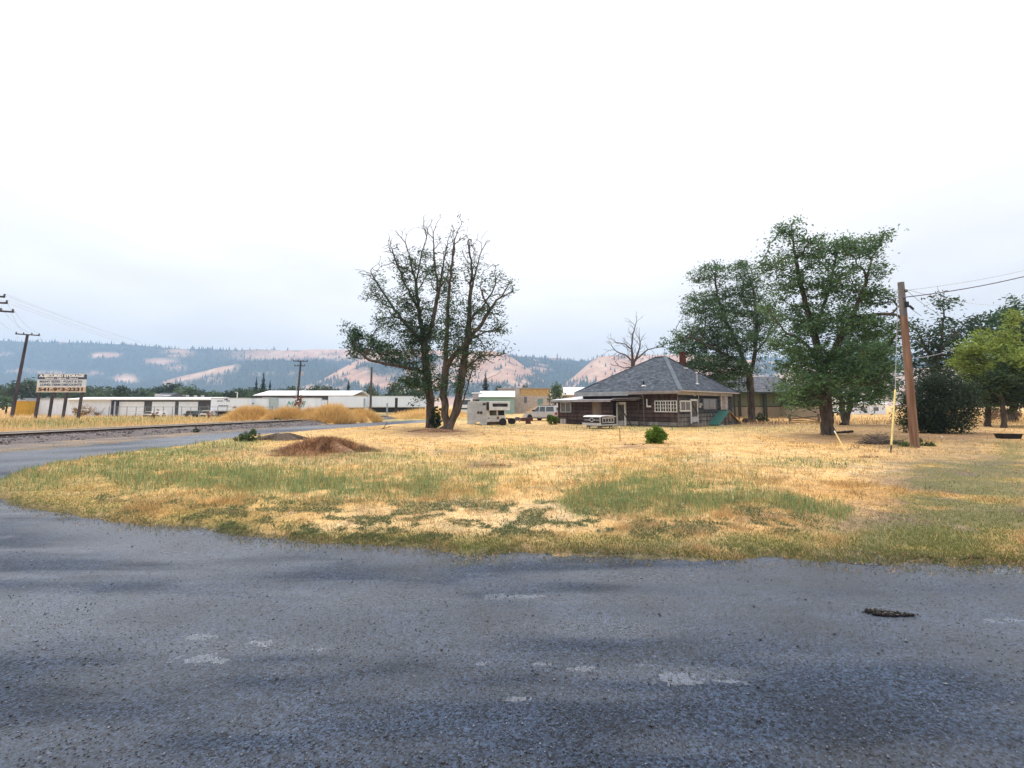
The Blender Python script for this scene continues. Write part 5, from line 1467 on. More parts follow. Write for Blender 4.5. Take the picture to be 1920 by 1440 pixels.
# ================================================================ STRIPPED CHASSIS
cb = P(958, 796)
chs = thing('trailer_chassis', 'rusty stripped trailer chassis between the camper and the silver wagon', 'chassis', cb, R(8))
m_rust = M('rust', (.115, .050, .040), rough=.85, col2=(.06, .03, .028), scale=6, detail=6)
m_grey = M('greasy_steel', (.10, .10, .105), rough=.5, metal=.4, col2=(.32, .32, .33), scale=9, detail=5)
for yy in (0, .8):
    MB().bar((-.35, yy, .52), (2.1, yy, .46), .07, .12).build('frame_rail', m_rust, chs)
for xx in (-.2, .5, 1.2, 2.0):
    MB().bar((xx, 0, .49), (xx, .8, .49), .07).build('cross_member', m_rust, chs)
wheel(chs, (.12, -.06, .30), .30, .18, 'y', m_tyre, m_rimd); wheel(chs, (.12, .92, .30), .30, .18, 'y', m_tyre, m_rimd)
MB().tube([(.12, -.05, .30), (.12, .9, .30)], .05, 8).build('axle', m_grey, chs)
MB().box(1.05, 2.1, -.06, .5, .30, .62).build('side_plate', m_rust, chs)
MB().box(1.45, 1.9, -.02, .3, .06, .32).build('tank', m_rust, chs)
MB().tube([(.35, .1, .25), (.6, .0, .45), (.85, .1, .30), (1.0, .0, .5)], .07, 6).build('spring', m_grey, chs)
MB().box(.45, .8, .05, .45, .52, .70).build('engine_part', m_grey, chs); MB().box(.85, 1.0, .1, .5, .5, .64).build('bracket', m_dirty, chs)
MB().tube([(-.35, 0, .6), (-.75, .1, .62)], .04, 6).build('drawbar', m_grey, chs)

# ================================================================ VEHICLES
m_carp = M('silver_paint', (.45, .46, .48), rough=.32, metal=.35, var=.05, scale=2, coat=.3)
m_clad = M('grey_cladding', (.19, .195, .20), rough=.6)
m_wpaint = M('white_van_paint', (.68, .68, .69), rough=.35, coat=.2)
m_carglass = glass('car_glass', (.035, .045, .05), .04)
m_red = M('tail_lamp', (.30, .02, .018), rough=.2, spec=.6)
def suv(name, label, loc, rz, paint, L=4.85, W=1.86, H=1.76, group=None, parts=True):
    """nose at -x, the side facing -y is the one we see"""
    v = thing(name, label, 'car', loc, rz, group)
    h = L / 2
    lower = [(-h, .45), (-h + .05, .78), (-h + .30, .93), (-h + 1.25, 1.04), (h - .12, 1.04), (h, .95), (h, .42), (h - .45, .34)]
    def arch(cx, r, n=9): return [(cx + r * math.cos(a), .36 + r * math.sin(a)) for a in np.linspace(0, math.pi, n)]
    fx, bx_ = -h + .92, h - 1.0
    lower += arch(bx_, .43) + arch(fx, .43)
    lower += [(-h + .42, .34)]
    MB().prism(lower, -W / 2, W / 2).build('body', paint, v)
    # cabin tapering inwards
    cab = [(-h + 1.15, 1.035), (-h + 2.0, H - .08), (-h + 2.35, H), (h - .35, H), (h - .16, H - .10), (h - .05, 1.035)]
    mb = MB(); n = len(cab)
    ins = lambda z: (z - 1.03) / (H - 1.03) * .17
    vs = [(x_, -W / 2 + .02 + ins(z_), z_) for x_, z_ in cab] + [(x_, W / 2 - .02 - ins(z_), z_) for x_, z_ in cab]
    mb.add(vs, [tuple(range(n))[::-1], tuple(range(n, 2 * n))] + [(i, (i + 1) % n, (i + 1) % n + n, i + n) for i in range(n)]).build('cabin', paint, v)
    def sidewin(pts, nm):
        for s in (-1, 1):
            q = [(x_, s * (W / 2 - .02 - ins(z_) + .008), z_) for x_, z_ in pts]
            q2 = [(x_, y_ - s * .02, z_) for x_, y_, z_ in q]
            k = len(pts)
            MB().add(q + q2, [tuple(range(k)), tuple(range(k, 2 * k))[::-1]] + [(i, (i + 1) % k, (i + 1) % k + k, i + k) for i in range(k)]).build(nm, m_carglass, v)
    t_ = H - .13
    sidewin([(-h + 1.38, 1.10), (-h + 2.06, t_), (-h + 2.28, t_ + .02), (-h + 2.28, 1.09)], 'side_window')
    sidewin([(-h + 2.38, 1.09), (-h + 2.38, t_ + .02), (-h + 3.12, t_ + .02), (-h + 3.22, 1.09)], 'side_window')
    sidewin([(-h + 3.34, 1.10), (-h + 3.26, t_ + .02), (h - .52, t_ + .02), (h - .36, 1.12)], 'side_window')
    MB().add([(-h + 1.19, -W / 2 + .12, 1.075), (-h + 1.97, -W / 2 + .26, H - .11), (-h + 1.97, W / 2 - .26, H - .11), (-h + 1.19, W / 2 - .12, 1.075)] +
             [(-h + 1.17, -W / 2 + .12, 1.085), (-h + 1.95, -W / 2 + .26, H - .10), (-h + 1.95, W / 2 - .26, H - .10), (-h + 1.17, W / 2 - .12, 1.085)],
             [(3, 2, 1, 0), (4, 5, 6, 7), (0, 1, 5, 4), (1, 2, 6, 5), (2, 3, 7, 6), (3, 0, 4, 7)]).build('windscreen', m_carglass, v)
    MB().box(h - .12, h - .085, -W / 2 + .24, W / 2 - .24, 1.12, H - .2).build('rear_window', m_carglass, v)
    for s in (-1, 1):
        for cx in (fx, bx_): wheel(v, (cx, s * (W / 2 - .13), .36), .36, .24, 'y', m_tyre, m_rim)
        MB().box(h - .20, h + .012, min(s * (W / 2 - .2), s * (W / 2 + .008)), max(s * (W / 2 - .2), s * (W / 2 + .008)), .74, 1.03).build('tail_light', m_red, v)
        MB().box(-h - .012, -h + .10, min(s * (W / 2 - .45), s * (W / 2 - .05)), max(s * (W / 2 - .45), s * (W / 2 - .05)), .66, .80).build('headlight', m_pipe, v)
        MB().box(-h + 1.45, -h + 1.6, min(s * (W / 2), s * (W / 2 + .16)), max(s * (W / 2), s * (W / 2 + .16)), 1.10, 1.28).build('mirror', m_black, v)
        for xx in (-h + 2.15, -h + 3.1): MB().box(xx, xx + .14, min(s * W / 2, s * (W / 2 + .018)), max(s * W / 2, s * (W / 2 + .018)), .92, .97).build('door_handle', m_black, v)
        MB().box(fx + .46, bx_ - .46, min(s * W / 2, s * (W / 2 + .02)), max(s * W / 2, s * (W / 2 + .02)), .34, .50).build('sill_cladding', m_clad, v)
        MB().box(-h + 2.3, h - .5, min(s * (W / 2 - .26), s * (W / 2 - .30)), max(s * (W / 2 - .26), s * (W / 2 - .30)), H, H + .055).build('roof_rail', m_black, v)
        for xx in (-h + 2.32, -h + 3.28): MB().box(xx, xx + .008, min(s * W / 2 - .001, s * (W / 2 + .003)), max(s * W / 2 - .001, s * (W / 2 + .003)), .46, 1.03).build('door_seam', m_black, v)
    MB().box(h - .1, h + .08, -W / 2 + .02, W / 2 - .02, .42, .62).build('rear_bumper', m_clad, v)
    MB().box(-h - .07, -h + .2, -W / 2 + .02, W / 2 - .02, .36, .60).build('front_bumper', paint, v)
    MB().box(-h - .015, -h + .05, -.4, .4, .64, .80).build('grille', m_black, v)
    return v
sc_ = D(1021.5, 780, 55.5)
suv('station_wagon', 'silver four door SUV parked half behind the annex', (sc_.x, sc_.y, 0), R(-44), m_carp)
# ================================================================ STORAGE YARD ACROSS THE TRACK
m_shedw = M('white_steel_siding', (.66, .71, .79), rough=.5, var=.08, scale=1.2, stretch=(8, 8, .3))
m_shedg = M('charcoal_siding', (.060, .066, .080), rough=.55, var=.15, scale=2)
m_shroof = M('white_shed_roof', (.78, .785, .80), rough=.4, var=.05, scale=1)
m_rolld = M('roller_door', (.68, .73, .81), rough=.5, var=.05, scale=2)
m_navy = M('navy_post', (.035, .04, .075), rough=.7)
def face_box(px0, px1, py0, py1, Y, depth, yaw=0):
    a, b_ = D(px0, py1, Y), D(px1, py0, Y)
    return a.x, b_.x, a.z, b_.z
YS = 78.0
def zz(py, Y): return D(960, py, Y).z
def xx(px, Y, py=760): return D(px, py, Y).x
# long shed with roller doors
x0, x1 = xx(128, YS), xx(398, YS)
shed = thing('storage_shed', 'long low white roofed storage shed with roller doors', 'shed', ((x0 + x1) / 2, YS, 0))
hw = (x1 - x0) / 2
ze = zz(750, YS)
MB().box(-hw + (xx(212, YS) - x0), hw, 0.05, 7, 0, ze).build('wall', m_shedg, shed)
MB().box(-hw, -hw + (xx(212, YS) - x0) - .01, -.0, 7, 0, ze).build('wall', m_shedw, shed)
rf = MB(); rf.prism([(-.5, ze), (-.5, ze + .16), (3.6, zz(744.5, YS + 3)), (7.5, ze + .16), (7.5, ze)], -hw - .3, hw + .2, axis='x'); rfo = rf.build('roof', m_shroof, shed)
for a, b_ in ((213, 220), (223, 270), (285, 328), (335, 371)):
    la, lb = xx(a, YS) - (x0 + x1) / 2, xx(b_, YS) - (x0 + x1) / 2
    if b_ - a < 10:
        MB().box(la, lb, -.05, .04, 0, ze - .25).build('wall', m_shedw, shed); continue
    d = MB().box(la, lb, -.0, .045, 0, zz(753.2, YS)).build('roller_door', m_rolld, shed)
    for k in range(1, 7):
        zk = zz(753.2, YS) * k / 7
        MB().box(la + .02, lb - .02, -.02, .0, zk, zk + .03).build('slat', m_rolld, d)
for a in (213, 221.5):
    la = xx(a, YS) - (x0 + x1) / 2
    MB().box(la - .12, la + .12, -.35, -.1, 0, ze - .02).build('post', m_navy, shed)
for a, h_ in ((265, .55), (322, .35), (338, .3), (352, .3)):
    la = xx(a, YS) - (x0 + x1) / 2
    MB().box(la - .2 * (2 if h_ > .5 else .5), la + .2 * (2 if h_ > .5 else .5), 3.3, 3.9, zz(744.5, YS + 3) - .2, zz(744.5, YS + 3) + h_).build('roof_vent', m_dirty, rfo)
# white building left of it
x2, x3 = xx(46, 84), xx(135, 84)
sh2 = thing('white_shed', 'plain white metal shed behind the billboard posts', 'shed', ((x2 + x3) / 2, 84, 0))
hw2 = (x3 - x2) / 2
MB().box(-hw2, hw2, 0, 6, 0, zz(748, 84)).build('wall', m_shedw, sh2)
MB().box(-hw2 - .2, hw2 + .2, -.2, 6.2, zz(748, 84), zz(746.5, 84)).build('roof', m_trimg, sh2)
for k in range(26):
    t = -hw2 + 2 * hw2 * (k + .5) / 26
    MB().box(t - .03, t + .03, -.03, .0, 0, zz(748.2, 84)).build('siding_rib', m_shedw, sh2)
# second, gabled shed
YG = 100.0
x4, x5 = xx(478, YG), xx(632, YG)
sh3 = thing('gabled_shed', 'charcoal shed with a white roof behind the trailers', 'shed', ((x4 + x5) / 2, YG, 0))
hw3 = (x5 - x4) / 2; ze3 = zz(741.5, YG); zr3 = zz(733.5, YG + 6)
MB().prism([(0, 0), (12, 0), (12, ze3), (6, zr3 - .08), (0, ze3)], -hw3, hw3, axis='x').build('wall', m_shedg, sh3)
for s, lb in ((0, 'near'), (1, 'far')):
    y0_, y1_ = (-.4, 6) if s == 0 else (6, 12.4)
    z0_, z1_ = (ze3 - .05, zr3) if s == 0 else (zr3, ze3 - .05)
    MB().add([(-hw3 - .3, y0_, z0_), (hw3 + 3.4, y0_, z0_), (hw3 + 3.4, y1_, z1_), (-hw3 - .3, y1_, z1_), (-hw3 - .3, y0_, z0_ + .12), (hw3 + 3.4, y0_, z0_ + .12), (hw3 + 3.4, y1_, z1_ + .12), (-hw3 - .3, y1_, z1_ + .12)],
             [(3, 2, 1, 0), (4, 5, 6, 7), (0, 1, 5, 4), (1, 2, 6, 5), (2, 3, 7, 6), (3, 0, 4, 7)]).build('roof', m_shroof, sh3)
MB().box(hw3 + .01, hw3 + 3.2, .3, 11, 0, ze3 - .1).build('side_bay', m_shedw, sh3)
MB().box(hw3 + .8, hw3 + 1.0, .2, .3, 0, ze3 - .12).build('side_bay_post', m_trimg, sh3)
# grey distant shed above the long roof
x6, x7 = xx(289, 130), xx(316, 130)
g2 = thing('grey_shed', 'small grey roofed shed peeking over the long white roof', 'shed', ((x6 + x7) / 2, 130, 0))
MB().box(-(x7 - x6) / 2, (x7 - x6) / 2, 0, 6, 0, zz(740, 130)).build('wall', m_shedw, g2)
MB().prism([(-.3, zz(744, 130)), (-.3, zz(743.5, 130)), (3, zz(736.5, 133)), (6.3, zz(743.5, 130)), (6.3, zz(744, 130))], -(x7 - x6) / 2 - .3, (x7 - x6) / 2 + .3, axis='x').build('roof', m_roof, g2)

# box trailers
m_trl = M('white_trailer', (.68, .73, .81), rough=.4, var=.06, scale=1.5, stretch=(10, 1, .4))
m_trl2 = M('greenish_trailer', (.36, .43, .45), rough=.5, var=.1, scale=2)
m_ink = M('faded_black_print', (.09, .095, .115), rough=.6)
def trailer(px0, px1, py0, py1, Y, label, mat=m_trl, yaw=0.0, seams=8, wheels=True):
    xa, xb = xx(px0, Y), xx(px1, Y)
    z0, z1 = max(.9, zz(py1, Y)), zz(py0, Y)
    t = thing('box_trailer', label, 'trailer', ((xa + xb) / 2, Y, 0), yaw, 'box trailers parked in the storage yard')
    h = (xb - xa) / 2
    bd = MB().box(-h, h, 0, 2.5, z0, z1).build('box', mat, t)
    for k in range(1, seams):
        a = -h + 2 * h * k / seams
        MB().box(a - .015, a + .015, -.012, .0, z0 + .1, z1 - .12).build('panel_seam', mat, bd)
    MB().box(-h - .02, h + .02, -.02, 2.52, z1 - .1, z1 + .02).build('top_rail', m_pipe, t)
    MB().box(-h - .02, h + .02, -.015, 2.515, z0 - .08, z0 + .06).build('bottom_rail', m_pipe, t)
    MB().box(-h + .6, h - .6, .6, 1.9, .45, z0 - .09).build('chassis', m_black, t)
    if wheels:
        for xx_ in (h - 1.2, h - 2.4):
            wheel(t, (xx_, .25, .48), .48, .3, 'y', m_tyre, m_rim)
    return t, h, z0, z1
t, h, z0, z1 = trailer(397, 462, 746, 770, 72, 'white box trailer with a small mountain logo beside the long shed', yaw=R(6))
e = [(-.55, 0), (-.2, .28), (0, .10), (.22, .42), (.6, 0)]
MB().add([(-h + 3.0 - .9 + x_ * .55 + .0, -.02, z0 + 1.55 + z_ * .8) for x_, z_ in e], [(0, 1, 2, 3, 4)]).build('logo', m_ink, t)
for k, (a, w_, z_) in enumerate([(-h + .9, .9, 1.45), (-h + 2.2, .55, 1.45), (-h + 1.1, 1.5, .75)]):
    for j in range(int(w_ / .16)):
        MB().box(a + j * .16, a + j * .16 + .11, -.025, -.005, z0 + z_ - .10, z0 + z_ + random.uniform(.02, .08)).build('lettering', m_ink, t)
t, h, z0, z1 = trailer(459, 492, 746.5, 768, 74, 'short white trailer end on with dark lettering', seams=3, wheels=False)
for j in range(7): MB().box(-h + .25 + j * .17, -h + .37 + j * .17, -.03, -.005, (z0 + z1) / 2 - .05, (z0 + z1) / 2 + .16).build('lettering', m_ink, t)
t, h, z0, z1 = trailer(491, 508, 745.5, 768, 76, 'pale green grey trailer between the white ones', mat=m_trl2, seams=3, wheels=False)
t, h, z0, z1 = trailer(507, 591, 746, 770, 80, 'long white trailer with green script lettering', yaw=R(-5), seams=10)
text_mesh('Mayfl', 1.5, 'lettering', M('green_script', (.10, .30, .24), rough=.5), t, (-h + 4.1, -.03, z0 + 1.0), (math.pi / 2, 0, 0), bold=.0, shear=.35)
t, h, z0, z1 = trailer(588, 603, 749.5, 768, 82, 'small white trailer end right of the green script trailer', seams=2, wheels=False)
t, h, z0, z1 = trailer(615, 682, 742.5, 764, 88, 'white trailer left of the thin bare pole', seams=8, wheels=False)
t, h, z0, z1 = trailer(683, 800, 742.5, 763, 90, 'longest white trailer behind the thin bare pole', seams=14, wheels=False)

# yard vehicles
def small_van(name, label, px, Y, wpx, hpx, paint, dark):
    v = thing(name, label, 'car', (xx(px, Y), Y, 0))
    w = wpx * Y / F / 2; h = hpx * Y / F
    MB().prism([(-w, .35), (-w, h * .52), (-w * .86, h * .60), (w * .86, h * .60), (w, h * .52), (w, .35)], 0, 3.8).build('body', paint, v)
    MB().prism([(-w * .86, h * .60), (-w * .72, h * .96), (-w * .60, h), (w * .60, h), (w * .72, h * .96), (w * .86, h * .60)], .5, 3.6).build('cabin', paint, v)
    MB().prism([(-w * .76, h * .63), (-w * .64, h * .92), (w * .64, h * .92), (w * .76, h * .63)], .46, .5).build('windscreen', dark, v)
    for s in (-1, 1):
        MB().box(s * w * .74 - .12, s * w * .74 + .12, -.02, .02, h * .40, h * .50).build('headlight', m_pipe, v)
        for yy in (.7, 3.0): wheel(v, (s * (w - .1), yy, .32), .32, .2, 'x', m_tyre, m_rimd, n=12)
    MB().box(-w * .5, w * .5, -.02, .02, h * .33, h * .42).build('grille', m_black, v)
    return v
small_van('parked_pickup', 'dark pickup with black windscreen before the right roller door', 352, 70, 17, 13, M('dark_green_paint', (.05, .06, .06), rough=.4), m_carglass)
small_van('parked_van', 'white van facing us beside the charcoal shed wall', 382, 70, 17, 13.5, m_wpaint, m_carglass)
small_van('parked_car', 'pale car seen over the grass before the middle roller door', 274, 72, 17, 11, m_wpaint, m_carglass)
small_van('parked_motorhome', 'white motorhome with a dark windscreen left of the camper', 872, 92, 28, 30, m_wpaint, m_carglass)
cx_ = thing('yellow_container', 'small yellow container at the far left behind the pole', 'container', (xx(36, 82), 82, 0))
MB().box(-1.1, 1.1, 0, 2.2, 0, zz(752, 82)).build('box', M('yellow_paint', (.50, .29, .03), rough=.6, var=.1, scale=2), cx_)
MB().box(-1.16, 1.16, -.05, 2.25, zz(752, 82), zz(749.5, 82)).build('lid', m_dirty, cx_)
for k in range(6): MB().box(-1.0 + k * .36, -.92 + k * .36, -.04, 0, .1, zz(752, 82) - .05).build('rib', MATS['yellow_paint'], cx_)

# yard lamp, low fence
def lamp(px, py, Y):
    v = thing('yard_lamp', 'thin white lamp post above the white trailer', 'lamp', (xx(px, Y), Y, 0))
    MB().tube([(0, 0, 0), (0, 0, zz(py, Y))], .09, 8).build('post', m_wpaint, v)
    MB().bar((0, 0, zz(py, Y)), (-.45, -.1, zz(py, Y) + .02), .22, .12).build('lamp_head', m_wpaint, v)
lamp(444, 735.5, 95)
fn = thing('wire_fence', 'low wire mesh fence along the storage yard', 'fence', (0, 66, 0))
m_fence = M('galvanised_wire', (.22, .225, .23), rough=.5, metal=.5)
fz1 = zz(763, 66)
for px in range(205, 520, 17):
    MB().tube([(xx(px, 66), 0, 0), (xx(px, 66) + random.uniform(-.03, .03), 0, fz1 + .05)], .045, 6).build('post', m_fence, fn)
MB().tube([(xx(205, 66), 0, fz1), (xx(512, 66), 0, fz1)], .03, 6).build('top_rail', m_fence, fn)
for k in range(1, 5):
    MB().tube([(xx(205, 66), .01, fz1 * k / 5), (xx(512, 66), .01, fz1 * k / 5)], .007, 4).build('wire', m_fence, fn)
for px, pt, lb in ((683, 748, 'grey'), (743, 746.5, 'dark'), (726, 757, 'short grey')):
    v = thing('fence_post', '%s post standing before the longest white trailer' % lb, 'post', (xx(px, 70), 70, 0))
    MB().box(-.18 if lb == 'dark' else -.1, .18 if lb == 'dark' else .1, -.1, .1, 0, zz(pt, 70)).build('post', m_wdark if lb == 'dark' else m_trimg, v)
    MB().box(-.22 if lb == 'dark' else -.12, .22 if lb == 'dark' else .12, -.12, .12, zz(pt, 70), zz(pt, 70) + .06).build('cap', m_trimg, v)

# ---------------------------------------------------------------- billboard
YB = 62.0
bl, br = D(69, 735, YB), D(159.5, 735, YB)
bz0, bz1 = D(110, 735, YB).z, D(110, 701.5, YB).z
bb = thing('billboard', 'storage advertising billboard on four wooden posts beyond the track', 'billboard', ((bl.x + br.x) / 2, YB, 0))
bw = (br.x - bl.x) / 2; bh = bz1 - bz0
za = bz0 + bh * .27; zb_ = bz0 + bh * .70
m_bw = M('sign_white', (.55, .58, .62), rough=.5, var=.06, scale=2)
MB().box(-bw, bw, -.08, .08, za, zb_).build('middle_panel', m_bw, bb)
MB().box(-bw, bw, -.083, .083, zb_, bz1).build('top_panel', M('sign_navy', (.055, .065, .12), rough=.5, var=.1, scale=2), bb)
MB().box(-bw, bw, -.083, .083, bz0, za).build('bottom_panel', M('sign_tan', (.50, .33, .22), rough=.5, col2=(.58, .46, .33), scale=.35), bb)
for z_ in (bz0, bz1): MB().box(-bw - .04, bw + .04, -.1, .1, z_ - .04, z_ + .04).build('edge_trim', m_pipe, bb)
m_navyt = M('sign_dark_ink', (.10, .12, .19), rough=.5); m_signw = M('sign_white_ink', (.75, .76, .78), rough=.5); m_signk = M('sign_black_ink', (.035, .025, .03), rough=.5)
rot = (math.pi / 2, 0, 0)
def fit(s, size, z, width, mat, bold, shear=0):
    o = text_mesh(s, size, 'lettering', mat, bb, (0, -.10, z), rot, bold=bold, shear=shear)
    xs_ = [v.co.x for v in o.data.vertices]
    o.scale = (width / (max(xs_) - min(xs_)), 1, 1)
    o.location.x = -(max(xs_) + min(xs_)) / 2 * o.scale[0]
fit('A-SECURED STORAGE', bh * .185, bz0 + bh * .895, bw * 1.86, m_signw, .022)
fit('Fenced - Lighted - Secure', bh * .115, bz0 + bh * .765, bw * 1.36, m_signw, .006)
fit('MANY SIZES - BOAT & RV', bh * .165, bz0 + bh * .58, bw * 1.78, m_navyt, .016)
fit('LONG-TERM DISCOUNTS', bh * .165, bz0 + bh * .40, bw * 1.72, m_navyt, .016)
fit('541-963-2331', bh * .255, bz0 + bh * .135, bw * 1.84, m_signk, .024)
m_post = M('creosote_post', (.060, .050, .055), rough=.9, var=.35, scale=4, stretch=(1, 1, .2))
for px in (73, 98.5, 124.5, 153):
    x_ = D(px, 737, YB).x - (bl.x + br.x) / 2
    MB().bar((x_ - .28, .1, -.1), (x_, .1, bz0 + .5), .26, .22).build('post', m_post, bb)

# ---------------------------------------------------------------- utility poles and wires
m_pole = M('dark_pole', (.055, .045, .052), rough=.9, var=.35, scale=3, stretch=(1, 1, .15))
m_ins = M('insulator', (.06, .065, .08), rough=.25, spec=.6)
def upole(base_px, base_py, Y, top, r, arms, label, mat=None, name='utility_pole', ground=True):
    b = D(base_px, base_py, Y); b.z = 0
    t = D(top[0], top[1], Y)
    v = thing(name, label, 'utility pole', b)
    tl = t - b
    MB().tube([(0, 0, -.3), tl * .5, tl], [r, r * .85, r * .7], 10).build('pole', mat or m_pole, v)
    pts = []
    for (xl, yl, xr, yr, dy) in arms:
        a, c_ = D(xl, yl, Y - .15) - b, D(xr, yr, Y - .15 + dy) - b
        arm = MB().bar(a, c_, .13, .16).build('crossarm', mat or m_pole, v)
        for f in (.03, .33, .67, .97):
            q = a.lerp(c_, f)
            MB().lathe([(.03, .05), (.09, .12), (.07, .2), (.10, .26), (.03, .32)], 8, q).build('insulator', m_ins, arm)
            pts.append(b + q + Vector((0, 0, .32)))
    return v, pts
p1, w1 = upole(22, 776, 70, (51.5, 628.5), .24, [(29, 626, 74.5, 629, .5)], 'leaning utility pole with one crossarm left of the billboard')
p0, w0 = upole(-30, 785, 46, (-12, 530), .2, [(-40, 552, 9.5, 557, 1), (-40, 566, 14, 568.5, 1), (-50, 580, 26, 585, 1)], 'utility pole at the left edge showing only its crossarm ends')
p2, w2 = upole(556, 772, 96, (564, 676), .22, [(550, 677, 577, 677.5, 1), (552, 686, 572, 686, 1)], 'utility pole with two crossarms behind the golden grass mounds')
MB().lathe([(.28, 0), (.28, .9)], 10, D(566.5, 705, 96) - p2.location).build('transformer', m_trimg, p2)
MB().bar(D(553.5, 772, 95.4) - p2.location, D(556.5, 706, 95.4) - p2.location, .14).build('riser_pipe', m_trimg, p2)
upole(694.5, 770, 64, (697, 688.5), .17, [], 'plain thin bare pole before the white trailers', mat=M('brown_pole', (.10, .08, .07), rough=.9, var=.3, scale=3))
upole(709, 770, 130, (708.5, 723), .13, [], 'short distant pole behind the longest white trailer')
m_wire = M('wire', (.10, .10, .115), rough=.6)
m_wirel = M('pale_wire', (.42, .42, .45), rough=.6)
def wire(a, b_, sag, r, label, mat=m_wire, n=14, group=None):
    a, b_ = Vector(a), Vector(b_)
    pts = [a.lerp(b_, i / n) - Vector((0, 0, sag * 4 * (i / n) * (1 - i / n))) for i in range(n + 1)]
    o = bpy.data.objects.new('overhead_wire', MB().tube(pts, r, 5).mesh('overhead_wire', mat, smooth=True)); COL.objects.link(o)
    return tag(o, label, 'wire', group)
gw = 'line wires between the left poles'
for i, j in ((11, 3), (10, 2), (7, 1), (9, 0)):
    wire(w0[i], w1[j], .5, .008, 'thin line wire from the left edge pole to the leaning pole, %s of four' % {11: 'longest', 10: 'second', 7: 'third', 9: 'lowest'}[i], group=gw)
gl = 'long pale wires running right from the left edge pole'
for i, (px, py) in enumerate(((430, 664), (430, 667), (430, 671), (430, 660))):
    wire(w0[(3, 7, 6, 2)[i]], D(px, py, 210), 3.0, .011, 'long faint wire from the left edge pole towards the hills, %s of four' % ('uppermost', 'second', 'lowest', 'third')[i], m_wirel, 20, gl)
for j in (0, 3):
    wire(w1[j], D((60, 110)[j // 3], (740, 740)[j // 3], 160), 1.5, .012, 'thin wire running away %s the billboard' % ('left of', 'behind')[j // 3], m_wirel, group='wires behind the billboard')

# right pole
rb, rt = P(1716, 841), None
YR = rb.y
rt = D(1689, 529.5, YR)
rp = thing('utility_pole', 'brown wooden utility pole standing alone on the right of the lot', 'utility pole', rb)
m_rpole = M('red_brown_pole', (.135, .066, .040), rough=.9, col2=(.26, .165, .115), scale=5, stretch=(1.2, 1.2, .10), bump=.6, bscale=22, detail=7)
tl = rt - rb
MB().tube([(0, 0, -.3), tl * .25, tl * .5, tl * .78, tl], [.165, .155, .145, .128, .115], 14).build('pole', m_rpole, rp)
MB().tube([tl * .79, tl], [.133, .119], 14).build('pole_top', M('grey_pole_top', (.14, .13, .125), rough=.95, var=.35, scale=5, stretch=(1, 1, .1)), rp)
q = D(1699, 545.5, YR - .15) - rb
MB().lathe([(.03, -.06), (.07, 0), (.04, .06)], 8, q).build('insulator', m_ins, rp)
MB().tube([tl * .95, q], .015, 6).build('bracket', m_black, rp)
q2 = D(1696, 558, YR - .15) - rb
MB().lathe([(.03, -.05), (.06, 0), (.03, .05)], 8, q2).build('insulator', m_ins, rp)
q3 = D(1699, 571, YR - .12) - rb
MB().bar(q3 + Vector((0, 0, .12)), q3 - Vector((0, 0, .12)), .14).build('splice_box', m_black, rp)
MB().bar(D(1705, 573, YR - .12) - rb, D(1713, 580, YR - .12) - rb, .06).build('splice_sleeve', m_black, rp)
for k in range(5):
    z_ = .9 + k * .55
    pp = tl * (z_ / tl.z)
    MB().tube([pp + Vector((.13, -.05, 0)), pp + Vector((.13, -.06, .35))], .012, 5).build('ground_clip', m_black, rp)
wire(D(1699, 557, YR - .15), D(2060, 478, YR + 2), .25, .022, 'thick service cable running right from the brown pole', m_wire)
wire(D(1702, 544, YR - .15), D(2060, 468, YR + 4), .25, .009, 'thin upper wire running right from the brown pole', m_wirel)
wire(D(1696, 542, YR), D(1885, 571, 50), .3, .012, 'thin wire from the brown pole into the right hand trees', m_wirel)
wire(D(1702, 546, YR), D(1760, 588, 34), .1, .010, 'thin slack wire from the pole insulator into the dark tree', m_wire)
wire(D(1700, 571, YR), D(1728, 592, 30), .05, .014, 'black drop cable below the splice box', m_wire)
wire(D(1712, 672, YR), D(1790, 652, 34), .12, .012, 'slack wire crossing in front of the dark tree', m_wirel)
# guy wire with its yellow guard
ga, gb = P(1670, 852), D(1684, 543, YR - .25)
gy_ = thing('guy_wire', 'steel guy wire with a pale yellow guard left of the brown pole', 'guy wire', ga)
gd = gb - ga
up0 = D(1678.5, 731, (ga.y + YR) / 2 + .2) - ga
MB().tube([(0, 0, 0), up0, gd], .009, 6).build('wire', m_wirel, gy_)
MB().tube([up0 * .13, up0], [.032, .032], 8).build('guard', M('yellow_guard', (.62, .50, .17), rough=.5, var=.15, scale=3), gy_)
MB().tube([up0 * -.01, up0 * .13], .025, 6).build('anchor_rod', m_wdark, gy_)
# second guard lying slack
sa, sb = P(1588, 851), D(1567, 812.5, P(1588, 851).y + 1.6)
g2_ = thing('guy_guard', 'pale yellow plastic guard leaning in the dry grass by the locust trunk', 'guy guard', sa)
MB().tube([(0, 0, 0), sb - sa], .026, 8).build('guard', M('faded_yellow_guard', (.60, .42, .15), rough=.6), g2_)
MB().tube([sb - sa, (sb - sa) * 1.12], .022, 8).build('end_cap', m_white, g2_)

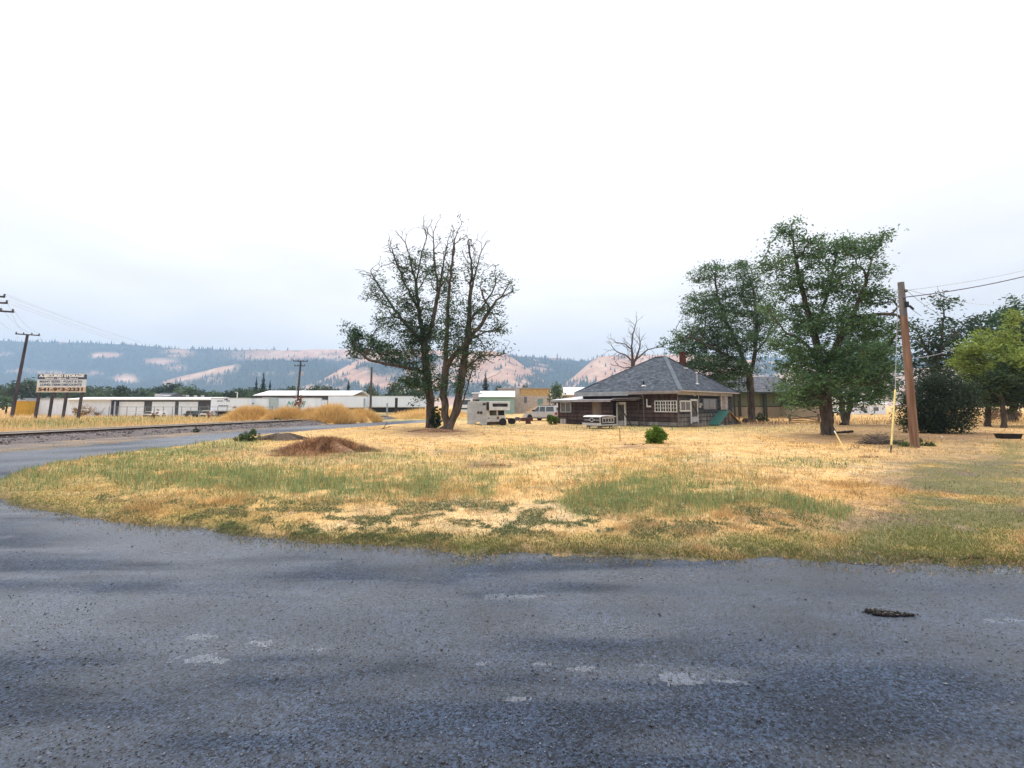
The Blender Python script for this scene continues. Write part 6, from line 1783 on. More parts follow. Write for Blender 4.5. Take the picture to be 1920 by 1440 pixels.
# ================================================================ BUILDINGS BEHIND
m_tan = M('tan_block', (.38, .335, .30), rough=.9, var=.14, scale=2, detail=6)
m_och = M('ochre_band', (.42, .28, .12), rough=.9, var=.22, scale=2.5, detail=6)
YT = 105.0
xa, xb = xx(965, YT), xx(1032, YT)
tb_ = thing('block_building', 'pale block building with an ochre upper band', 'building', ((xa + xb) / 2, YT, 0)); hw = (xb - xa) / 2
zt_, zm_ = zz(728.5, YT), zz(742, YT)
MB().box(-hw, hw, 0, 12, 0, zm_).build('wall', m_tan, tb_)
MB().box(-hw + .3, hw, .0, 12, zm_ + .002, zt_).build('upper_wall', m_och, tb_)
MB().box(-hw, -hw + 1.1, -.15, 0, 0, zt_ + .1).build('pilaster', m_tan, tb_)
MB().box(-hw - .1, hw + .1, -.25, 12.1, zt_, zt_ + .18).build('parapet', m_trimg, tb_)
w_ = MB().box(xx(982.5, YT) - (xa + xb) / 2, xx(988, YT) - (xa + xb) / 2, -.03, .0, zz(755.5, YT), zz(744, YT)).build('window', m_curt, tb_)
w_ = MB().box(xx(1008, YT) - (xa + xb) / 2, xx(1018, YT) - (xa + xb) / 2, -.03, .0, zz(761, YT), zz(748, YT)).build('door', M('teal_door', (.12, .22, .22), rough=.6), tb_)
for k in range(1, 6):
    MB().box(-hw, hw, -.012, .0, zm_ * k / 6, zm_ * k / 6 + .04).build('block_course', M('tan_joint', (.30, .27, .25), rough=.95), tb_)
YE = 98.0
xa, xb = xx(899, YE), xx(964, YE)
te = thing('teal_building', 'low pale teal building with a white metal roof behind the camper', 'building', ((xa + xb) / 2, YE, 0)); hw = (xb - xa) / 2
MB().box(-hw, hw, 0, 9, 0, zz(744.5, YE)).build('wall', M('pale_teal_siding', (.24, .36, .33), rough=.7, var=.06, scale=2), te)
MB().prism([(-.5, zz(744.6, YE)), (-.5, zz(743.5, YE)), (5, zz(733, YE + 5)), (9.5, zz(743.5, YE)), (9.5, zz(744.6, YE))], -hw - .2, hw + .2, axis='x').build('roof', m_shroof, te)
for k in range(1, 9):
    MB().box(-hw, hw, -.015, 0, zz(744.5, YE) * k / 9, zz(744.5, YE) * k / 9 + .03).build('siding_line', MATS['pale_teal_siding'], te)
def plain_block(name, label, px0, px1, py0, Y, mat, roofm, dep=8, gable=None, cat='building', shade=None):
    xa, xb = xx(px0, Y), xx(px1, Y)
    v = thing(name, label, cat, ((xa + xb) / 2, Y, 0)); hw = (xb - xa) / 2; z = zz(py0, Y)
    MB().box(-hw, hw, 0, dep, 0, z).build('wall', mat, v)
    if gable: MB().prism([(-.3, z), (-.3, z + .15), (dep / 2, zz(gable, Y + dep / 2)), (dep + .3, z + .15), (dep + .3, z)], -hw - .3, hw + .3, axis='x').build('roof', roofm, v)
    else: MB().box(-hw - .2, hw + .2, -.2, dep + .2, z, z + .25).build('roof', roofm, v)
    for f in (.3, .7):
        MB().box(-hw + 2 * hw * f - .5, -hw + 2 * hw * f + .5, -.03, 0, z * .35, z * .72).build('window', m_curt, v)
    return v
plain_block('pink_grey_building', 'pinkish grey wall of the taller building joined to the teal one', 886, 902, 738, 100, M('pink_grey_wall', (.42, .37, .36), rough=.85, var=.06, scale=2), m_shroof)
plain_block('flat_building', 'pinkish flat roofed building behind the teal roof', 934, 966, 729.5, 118, MATS['pink_grey_wall'], m_tan)
plain_block('white_house', 'white roofed building just left of the hipped roof', 1062, 1100, 741, 84, m_tan, m_shroof, gable=726)
plain_block('distant_barn', 'white barn roofs seen between the big locust and the shrub', 1600, 1660, 758, 95, m_shedw, m_shroof, gable=744)

# green house on the right
YH = 66.0
xa, xb = xx(1362, YH), xx(1488, YH)
gh = thing('green_house', 'long low green house with a grey roof behind the trees', 'house', ((xa + xb) / 2, YH, 0), R(-2)); hw = (xb - xa) / 2
m_sage = M('sage_boards', (.145, .165, .105), rough=.8, var=.08, scale=2)
m_tanb = M('tan_lap_boards', (.30, .245, .185), rough=.85, var=.08, scale=2)
m_dgreen = M('dark_green_trim', (.030, .040, .034), rough=.7)
ze, zm = zz(736.5, YH), zz(762, YH)
MB().box(-hw, hw, 0, 9, zm, ze).build('upper_wall', m_sage, gh)
MB().box(-hw, hw, -.02, 9, 0, zm - .01).build('lower_wall', m_tanb, gh)
MB().box(-hw, hw, -.06, .0, zm - .06, zm + .06).build('band', m_dgreen, gh)
nb = int(2 * hw / .42)
for k in range(nb):
    t = -hw + 2 * hw * (k + .5) / nb
    MB().box(t - .025, t + .025, -.035, -.0, zm + .062, ze).build('batten', m_sage, gh)
for k in range(1, 6):
    z_ = (zm - .08) * k / 6
    MB().box(-hw, hw, -.045, -.02, z_, z_ + .03).build('lap_board', m_tanb, gh)
m_roof2 = roof_material('grey_shingles_far', (.09, .095, .11), (.13, .138, .155))
zr = zz(708.5, YH + 5)
for y0_, y1_, z0_, z1_ in ((-.9, 4.5, ze - .05, zr), (4.5, 9.9, zr, ze - .05)):
    MB().add([(-hw - .5, y0_, z0_), (hw + .4, y0_, z0_), (hw + .4, y1_, z1_), (-hw - .5, y1_, z1_), (-hw - .5, y0_, z0_ + .14), (hw + .4, y0_, z0_ + .14), (hw + .4, y1_, z1_ + .14), (-hw - .5, y1_, z1_ + .14)],
             [(3, 2, 1, 0), (4, 5, 6, 7), (0, 1, 5, 4), (1, 2, 6, 5), (2, 3, 7, 6), (3, 0, 4, 7)]).build('roof', m_roof2, gh)
MB().box(-hw - .5, hw + .4, -.95, -.9, ze - .12, ze + .1).build('fascia', m_dgreen, gh)
for px in (1375.5, 1386, 1432, 1481):
    t = xx(px, YH) - (xa + xb) / 2
    wd = .22 if px > 1400 else .1
    MB().box(t - wd, t + wd, -.5, -.3, 0, ze - .06).build('post', m_dgreen, gh)
for px in (1463,):
    t = xx(px, YH) - (xa + xb) / 2
    MB().box(t - .06, t + .06, -.05, -.036, zm + .062, ze).build('trim_board', m_dgreen, gh)
q = Vector((xx(1430, YH) - (xa + xb) / 2, 3.4, zz(711, YH + 3.5)))
MB().box(q.x - .35, q.x + .35, q.y - .3, q.y + .3, q.z - .3, q.z + .05).build('skylight', m_white, gh)
t = xx(1445, YH) - (xa + xb) / 2
MB().tube([(t, .9, ze + .3), (t, .9, ze + 1.0)], .08, 8).build('vent_pipe', m_black, gh)
# gabled wing
xc, xd = xx(1486, YH - 3), xx(1556, YH - 3)
wg = thing('green_wing', 'gabled green wing of the low green house behind the big locust', 'house', ((xc + xd) / 2, YH - 3, 0), R(-2)); hx = (xd - xc) / 2
zwe = zz(737, YH - 3); zwa = zz(722, YH - 3)
MB().prism([(-hx, zm), (hx, zm), (hx, zwe - .6), (0, zwa), (-hx, zwe - .1)], 0, 8).build('wall', M('deep_sage', (.075, .095, .062), rough=.8, var=.1, scale=2), wg)
MB().box(-hx, hx, -.02, 8, 0, zm - .01).build('lower_wall', m_tanb, wg)
for k in range(1, 6):
    MB().box(-hx, hx, -.045, -.02, zm * k / 6, zm * k / 6 + .03).build('lap_board', m_tanb, wg)
for s in (-1, 1):
    MB().bar((0, -.3, zwa + .1), (s * (hx + .4), -.3, zwe - .32), .5, .12).build('barge_board', m_dgreen, wg)
t0, t1 = xx(1502, YH - 3) - (xc + xd) / 2, xx(1517, YH - 3) - (xc + xd) / 2
w_ = MB().box(t0, t1, -.06, -.0, zz(740.5, YH - 3), zz(734, YH - 3)).build('window', m_white, wg)
for a, b_ in ((.12, .47), (.53, .88)):
    MB().box(t0 + (t1 - t0) * a, t0 + (t1 - t0) * b_, -.075, -.06, zz(739.4, YH - 3), zz(735.2, YH - 3)).build('pane', m_glass, w_)
t0 = xx(1489, YH - 3) - (xc + xd) / 2
MB().box(t0 - .12, t0 + .12, -.06, 0, zz(755, YH - 3), zz(739, YH - 3)).build('narrow_window', m_white, wg)

# cross-braced fence panel
fa, fb = P(1481, 793), P(1536, 794.5)
ff = thing('braced_fence', 'short wooden fence panel with crossed rails behind the big locust', 'fence', fa, math.atan2(fb.y - fa.y, fb.x - fa.x))
fl_ = (fb - fa).length
m_frail = M('grey_fence_rail', (.16, .125, .085), rough=.9, var=.3, scale=5)
for x_ in (0, fl_): MB().box(x_ - .09, x_ + .09, -.09, .09, -.1, .92).build('post', m_frail, ff)
MB().bar((.09, -.03, .80), (fl_ - .09, -.03, .34), .04, .10).build('rail', m_frail, ff)
MB().bar((.09, .03, .40), (fl_ - .09, .03, .74), .04, .10).build('rail', m_frail, ff)
MB().bar((.09, 0, .28), (fl_ - .09, 0, .22), .04, .09).build('rail', m_frail, ff)
MB().bar((.0, 0, .05), (fl_ + .6, 0, .05), .12, .12).build('bottom_log', m_wdark, ff)
for px, lb in ((1437.5, 'thin dark post in the dry grass before the green house'), (1386, 'thin dark post left of the locust trunk beside the house')):
    v = thing('garden_post', lb, 'post', P(px, 789))
    MB().box(-.05, .05, -.05, .05, 0, 1.25 if px > 1400 else 2.3).build('post', m_wdark, v); MB().box(-.06, .06, -.06, .06, 1.25 if px > 1400 else 2.3, 1.3 if px > 1400 else 2.35).build('cap', m_wdark, v)

# ================================================================ HEAPS, LITTER, SMALL THINGS
def sticks(n, base, sx, sy, hz, ln, r, mat, name, parent=None, flat=.5):
    mb = MB()
    for _ in range(n):
        a = random.random() * 6.28; d = math.sqrt(random.random())
        x_, y_ = math.cos(a) * d * sx, math.sin(a) * d * sy
        z_ = hz * max(0, 1 - d ** 1.5) * random.uniform(.3, 1.0) + .02
        az = random.random() * 6.28; el = random.gauss(0, flat * .5)
        l = ln * random.uniform(.4, 1.2)
        v = Vector((math.cos(az) * math.cos(el), math.sin(az) * math.cos(el), math.sin(el))) * l / 2
        c_ = Vector((x_, y_, z_))
        m_ = c_ + Vector((random.gauss(0, .05), random.gauss(0, .05), random.gauss(0, .04))) * l
        mb.tube([c_ - v, m_, c_ + v], [r, r * .8, r * .5], 4, cap=False)
    return mb.build(name, mat, parent)
def heap(name, label, px, py, rx_, ry_, h, soil, cat, blades_n, tones, seed, bl=.22, lean=1.2):
    b = P(px, py)
    root = thing(name, label, cat, b)
    o = lump('mound', 0, 0, rx_, ry_, h, soil, seed=seed, rough=.75, n=36)
    o.parent = root
    aa, rr_ = rng.random(blades_n) * 6.28, np.sqrt(rng.random(blades_n)) * 1.12
    x_, y_ = np.cos(aa) * rr_ * rx_, np.sin(aa) * rr_ * ry_
    d = np.sqrt((x_ / rx_) ** 2 + (y_ / ry_) ** 2)
    k = d < 1.15; x_, y_, d = x_[k], y_[k], d[k]
    z_ = h * np.clip(1 - d ** 1.6, 0, 1) - .02
    n = len(x_)
    tn = np.array(tones)[rng.integers(0, len(tones), n)] * rng.uniform(.5, 1.45, (n, 1))
    v, c_ = blades(n, np.stack([x_, y_, z_], 1), rng.uniform(.3, 1.2, n) * bl, np.full(n, .024), np.clip(rng.normal(lean, .4, n), 0, 1.7), rng.random(n) * 6.28, tn * (.55 + .9 * fbm(x_ + 50 + seed, y_ + 50, 3.2, 3))[:, None])
    link('litter', raw_mesh('litter', v, 3, c_, m_blade), root)
    return root
m_heap = M('brown_litter_soil', (.18, .095, .055), rough=.95, col2=(.36, .21, .12), scale=9, detail=8, bump=1, bscale=18)
m_soil2 = M('dark_turned_soil', (.07, .052, .040), rough=.95, col2=(.13, .10, .075), scale=9, detail=8, bump=1, bscale=18)
TB = [(.44, .25, .13), (.30, .16, .085), (.14, .075, .05), (.52, .32, .18)]
hp = heap('rubbish_heap', 'brown heap of raked weeds and soil near the road', 610, 848, 1.7, .95, .52, m_heap, 'heap', 22000, TB, 5, bl=.26)
heap('rubbish_heap', 'low spill of brown litter left of the tall heap', 560, 856, 1.0, .5, .16, m_heap, 'heap', 2600, TB, 6)
heap('rubbish_heap', 'low tail of grey litter right of the tall heap', 675, 849, .75, .4, .16, m_heap, 'heap', 1800, [(.16, .10, .07), (.25, .15, .09), (.10, .08, .05)], 8)
heap('soil_heap', 'long low dark soil heap behind the brown heap', 530, 826, 1.75, .5, .36, m_soil2, 'heap', 1600, [(.10, .08, .055), (.14, .11, .07)], 9, bl=.1)
heap('soil_ring', 'ring of brown needles and soil round the two half dead trees', 815, 810, 2.0, 1.3, .20, m_heap, 'heap', 4000, [(.18, .10, .065), (.12, .07, .05), (.26, .16, .09)], 12, bl=.14)
heap('litter_patch', 'flat brown litter patch in the middle of the lot', 921, 876, .75, .30, .05, m_heap, 'heap', 1600, TB, 14, bl=.12)
heap('litter_patch', 'dark red brown litter patch near the road edge', 1420, 973, .42, .16, .05, M('red_brown_litter', (.07, .028, .022), rough=.95, var=.4, scale=12), 'heap', 900, [(.10, .04, .03), (.14, .07, .04)], 15, bl=.06)
heap('litter_patch', 'brown litter on the dry grass before the yellow guard', 1630, 860, .55, .2, .06, m_heap, 'heap', 800, [(.15, .09, .06), (.10, .07, .05)], 16, bl=.1)
sticks(150, None, 1.4, .8, .5, .5, .011, M('dry_stalk', (.38, .23, .13), rough=.9), 'stalks', hp, flat=.7)
# twigs sticking out of the heap
v = thing('dead_branch', 'forked bare branch sticking up behind the brown heap', 'branch', P(583, 833))
MB().tube([(0, 0, 0), (.0, 0, .28), (-.02, 0, .5)], [.018, .014, .006], 5).build('stem', m_bark_d, v)
MB().tube([(0, 0, .22), (-.12, 0, .36), (-.26, .02, .52)], [.012, .009, .004], 5).build('twig', m_bark_d, v)
v = thing('dead_branch', 'bare forked branch lying in weeds left of the tree pair', 'branch', P(720, 806))
MB().tube([(-.3, 0, .02), (-.05, 0, .10), (.15, 0, .42), (.22, 0, .62)], [.035, .03, .02, .008], 5).build('stem', m_bark_d, v)
MB().tube([(-.05, 0, .10), (.35, .1, .2), (.75, .1, .30)], [.025, .015, .006], 5).build('twig', m_bark_d, v)
v = thing('brush_pile', 'grey pile of dead twigs left of the yellow guy guard', 'brush pile', P(1650, 834))
sticks(210, None, .95, .55, .55, .8, .010, M('grey_twig', (.14, .11, .095), rough=.95, var=.3, scale=6), 'twigs', v, flat=.6)
sticks(40, None, .9, .4, .15, 1.0, .014, m_bark_d, 'dark_twigs', v, flat=.2)
bush('weeds_at_pole', 'green weeds round the foot of the brown pole', P(1722, 838), [(.1, .16, .3, .2), (.4, .10, .35, .12), (-.6, .1, .4, .1)], np.array((.06, .085, .03)), .05, 900, stems=5)
v = thing('fallen_log', 'dark log lying right of the big locust trunk', 'log', P(1568, 814), 0)
MB().tube([(0, 0, .10), (.7, .1, .13), (1.15, .15, .16)], [.055, .075, .08], 8).build('log', m_bark_d, v)
MB().tube([(.5, .1, .14), (.62, .02, .25)], [.02, .008], 5).build('twig', m_bark_d, v)
for px, py, lb in ((1584, 846, 'curved bare branch by the yellow guard in the dry grass'), (1603, 842, 'small upright bare branch right of the curved one')):
    v = thing('dead_branch', lb, 'branch', P(px, py))
    s = 1 if px < 1600 else .7
    MB().tube([(-.12 * s, 0, .25 * s), (0, 0, .06), (.15 * s, 0, .02), (.25 * s, 0, .10), (.27 * s, 0, .24 * s)], [.008, .014, .018, .014, .006], 5).build('stem', m_bark_d, v)
    MB().tube([(.15 * s, 0, .03), (.12 * s, 0, .2 * s)], [.01, .005], 5).build('twig', m_bark_d, v)
# black tub
tq = P(1891, 824)
tub = thing('black_tub', 'black rectangular plastic tub on the ground at right', 'tub', tq, R(-8))
m_tub = M('black_plastic', (.010, .010, .013), rough=.45)
w0_, w1_, hh = .40, .48, .30
mb = MB()
mb.add([(-w0_, -.22, 0), (w0_, -.22, 0), (w0_, .22, 0), (-w0_, .22, 0), (-w1_, -.27, hh), (w1_, -.27, hh), (w1_, .27, hh), (-w1_, .27, hh), (-w1_ + .03, -.24, hh), (w1_ - .03, -.24, hh), (w1_ - .03, .24, hh), (-w1_ + .03, .24, hh),
        (-w0_ + .03, -.19, .03), (w0_ - .03, -.19, .03), (w0_ - .03, .19, .03), (-w0_ + .03, .19, .03)],
       [(3, 2, 1, 0), (0, 1, 5, 4), (1, 2, 6, 5), (2, 3, 7, 6), (3, 0, 4, 7), (4, 5, 9, 8), (5, 6, 10, 9), (6, 7, 11, 10), (7, 4, 8, 11), (8, 9, 13, 12), (9, 10, 14, 13), (10, 11, 15, 14), (11, 8, 12, 15), (12, 13, 14, 15)])
mb.build('basin', m_tub, tub)
MB().box(-w1_ - .02, w1_ + .02, -.30, -.272, hh - .03, hh + .012).build('rim', m_tub, tub)
# stake
v = thing('wooden_stake', 'thin wooden stake standing before the truck canopy', 'stake', P(1162.5, 829))
MB().box(-.022, .022, -.022, .022, -.05, .78).build('stake', M('stake_wood', (.34, .22, .10), rough=.85, var=.3, scale=8), v)
MB().box(-.024, .024, -.024, .024, .70, .785).build('tip', m_white, v)
# wood round and sticks by the sapling
v = thing('stick_pile', 'dark sticks on the ground left of the small green bush', 'sticks', P(1195, 836))
sticks(30, None, 1.0, .25, .06, .7, .015, m_bark_d, 'sticks', v, flat=.15)
v = thing('tree_stump', 'dark round log end beside the locust near the hood', 'log', P(1398, 793))
MB().lathe([(.02, -.2), (.24, -.2), (.26, 0), (.24, .2), (.02, .2)], 12, (0, 0, .24), 'y').build('log', m_bark_d, v)
MB().lathe([(.02, -.215), (.20, -.21), (.2, -.2)], 12, (0, 0, .24), 'y').build('cut_face', m_wdark, v)
# litter
def scrap(name, label, px, py, s, mat, seed):
    r = np.random.default_rng(seed); b = P(px, py); n = 9
    g = MB(); vs = []
    for i in range(5):
        for j in range(5):
            vs.append((b.x + (i / 4 - .5) * s + r.normal(0, s * .07), b.y + (j / 4 - .5) * s * .8 + r.normal(0, s * .07), .03 + abs(r.normal(0, s * .28)) * (1 - abs(i - 2) / 3) + s * .12))
    g.add(vs, [(i * 5 + j, (i + 1) * 5 + j, (i + 1) * 5 + j + 1, i * 5 + j + 1) for i in range(4) for j in range(4)])
    o = g.build(name, mat); return tag(o, label, 'litter')
m_bluep = M('blue_plastic', (.02, .20, .55), rough=.35, spec=.5); m_paper = M('white_paper', (.70, .72, .75), rough=.6)
scrap('plastic_scrap', 'crumpled bright blue plastic scrap in the green weeds', 1342, 938, .10, m_bluep, 1)
scrap('paper_scrap', 'crumpled white scrap in the weeds left of the blue one', 1282, 951, .075, m_paper, 2)
scrap('paper_scrap', 'white scrap on the dry mats at the left', 546, 966, .07, m_paper, 3)
scrap('paper_scrap', 'small white scrap near the far left road edge', 365, 947, .06, m_paper, 4)
scrap('paper_scrap', 'white scrap behind the brown pole near the shrub', 1767, 821, .13, m_paper, 5)
v = thing('wood_offcut', 'pale short board lying near the dark litter patch', 'board', P(1388, 978), R(60))
MB().box(-.13, .13, -.025, .025, .01, .04).build('board', M('pale_board', (.52, .40, .28), rough=.8, var=.2, scale=8), v)
MB().box(.131, .134, -.02, .02, .012, .038).build('cut_end', m_wdark, v)
for px, py, ln, az, lb in ((1823, 1051, .34, .15, 'dark stick at the road edge on the right'), (1780, 935, .28, .35, 'pale stick in the grey green grass at right')):
    v = thing('stick', lb, 'stick', P(px, py), az)
    MB().tube([(-ln / 2, 0, .02), (0, .01, .03), (ln / 2, 0, .02)], [.008, .012, .006], 6).build('stick', m_bark_d if px > 1800 else M('pale_stick', (.45, .38, .30), rough=.9), v)
    MB().tube([(0, 0, .03), (ln * .2, .04, .05)], [.006, .003], 5).build('twig', m_bark_d, v)

# golden uncut grass mounds beyond the track
def grass_mound(px0, px1, py_top, py_base, Y, n, label, seed, pale=.45):
    xa, xb = xx(px0, Y), xx(px1, Y); cx = (xa + xb) / 2; rx_ = (xb - xa) / 2
    h = zz(py_top, Y)
    root = thing('grass_mound', label, 'grass mound', (cx, Y, 0))
    o = lump('mound', 0, 0, rx_, rx_ * .55 + 1.0, h * .72, M('golden_thatch', (.58, .38, .14), rough=.95, col2=(.70, .49, .21), scale=5, detail=8, bump=1, bscale=10), seed=seed, rough=.5, n=36); o.parent = root
    ry_ = rx_ * .55 + 1.0
    x_, y_ = rng.uniform(-1.05, 1.05, n) * rx_, rng.uniform(-1, .6, n) * ry_
    d = np.sqrt((x_ / rx_) ** 2 + (y_ / ry_) ** 2); k = d < 1.05; x_, y_, d = x_[k], y_[k], d[k]
    m = len(x_); z_ = h * .72 * np.clip(1 - d ** 1.6, 0, 1) - .1
    az = np.arctan2(y_, x_) + rng.normal(0, .7, m)
    cl = sstep(.4, .62, fbm(x_ + seed * 9, y_, .8, 3))
    tn = lerp(np.broadcast_to(np.array((.76, .52, .20)), (m, 3)), np.array((.64, .40, .13)), cl) * rng.uniform(.6, 1.35, (m, 1))
    tn = lerp(tn, np.array((.66, .50, .29)), pale * rng.random(m))
    v, c_ = blades(m, np.stack([x_, y_, z_], 1), rng.uniform(.35, .85, m) * (.5 + .35 * h), np.full(m, .05), np.clip(rng.normal(.75, .35, m), 0, 1.5), az, tn)
    g = link('grass', raw_mesh('grass', v, 3, c_, m_blade), root); g['kind'] = 'stuff'
    return root
grass_mound(425, 520, 757.5, 785, 50, 9000, 'long low golden grass mound, leftmost of the row beyond the track', 1)
grass_mound(500, 580, 760, 785, 47, 8000, 'golden grass mound with drooping tufts left of the tallest one', 2)
grass_mound(585, 665, 753, 785, 49, 9000, 'tallest golden grass mound beyond the track', 3)
grass_mound(555, 622, 761, 785, 51, 6000, 'golden grass mound between two higher ones', 4)
grass_mound(640, 712, 763, 783, 53, 6000, 'right hand golden grass mound by the thin bare pole', 5)
grass_mound(720, 900, 764, 781, 66, 9000, 'long strip of golden grass behind the half dead trees', 6, .7)
grass_mound(985, 1060, 758, 785, 66, 7000, 'pale grassy bank behind the silver wagon', 7, 1.0)
bush('dry_weed', 'tall rusty dry weed at the foot of the pole with two crossarms', (xx(558, 58), 58, 0), [(0, 1.9, .55, 1.2), (.3, 2.4, .5, .6)], np.array((.24, .11, .06)), .10, 500, stems=26, bark=M('rusty_stem', (.26, .12, .07), rough=.9), twig=.03)
for px, pt, lb in ((393, 760, 'rusty dry weed clump at the fence beside the charcoal wall'), (444, 759, 'rusty dry weed clump at the fence before the white trailer'), (290, 764, 'reddish dry weed at the fence before the middle roller door')):
    h_ = zz(pt, 60)
    bush('dry_weed', lb, (xx(px, 60), 60, 0), [(0, h_ * .55, .45, h_ * .45)], np.array((.30, .15, .09)), .07, 200, stems=18, bark=MATS['rusty_stem'], twig=.022)
# ================================================================ HILLS AND HAZE
def hill_material(name):
    m = M(name, (.2, .2, .1), rough=1.0, attr='tone', var=.22, scale=.035, spec=.05, detail=8, lo=.3, hi=.7)
    return m
m_hill = hill_material('hillside')
H_FOR = np.array((.030, .058, .058)); H_TAN = np.array((.50, .29, .20)); H_TAN2 = np.array((.58, .39, .28))  # forest green tinted blue for a little painted distance haze
def hill(name, label, outline, Y0, Y1, paint, x0, x1, step=5, rows=46, tree_n=0, back=1.18, seed=0, th=13.0, rough=9.0):
    cols = np.arange(x0, x1 + 1, step, dtype=float)
    ox, oy = [p[0] for p in outline], [p[1] for p in outline]
    top = np.interp(cols, ox, oy) + (fbm(cols * .02 + seed * 7, cols * 0 + seed, 1.0, 4) - .5) * 5
    nC = len(cols)
    ts = np.linspace(0, 1, rows)
    V = np.zeros((rows + 6, nC, 3))
    for j, px in enumerate(cols):
        dx, dy, dz = ray(px, top[j]); H = EYE + dz / dy * Y1; kx = dx / dy
        yy = Y0 + (Y1 - Y0) * ts
        prof = ts ** 1.12
        V[:rows, j, 0] = kx * yy; V[:rows, j, 1] = yy; V[:rows, j, 2] = -3 + (H + 3) * prof
        for q in range(6):
            f = (q + 1) / 6; yb = Y1 + (Y1 * back - Y1) * f
            V[rows + q, j] = (kx * yb, yb, -3 + (H + 3) * (1 - f ** 1.3))
    X, Y, Z = V[..., 0].ravel(), V[..., 1].ravel(), V[..., 2].ravel()
    tt = np.concatenate([np.repeat(ts, nC), np.repeat(1 - (np.arange(6) + 1) / 6, nC)])
    Z = Z + (fbm(X / 220 + seed, Y / 220, 1, 5) - .5) * rough * 5 * np.sin(np.clip(tt, 0, 1) * math.pi)
    px, py = proj(X, Y, Z)
    f = paint(px, py, X, Y)                                    # 0 = dry slope, 1 = forest
    f = np.clip(f, 0, 1)
    tan = lerp(np.broadcast_to(H_TAN, (len(X), 3)), H_TAN2, sstep(.35, .7, fbm(X, Y, 1 / 60, 4)))
    col = lerp(tan, H_FOR, f)
    i = np.arange((rows + 6) * nC).reshape(rows + 6, nC)
    q = np.stack([i[:-1, :-1], i[:-1, 1:], i[1:, 1:], i[1:, :-1]], -1).reshape(-1, 4)
    o = link(name, raw_mesh(name, np.stack([X, Y, Z], 1), 4, col, m_hill, q, smooth=True))
    tag(o, label, kind='structure')
    if tree_n:
        r = np.random.default_rng(seed + 5)
        w = (f[:rows * nC] ** 2 + .012) * (Y[:rows * nC] > Y0 + (Y1 - Y0) * .12); w = w / w.sum()
        pick = r.choice(rows * nC, tree_n, p=w)
        jx, jy = r.uniform(-.5, .5, tree_n), r.uniform(-.5, .5, tree_n)
        a, b_ = pick // nC, pick % nC
        a2, b2 = np.clip(a + 1, 0, rows - 1), np.clip(b_ + 1, 0, nC - 1)
        Pn = np.stack([X, Y, Z], 1)
        p = Pn[pick] + (Pn[a2 * nC + b_] - Pn[pick]) * r.random((tree_n, 1)) + (Pn[a * nC + b2] - Pn[pick]) * r.random((tree_n, 1))
        h = th * r.uniform(.55, 1.35, tree_n); w_ = h * r.uniform(.16, .26, tree_n)
        ang = np.array((0, 1.57, 3.14, 4.71))[None] + r.random((tree_n, 1)) * 1.5
        ring = np.stack([p[:, None, 0] + np.cos(ang) * w_[:, None], p[:, None, 1] + np.sin(ang) * w_[:, None], np.repeat(p[:, 2:3], 4, 1) - 1], -1)
        tip = p + np.stack([0 * h, 0 * h, h], 1)
        v = np.concatenate([ring, tip[:, None]], 1).reshape(-1, 3)
        b0 = 5 * np.arange(tree_n)[:, None]
        fi = np.concatenate([b0 + np.array([[k, (k + 1) % 4, 4]]) for k in range(4)])
        cc = np.repeat(H_FOR[None] * r.uniform(.5, 1.3, (tree_n, 1)), 5, 0)
        s = link(name + '_forest', raw_mesh(name + '_forest', v, 3, cc, m_hill, fi))
        tag(s, 'far conifer forest covering the ' + label, kind='stuff')
    return o
nz = lambda X, Y, s, sd=0: fbm(X + sd, Y * 2.2 + sd, s, 4)
def paint_far(px, py, X, Y):
    tan = ell(px, py, [(70, 735, 30, 4, .0), (200, 666, 28, 5, 1), (300, 678, 30, 6, .9), (235, 712, 22, 10, 1), (170, 700, 22, 4, .9), (30, 695, 30, 4, .7), (335, 662, 26, 8, .8), (10, 664, 14, 3, .6),
                       (620, 662, 160, 11, 1), (500, 668, 60, 8, .8), (760, 662, 120, 10, 1), (1000, 664, 60, 5, .9), (1060, 672, 40, 3, .8), (1280, 668, 60, 8, .9), (880, 662, 80, 9, 1), (90, 698, 30, 3, .6), (330, 690, 20, 6, .5)])
    n = nz(X, Y, 1 / 170)
    return 1 - np.clip(tan * sstep(.30, .46, n + .06) + sstep(.70, .78, n) * .6, 0, 1)
def paint_mid(px, py, X, Y):
    crest = np.interp(px, [250, 300, 360, 420, 470, 520, 640], [724, 716, 701, 686, 680, 676, 690])
    tan = np.exp(-((py - crest - 5) / 9.0) ** 2) * sstep(285, 320, px) * (1 - sstep(425, 460, px))
    tan = np.maximum(tan, ell(px, py, [(405, 694, 24, 8, .9), (395, 713, 14, 7, .5), (412, 714, 6, 7, .6), (500, 700, 25, 3, .3), (480, 703, 12, 2, .5), (548, 700, 8, 5, .4)]))
    n = nz(X, Y, 1 / 120, 50)
    return 1 - np.clip(tan * sstep(.28, .42, n + .08), 0, 1)
def paint_spur(px, py, X, Y):
    fo = ell(px, py, [(640, 668, 28, 8, .95), (720, 692, 45, 14, .9), (680, 735, 60, 10, 1), (780, 680, 60, 10, .6), (905, 725, 60, 8, .8), (990, 712, 22, 9, .85), (1010, 725, 25, 10, 1), (840, 700, 60, 10, .4), (750, 715, 40, 7, .6), (620, 722, 40, 8, .8),
                      (968, 664, 22, 7, .7), (735, 740, 60, 8, 1), (880, 738, 120, 8, 1)])
    n = nz(X, Y, 1 / 60, 9)
    return np.clip(fo * sstep(.30, .48, n + .08) + .8 * sstep(.68, .74, n), 0, 1)
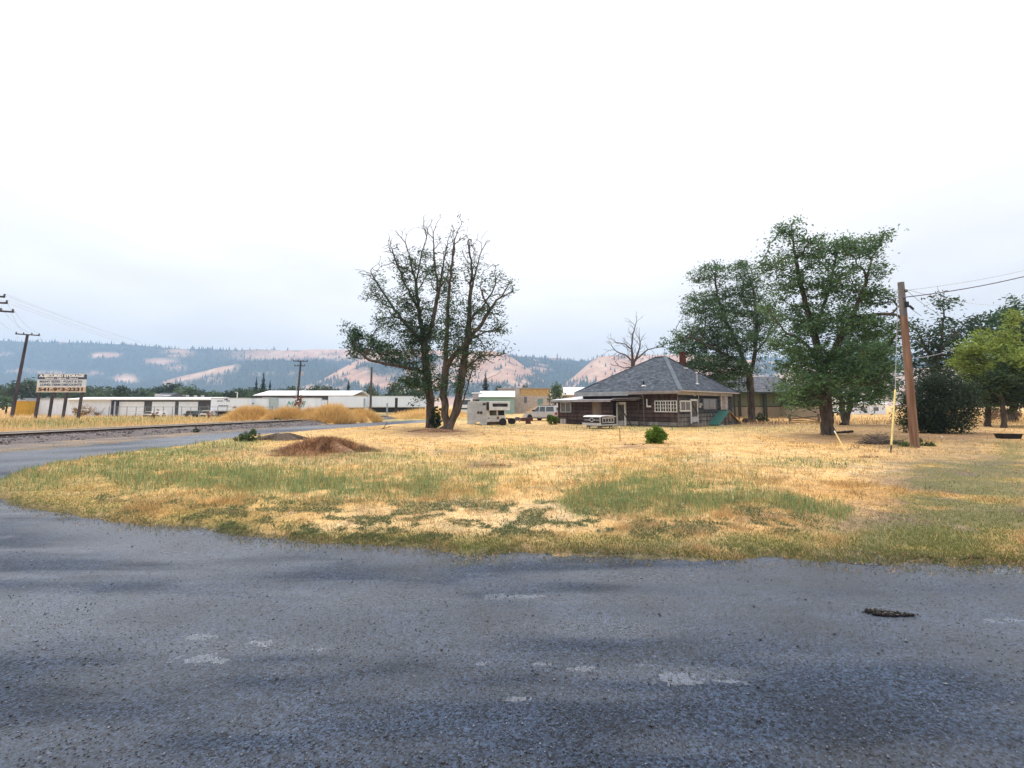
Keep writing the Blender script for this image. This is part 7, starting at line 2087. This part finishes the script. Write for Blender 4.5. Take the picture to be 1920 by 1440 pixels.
def paint_right(px, py, X, Y):
    fo = ell(px, py, [(1085, 725, 40, 9, .7), (1110, 735, 60, 8, .9), (1440, 690, 30, 16, .9), (1110, 672, 10, 6, .4)])
    n = nz(X, Y, 1 / 60, 31)
    return np.clip(fo * sstep(.35, .5, n + .05) + .6 * sstep(.72, .78, n), 0, 1)
def paint_gap(px, py, X, Y):
    n = nz(X, Y, 1 / 100, 71)
    return 1 - .7 * sstep(.66, .74, n)
hill('far_ridge', 'forested ridge along the whole skyline', [(-500, 640), (0, 639), (100, 641), (200, 643), (300, 650), (340, 655), (420, 656), (640, 656), (760, 656), (930, 658), (980, 668), (1040, 672), (1090, 677), (1130, 670), (1290, 666), (1500, 672), (2500, 660)],
     2000, 2700, paint_far, -170, 2090, tree_n=15000, seed=1, th=17, rough=6)
hill('middle_ridge', 'wooded middle ridge with a tan crest on the left', [(-500, 706), (0, 702), (120, 707), (200, 716), (260, 722), (300, 716), (360, 702), (420, 686), (470, 679), (520, 674), (600, 678), (650, 700), (720, 730), (760, 760)],
     1700, 2150, paint_mid, -170, 760, tree_n=6000, seed=2, th=16, rough=4)
hill('gap_ridge', 'blue wooded ridge filling the gap between the tan hills', [(880, 740), (930, 662), (960, 668), (1040, 680), (1100, 690), (1200, 720), (1250, 760)], 1800, 2300, paint_gap, 880, 1250, tree_n=3000, seed=3, th=16, rough=3)
hill('tan_spur', 'tan grassy hill with dark wood patches behind the trees', [(520, 752), (560, 728), (600, 712), (630, 697), (655, 684), (690, 668), (740, 660), (800, 658), (925, 657), (955, 666), (985, 687), (1010, 704), (1030, 722), (1060, 760)],
     1500, 1900, paint_spur, 520, 1060, step=4, tree_n=1500, seed=4, th=15, rough=5)
hill('tan_hill', 'smooth tan grassy hill rising behind the hipped roof', [(1020, 760), (1055, 722), (1075, 706), (1095, 688), (1118, 668.5), (1150, 667), (1290, 665), (1350, 670), (1500, 682), (1700, 690), (2500, 690)],
     1500, 1950, paint_right, 1020, 2090, step=4, tree_n=900, seed=5, th=15, rough=5)
# a line of ridge conifers seen over the roof
r = np.random.default_rng(4)
pr = [far_tree('ridge', 90, 4.2, 11, G_FAR * .8, True, n=260)]
for k, px in enumerate((948, 1045, 1152, 1160, 1218, 1224, 1229, 1234, 1241, 1247, 1256)):
    t_ = put_tree(pr[0], px, 690, 660 + float(r.uniform(-3, 3)) + (6 if px < 1200 else 0), 1850, 'ridge_conifer', 'hazy conifer on the hill crests, %s from the left' % ORD[k], 'hazy conifers on the hill crests', h0=11, w0=4.2, wpx=7)
    zz0 = D(px, 675, 1850).z; hh_ = D(px, 662 + float(r.uniform(-3, 3)), 1850).z
    t_.location.z = zz0; t_.scale = (3.3, 3.3, (hh_ - zz0) / 11)

hz = MB().box(-4000, 4000, -60, 3300, -12, 400).build('haze', None)
tag(hz, 'thin blue haze in the air over the valley', kind='stuff')
hm = bpy.data.materials.new('haze_air'); hm.use_nodes = True
t = hm.node_tree; t.nodes.remove(t.nodes['Principled BSDF'])
pv = t.nodes.new('ShaderNodeVolumePrincipled')
pv.inputs['Color'].default_value = (.42, .64, .96, 1)
pv.inputs['Density'].default_value = .00023
pv.inputs['Anisotropy'].default_value = 0.2
t.links.new(pv.outputs[0], t.nodes['Material Output'].inputs['Volume'])
hz.data.materials.append(hm)
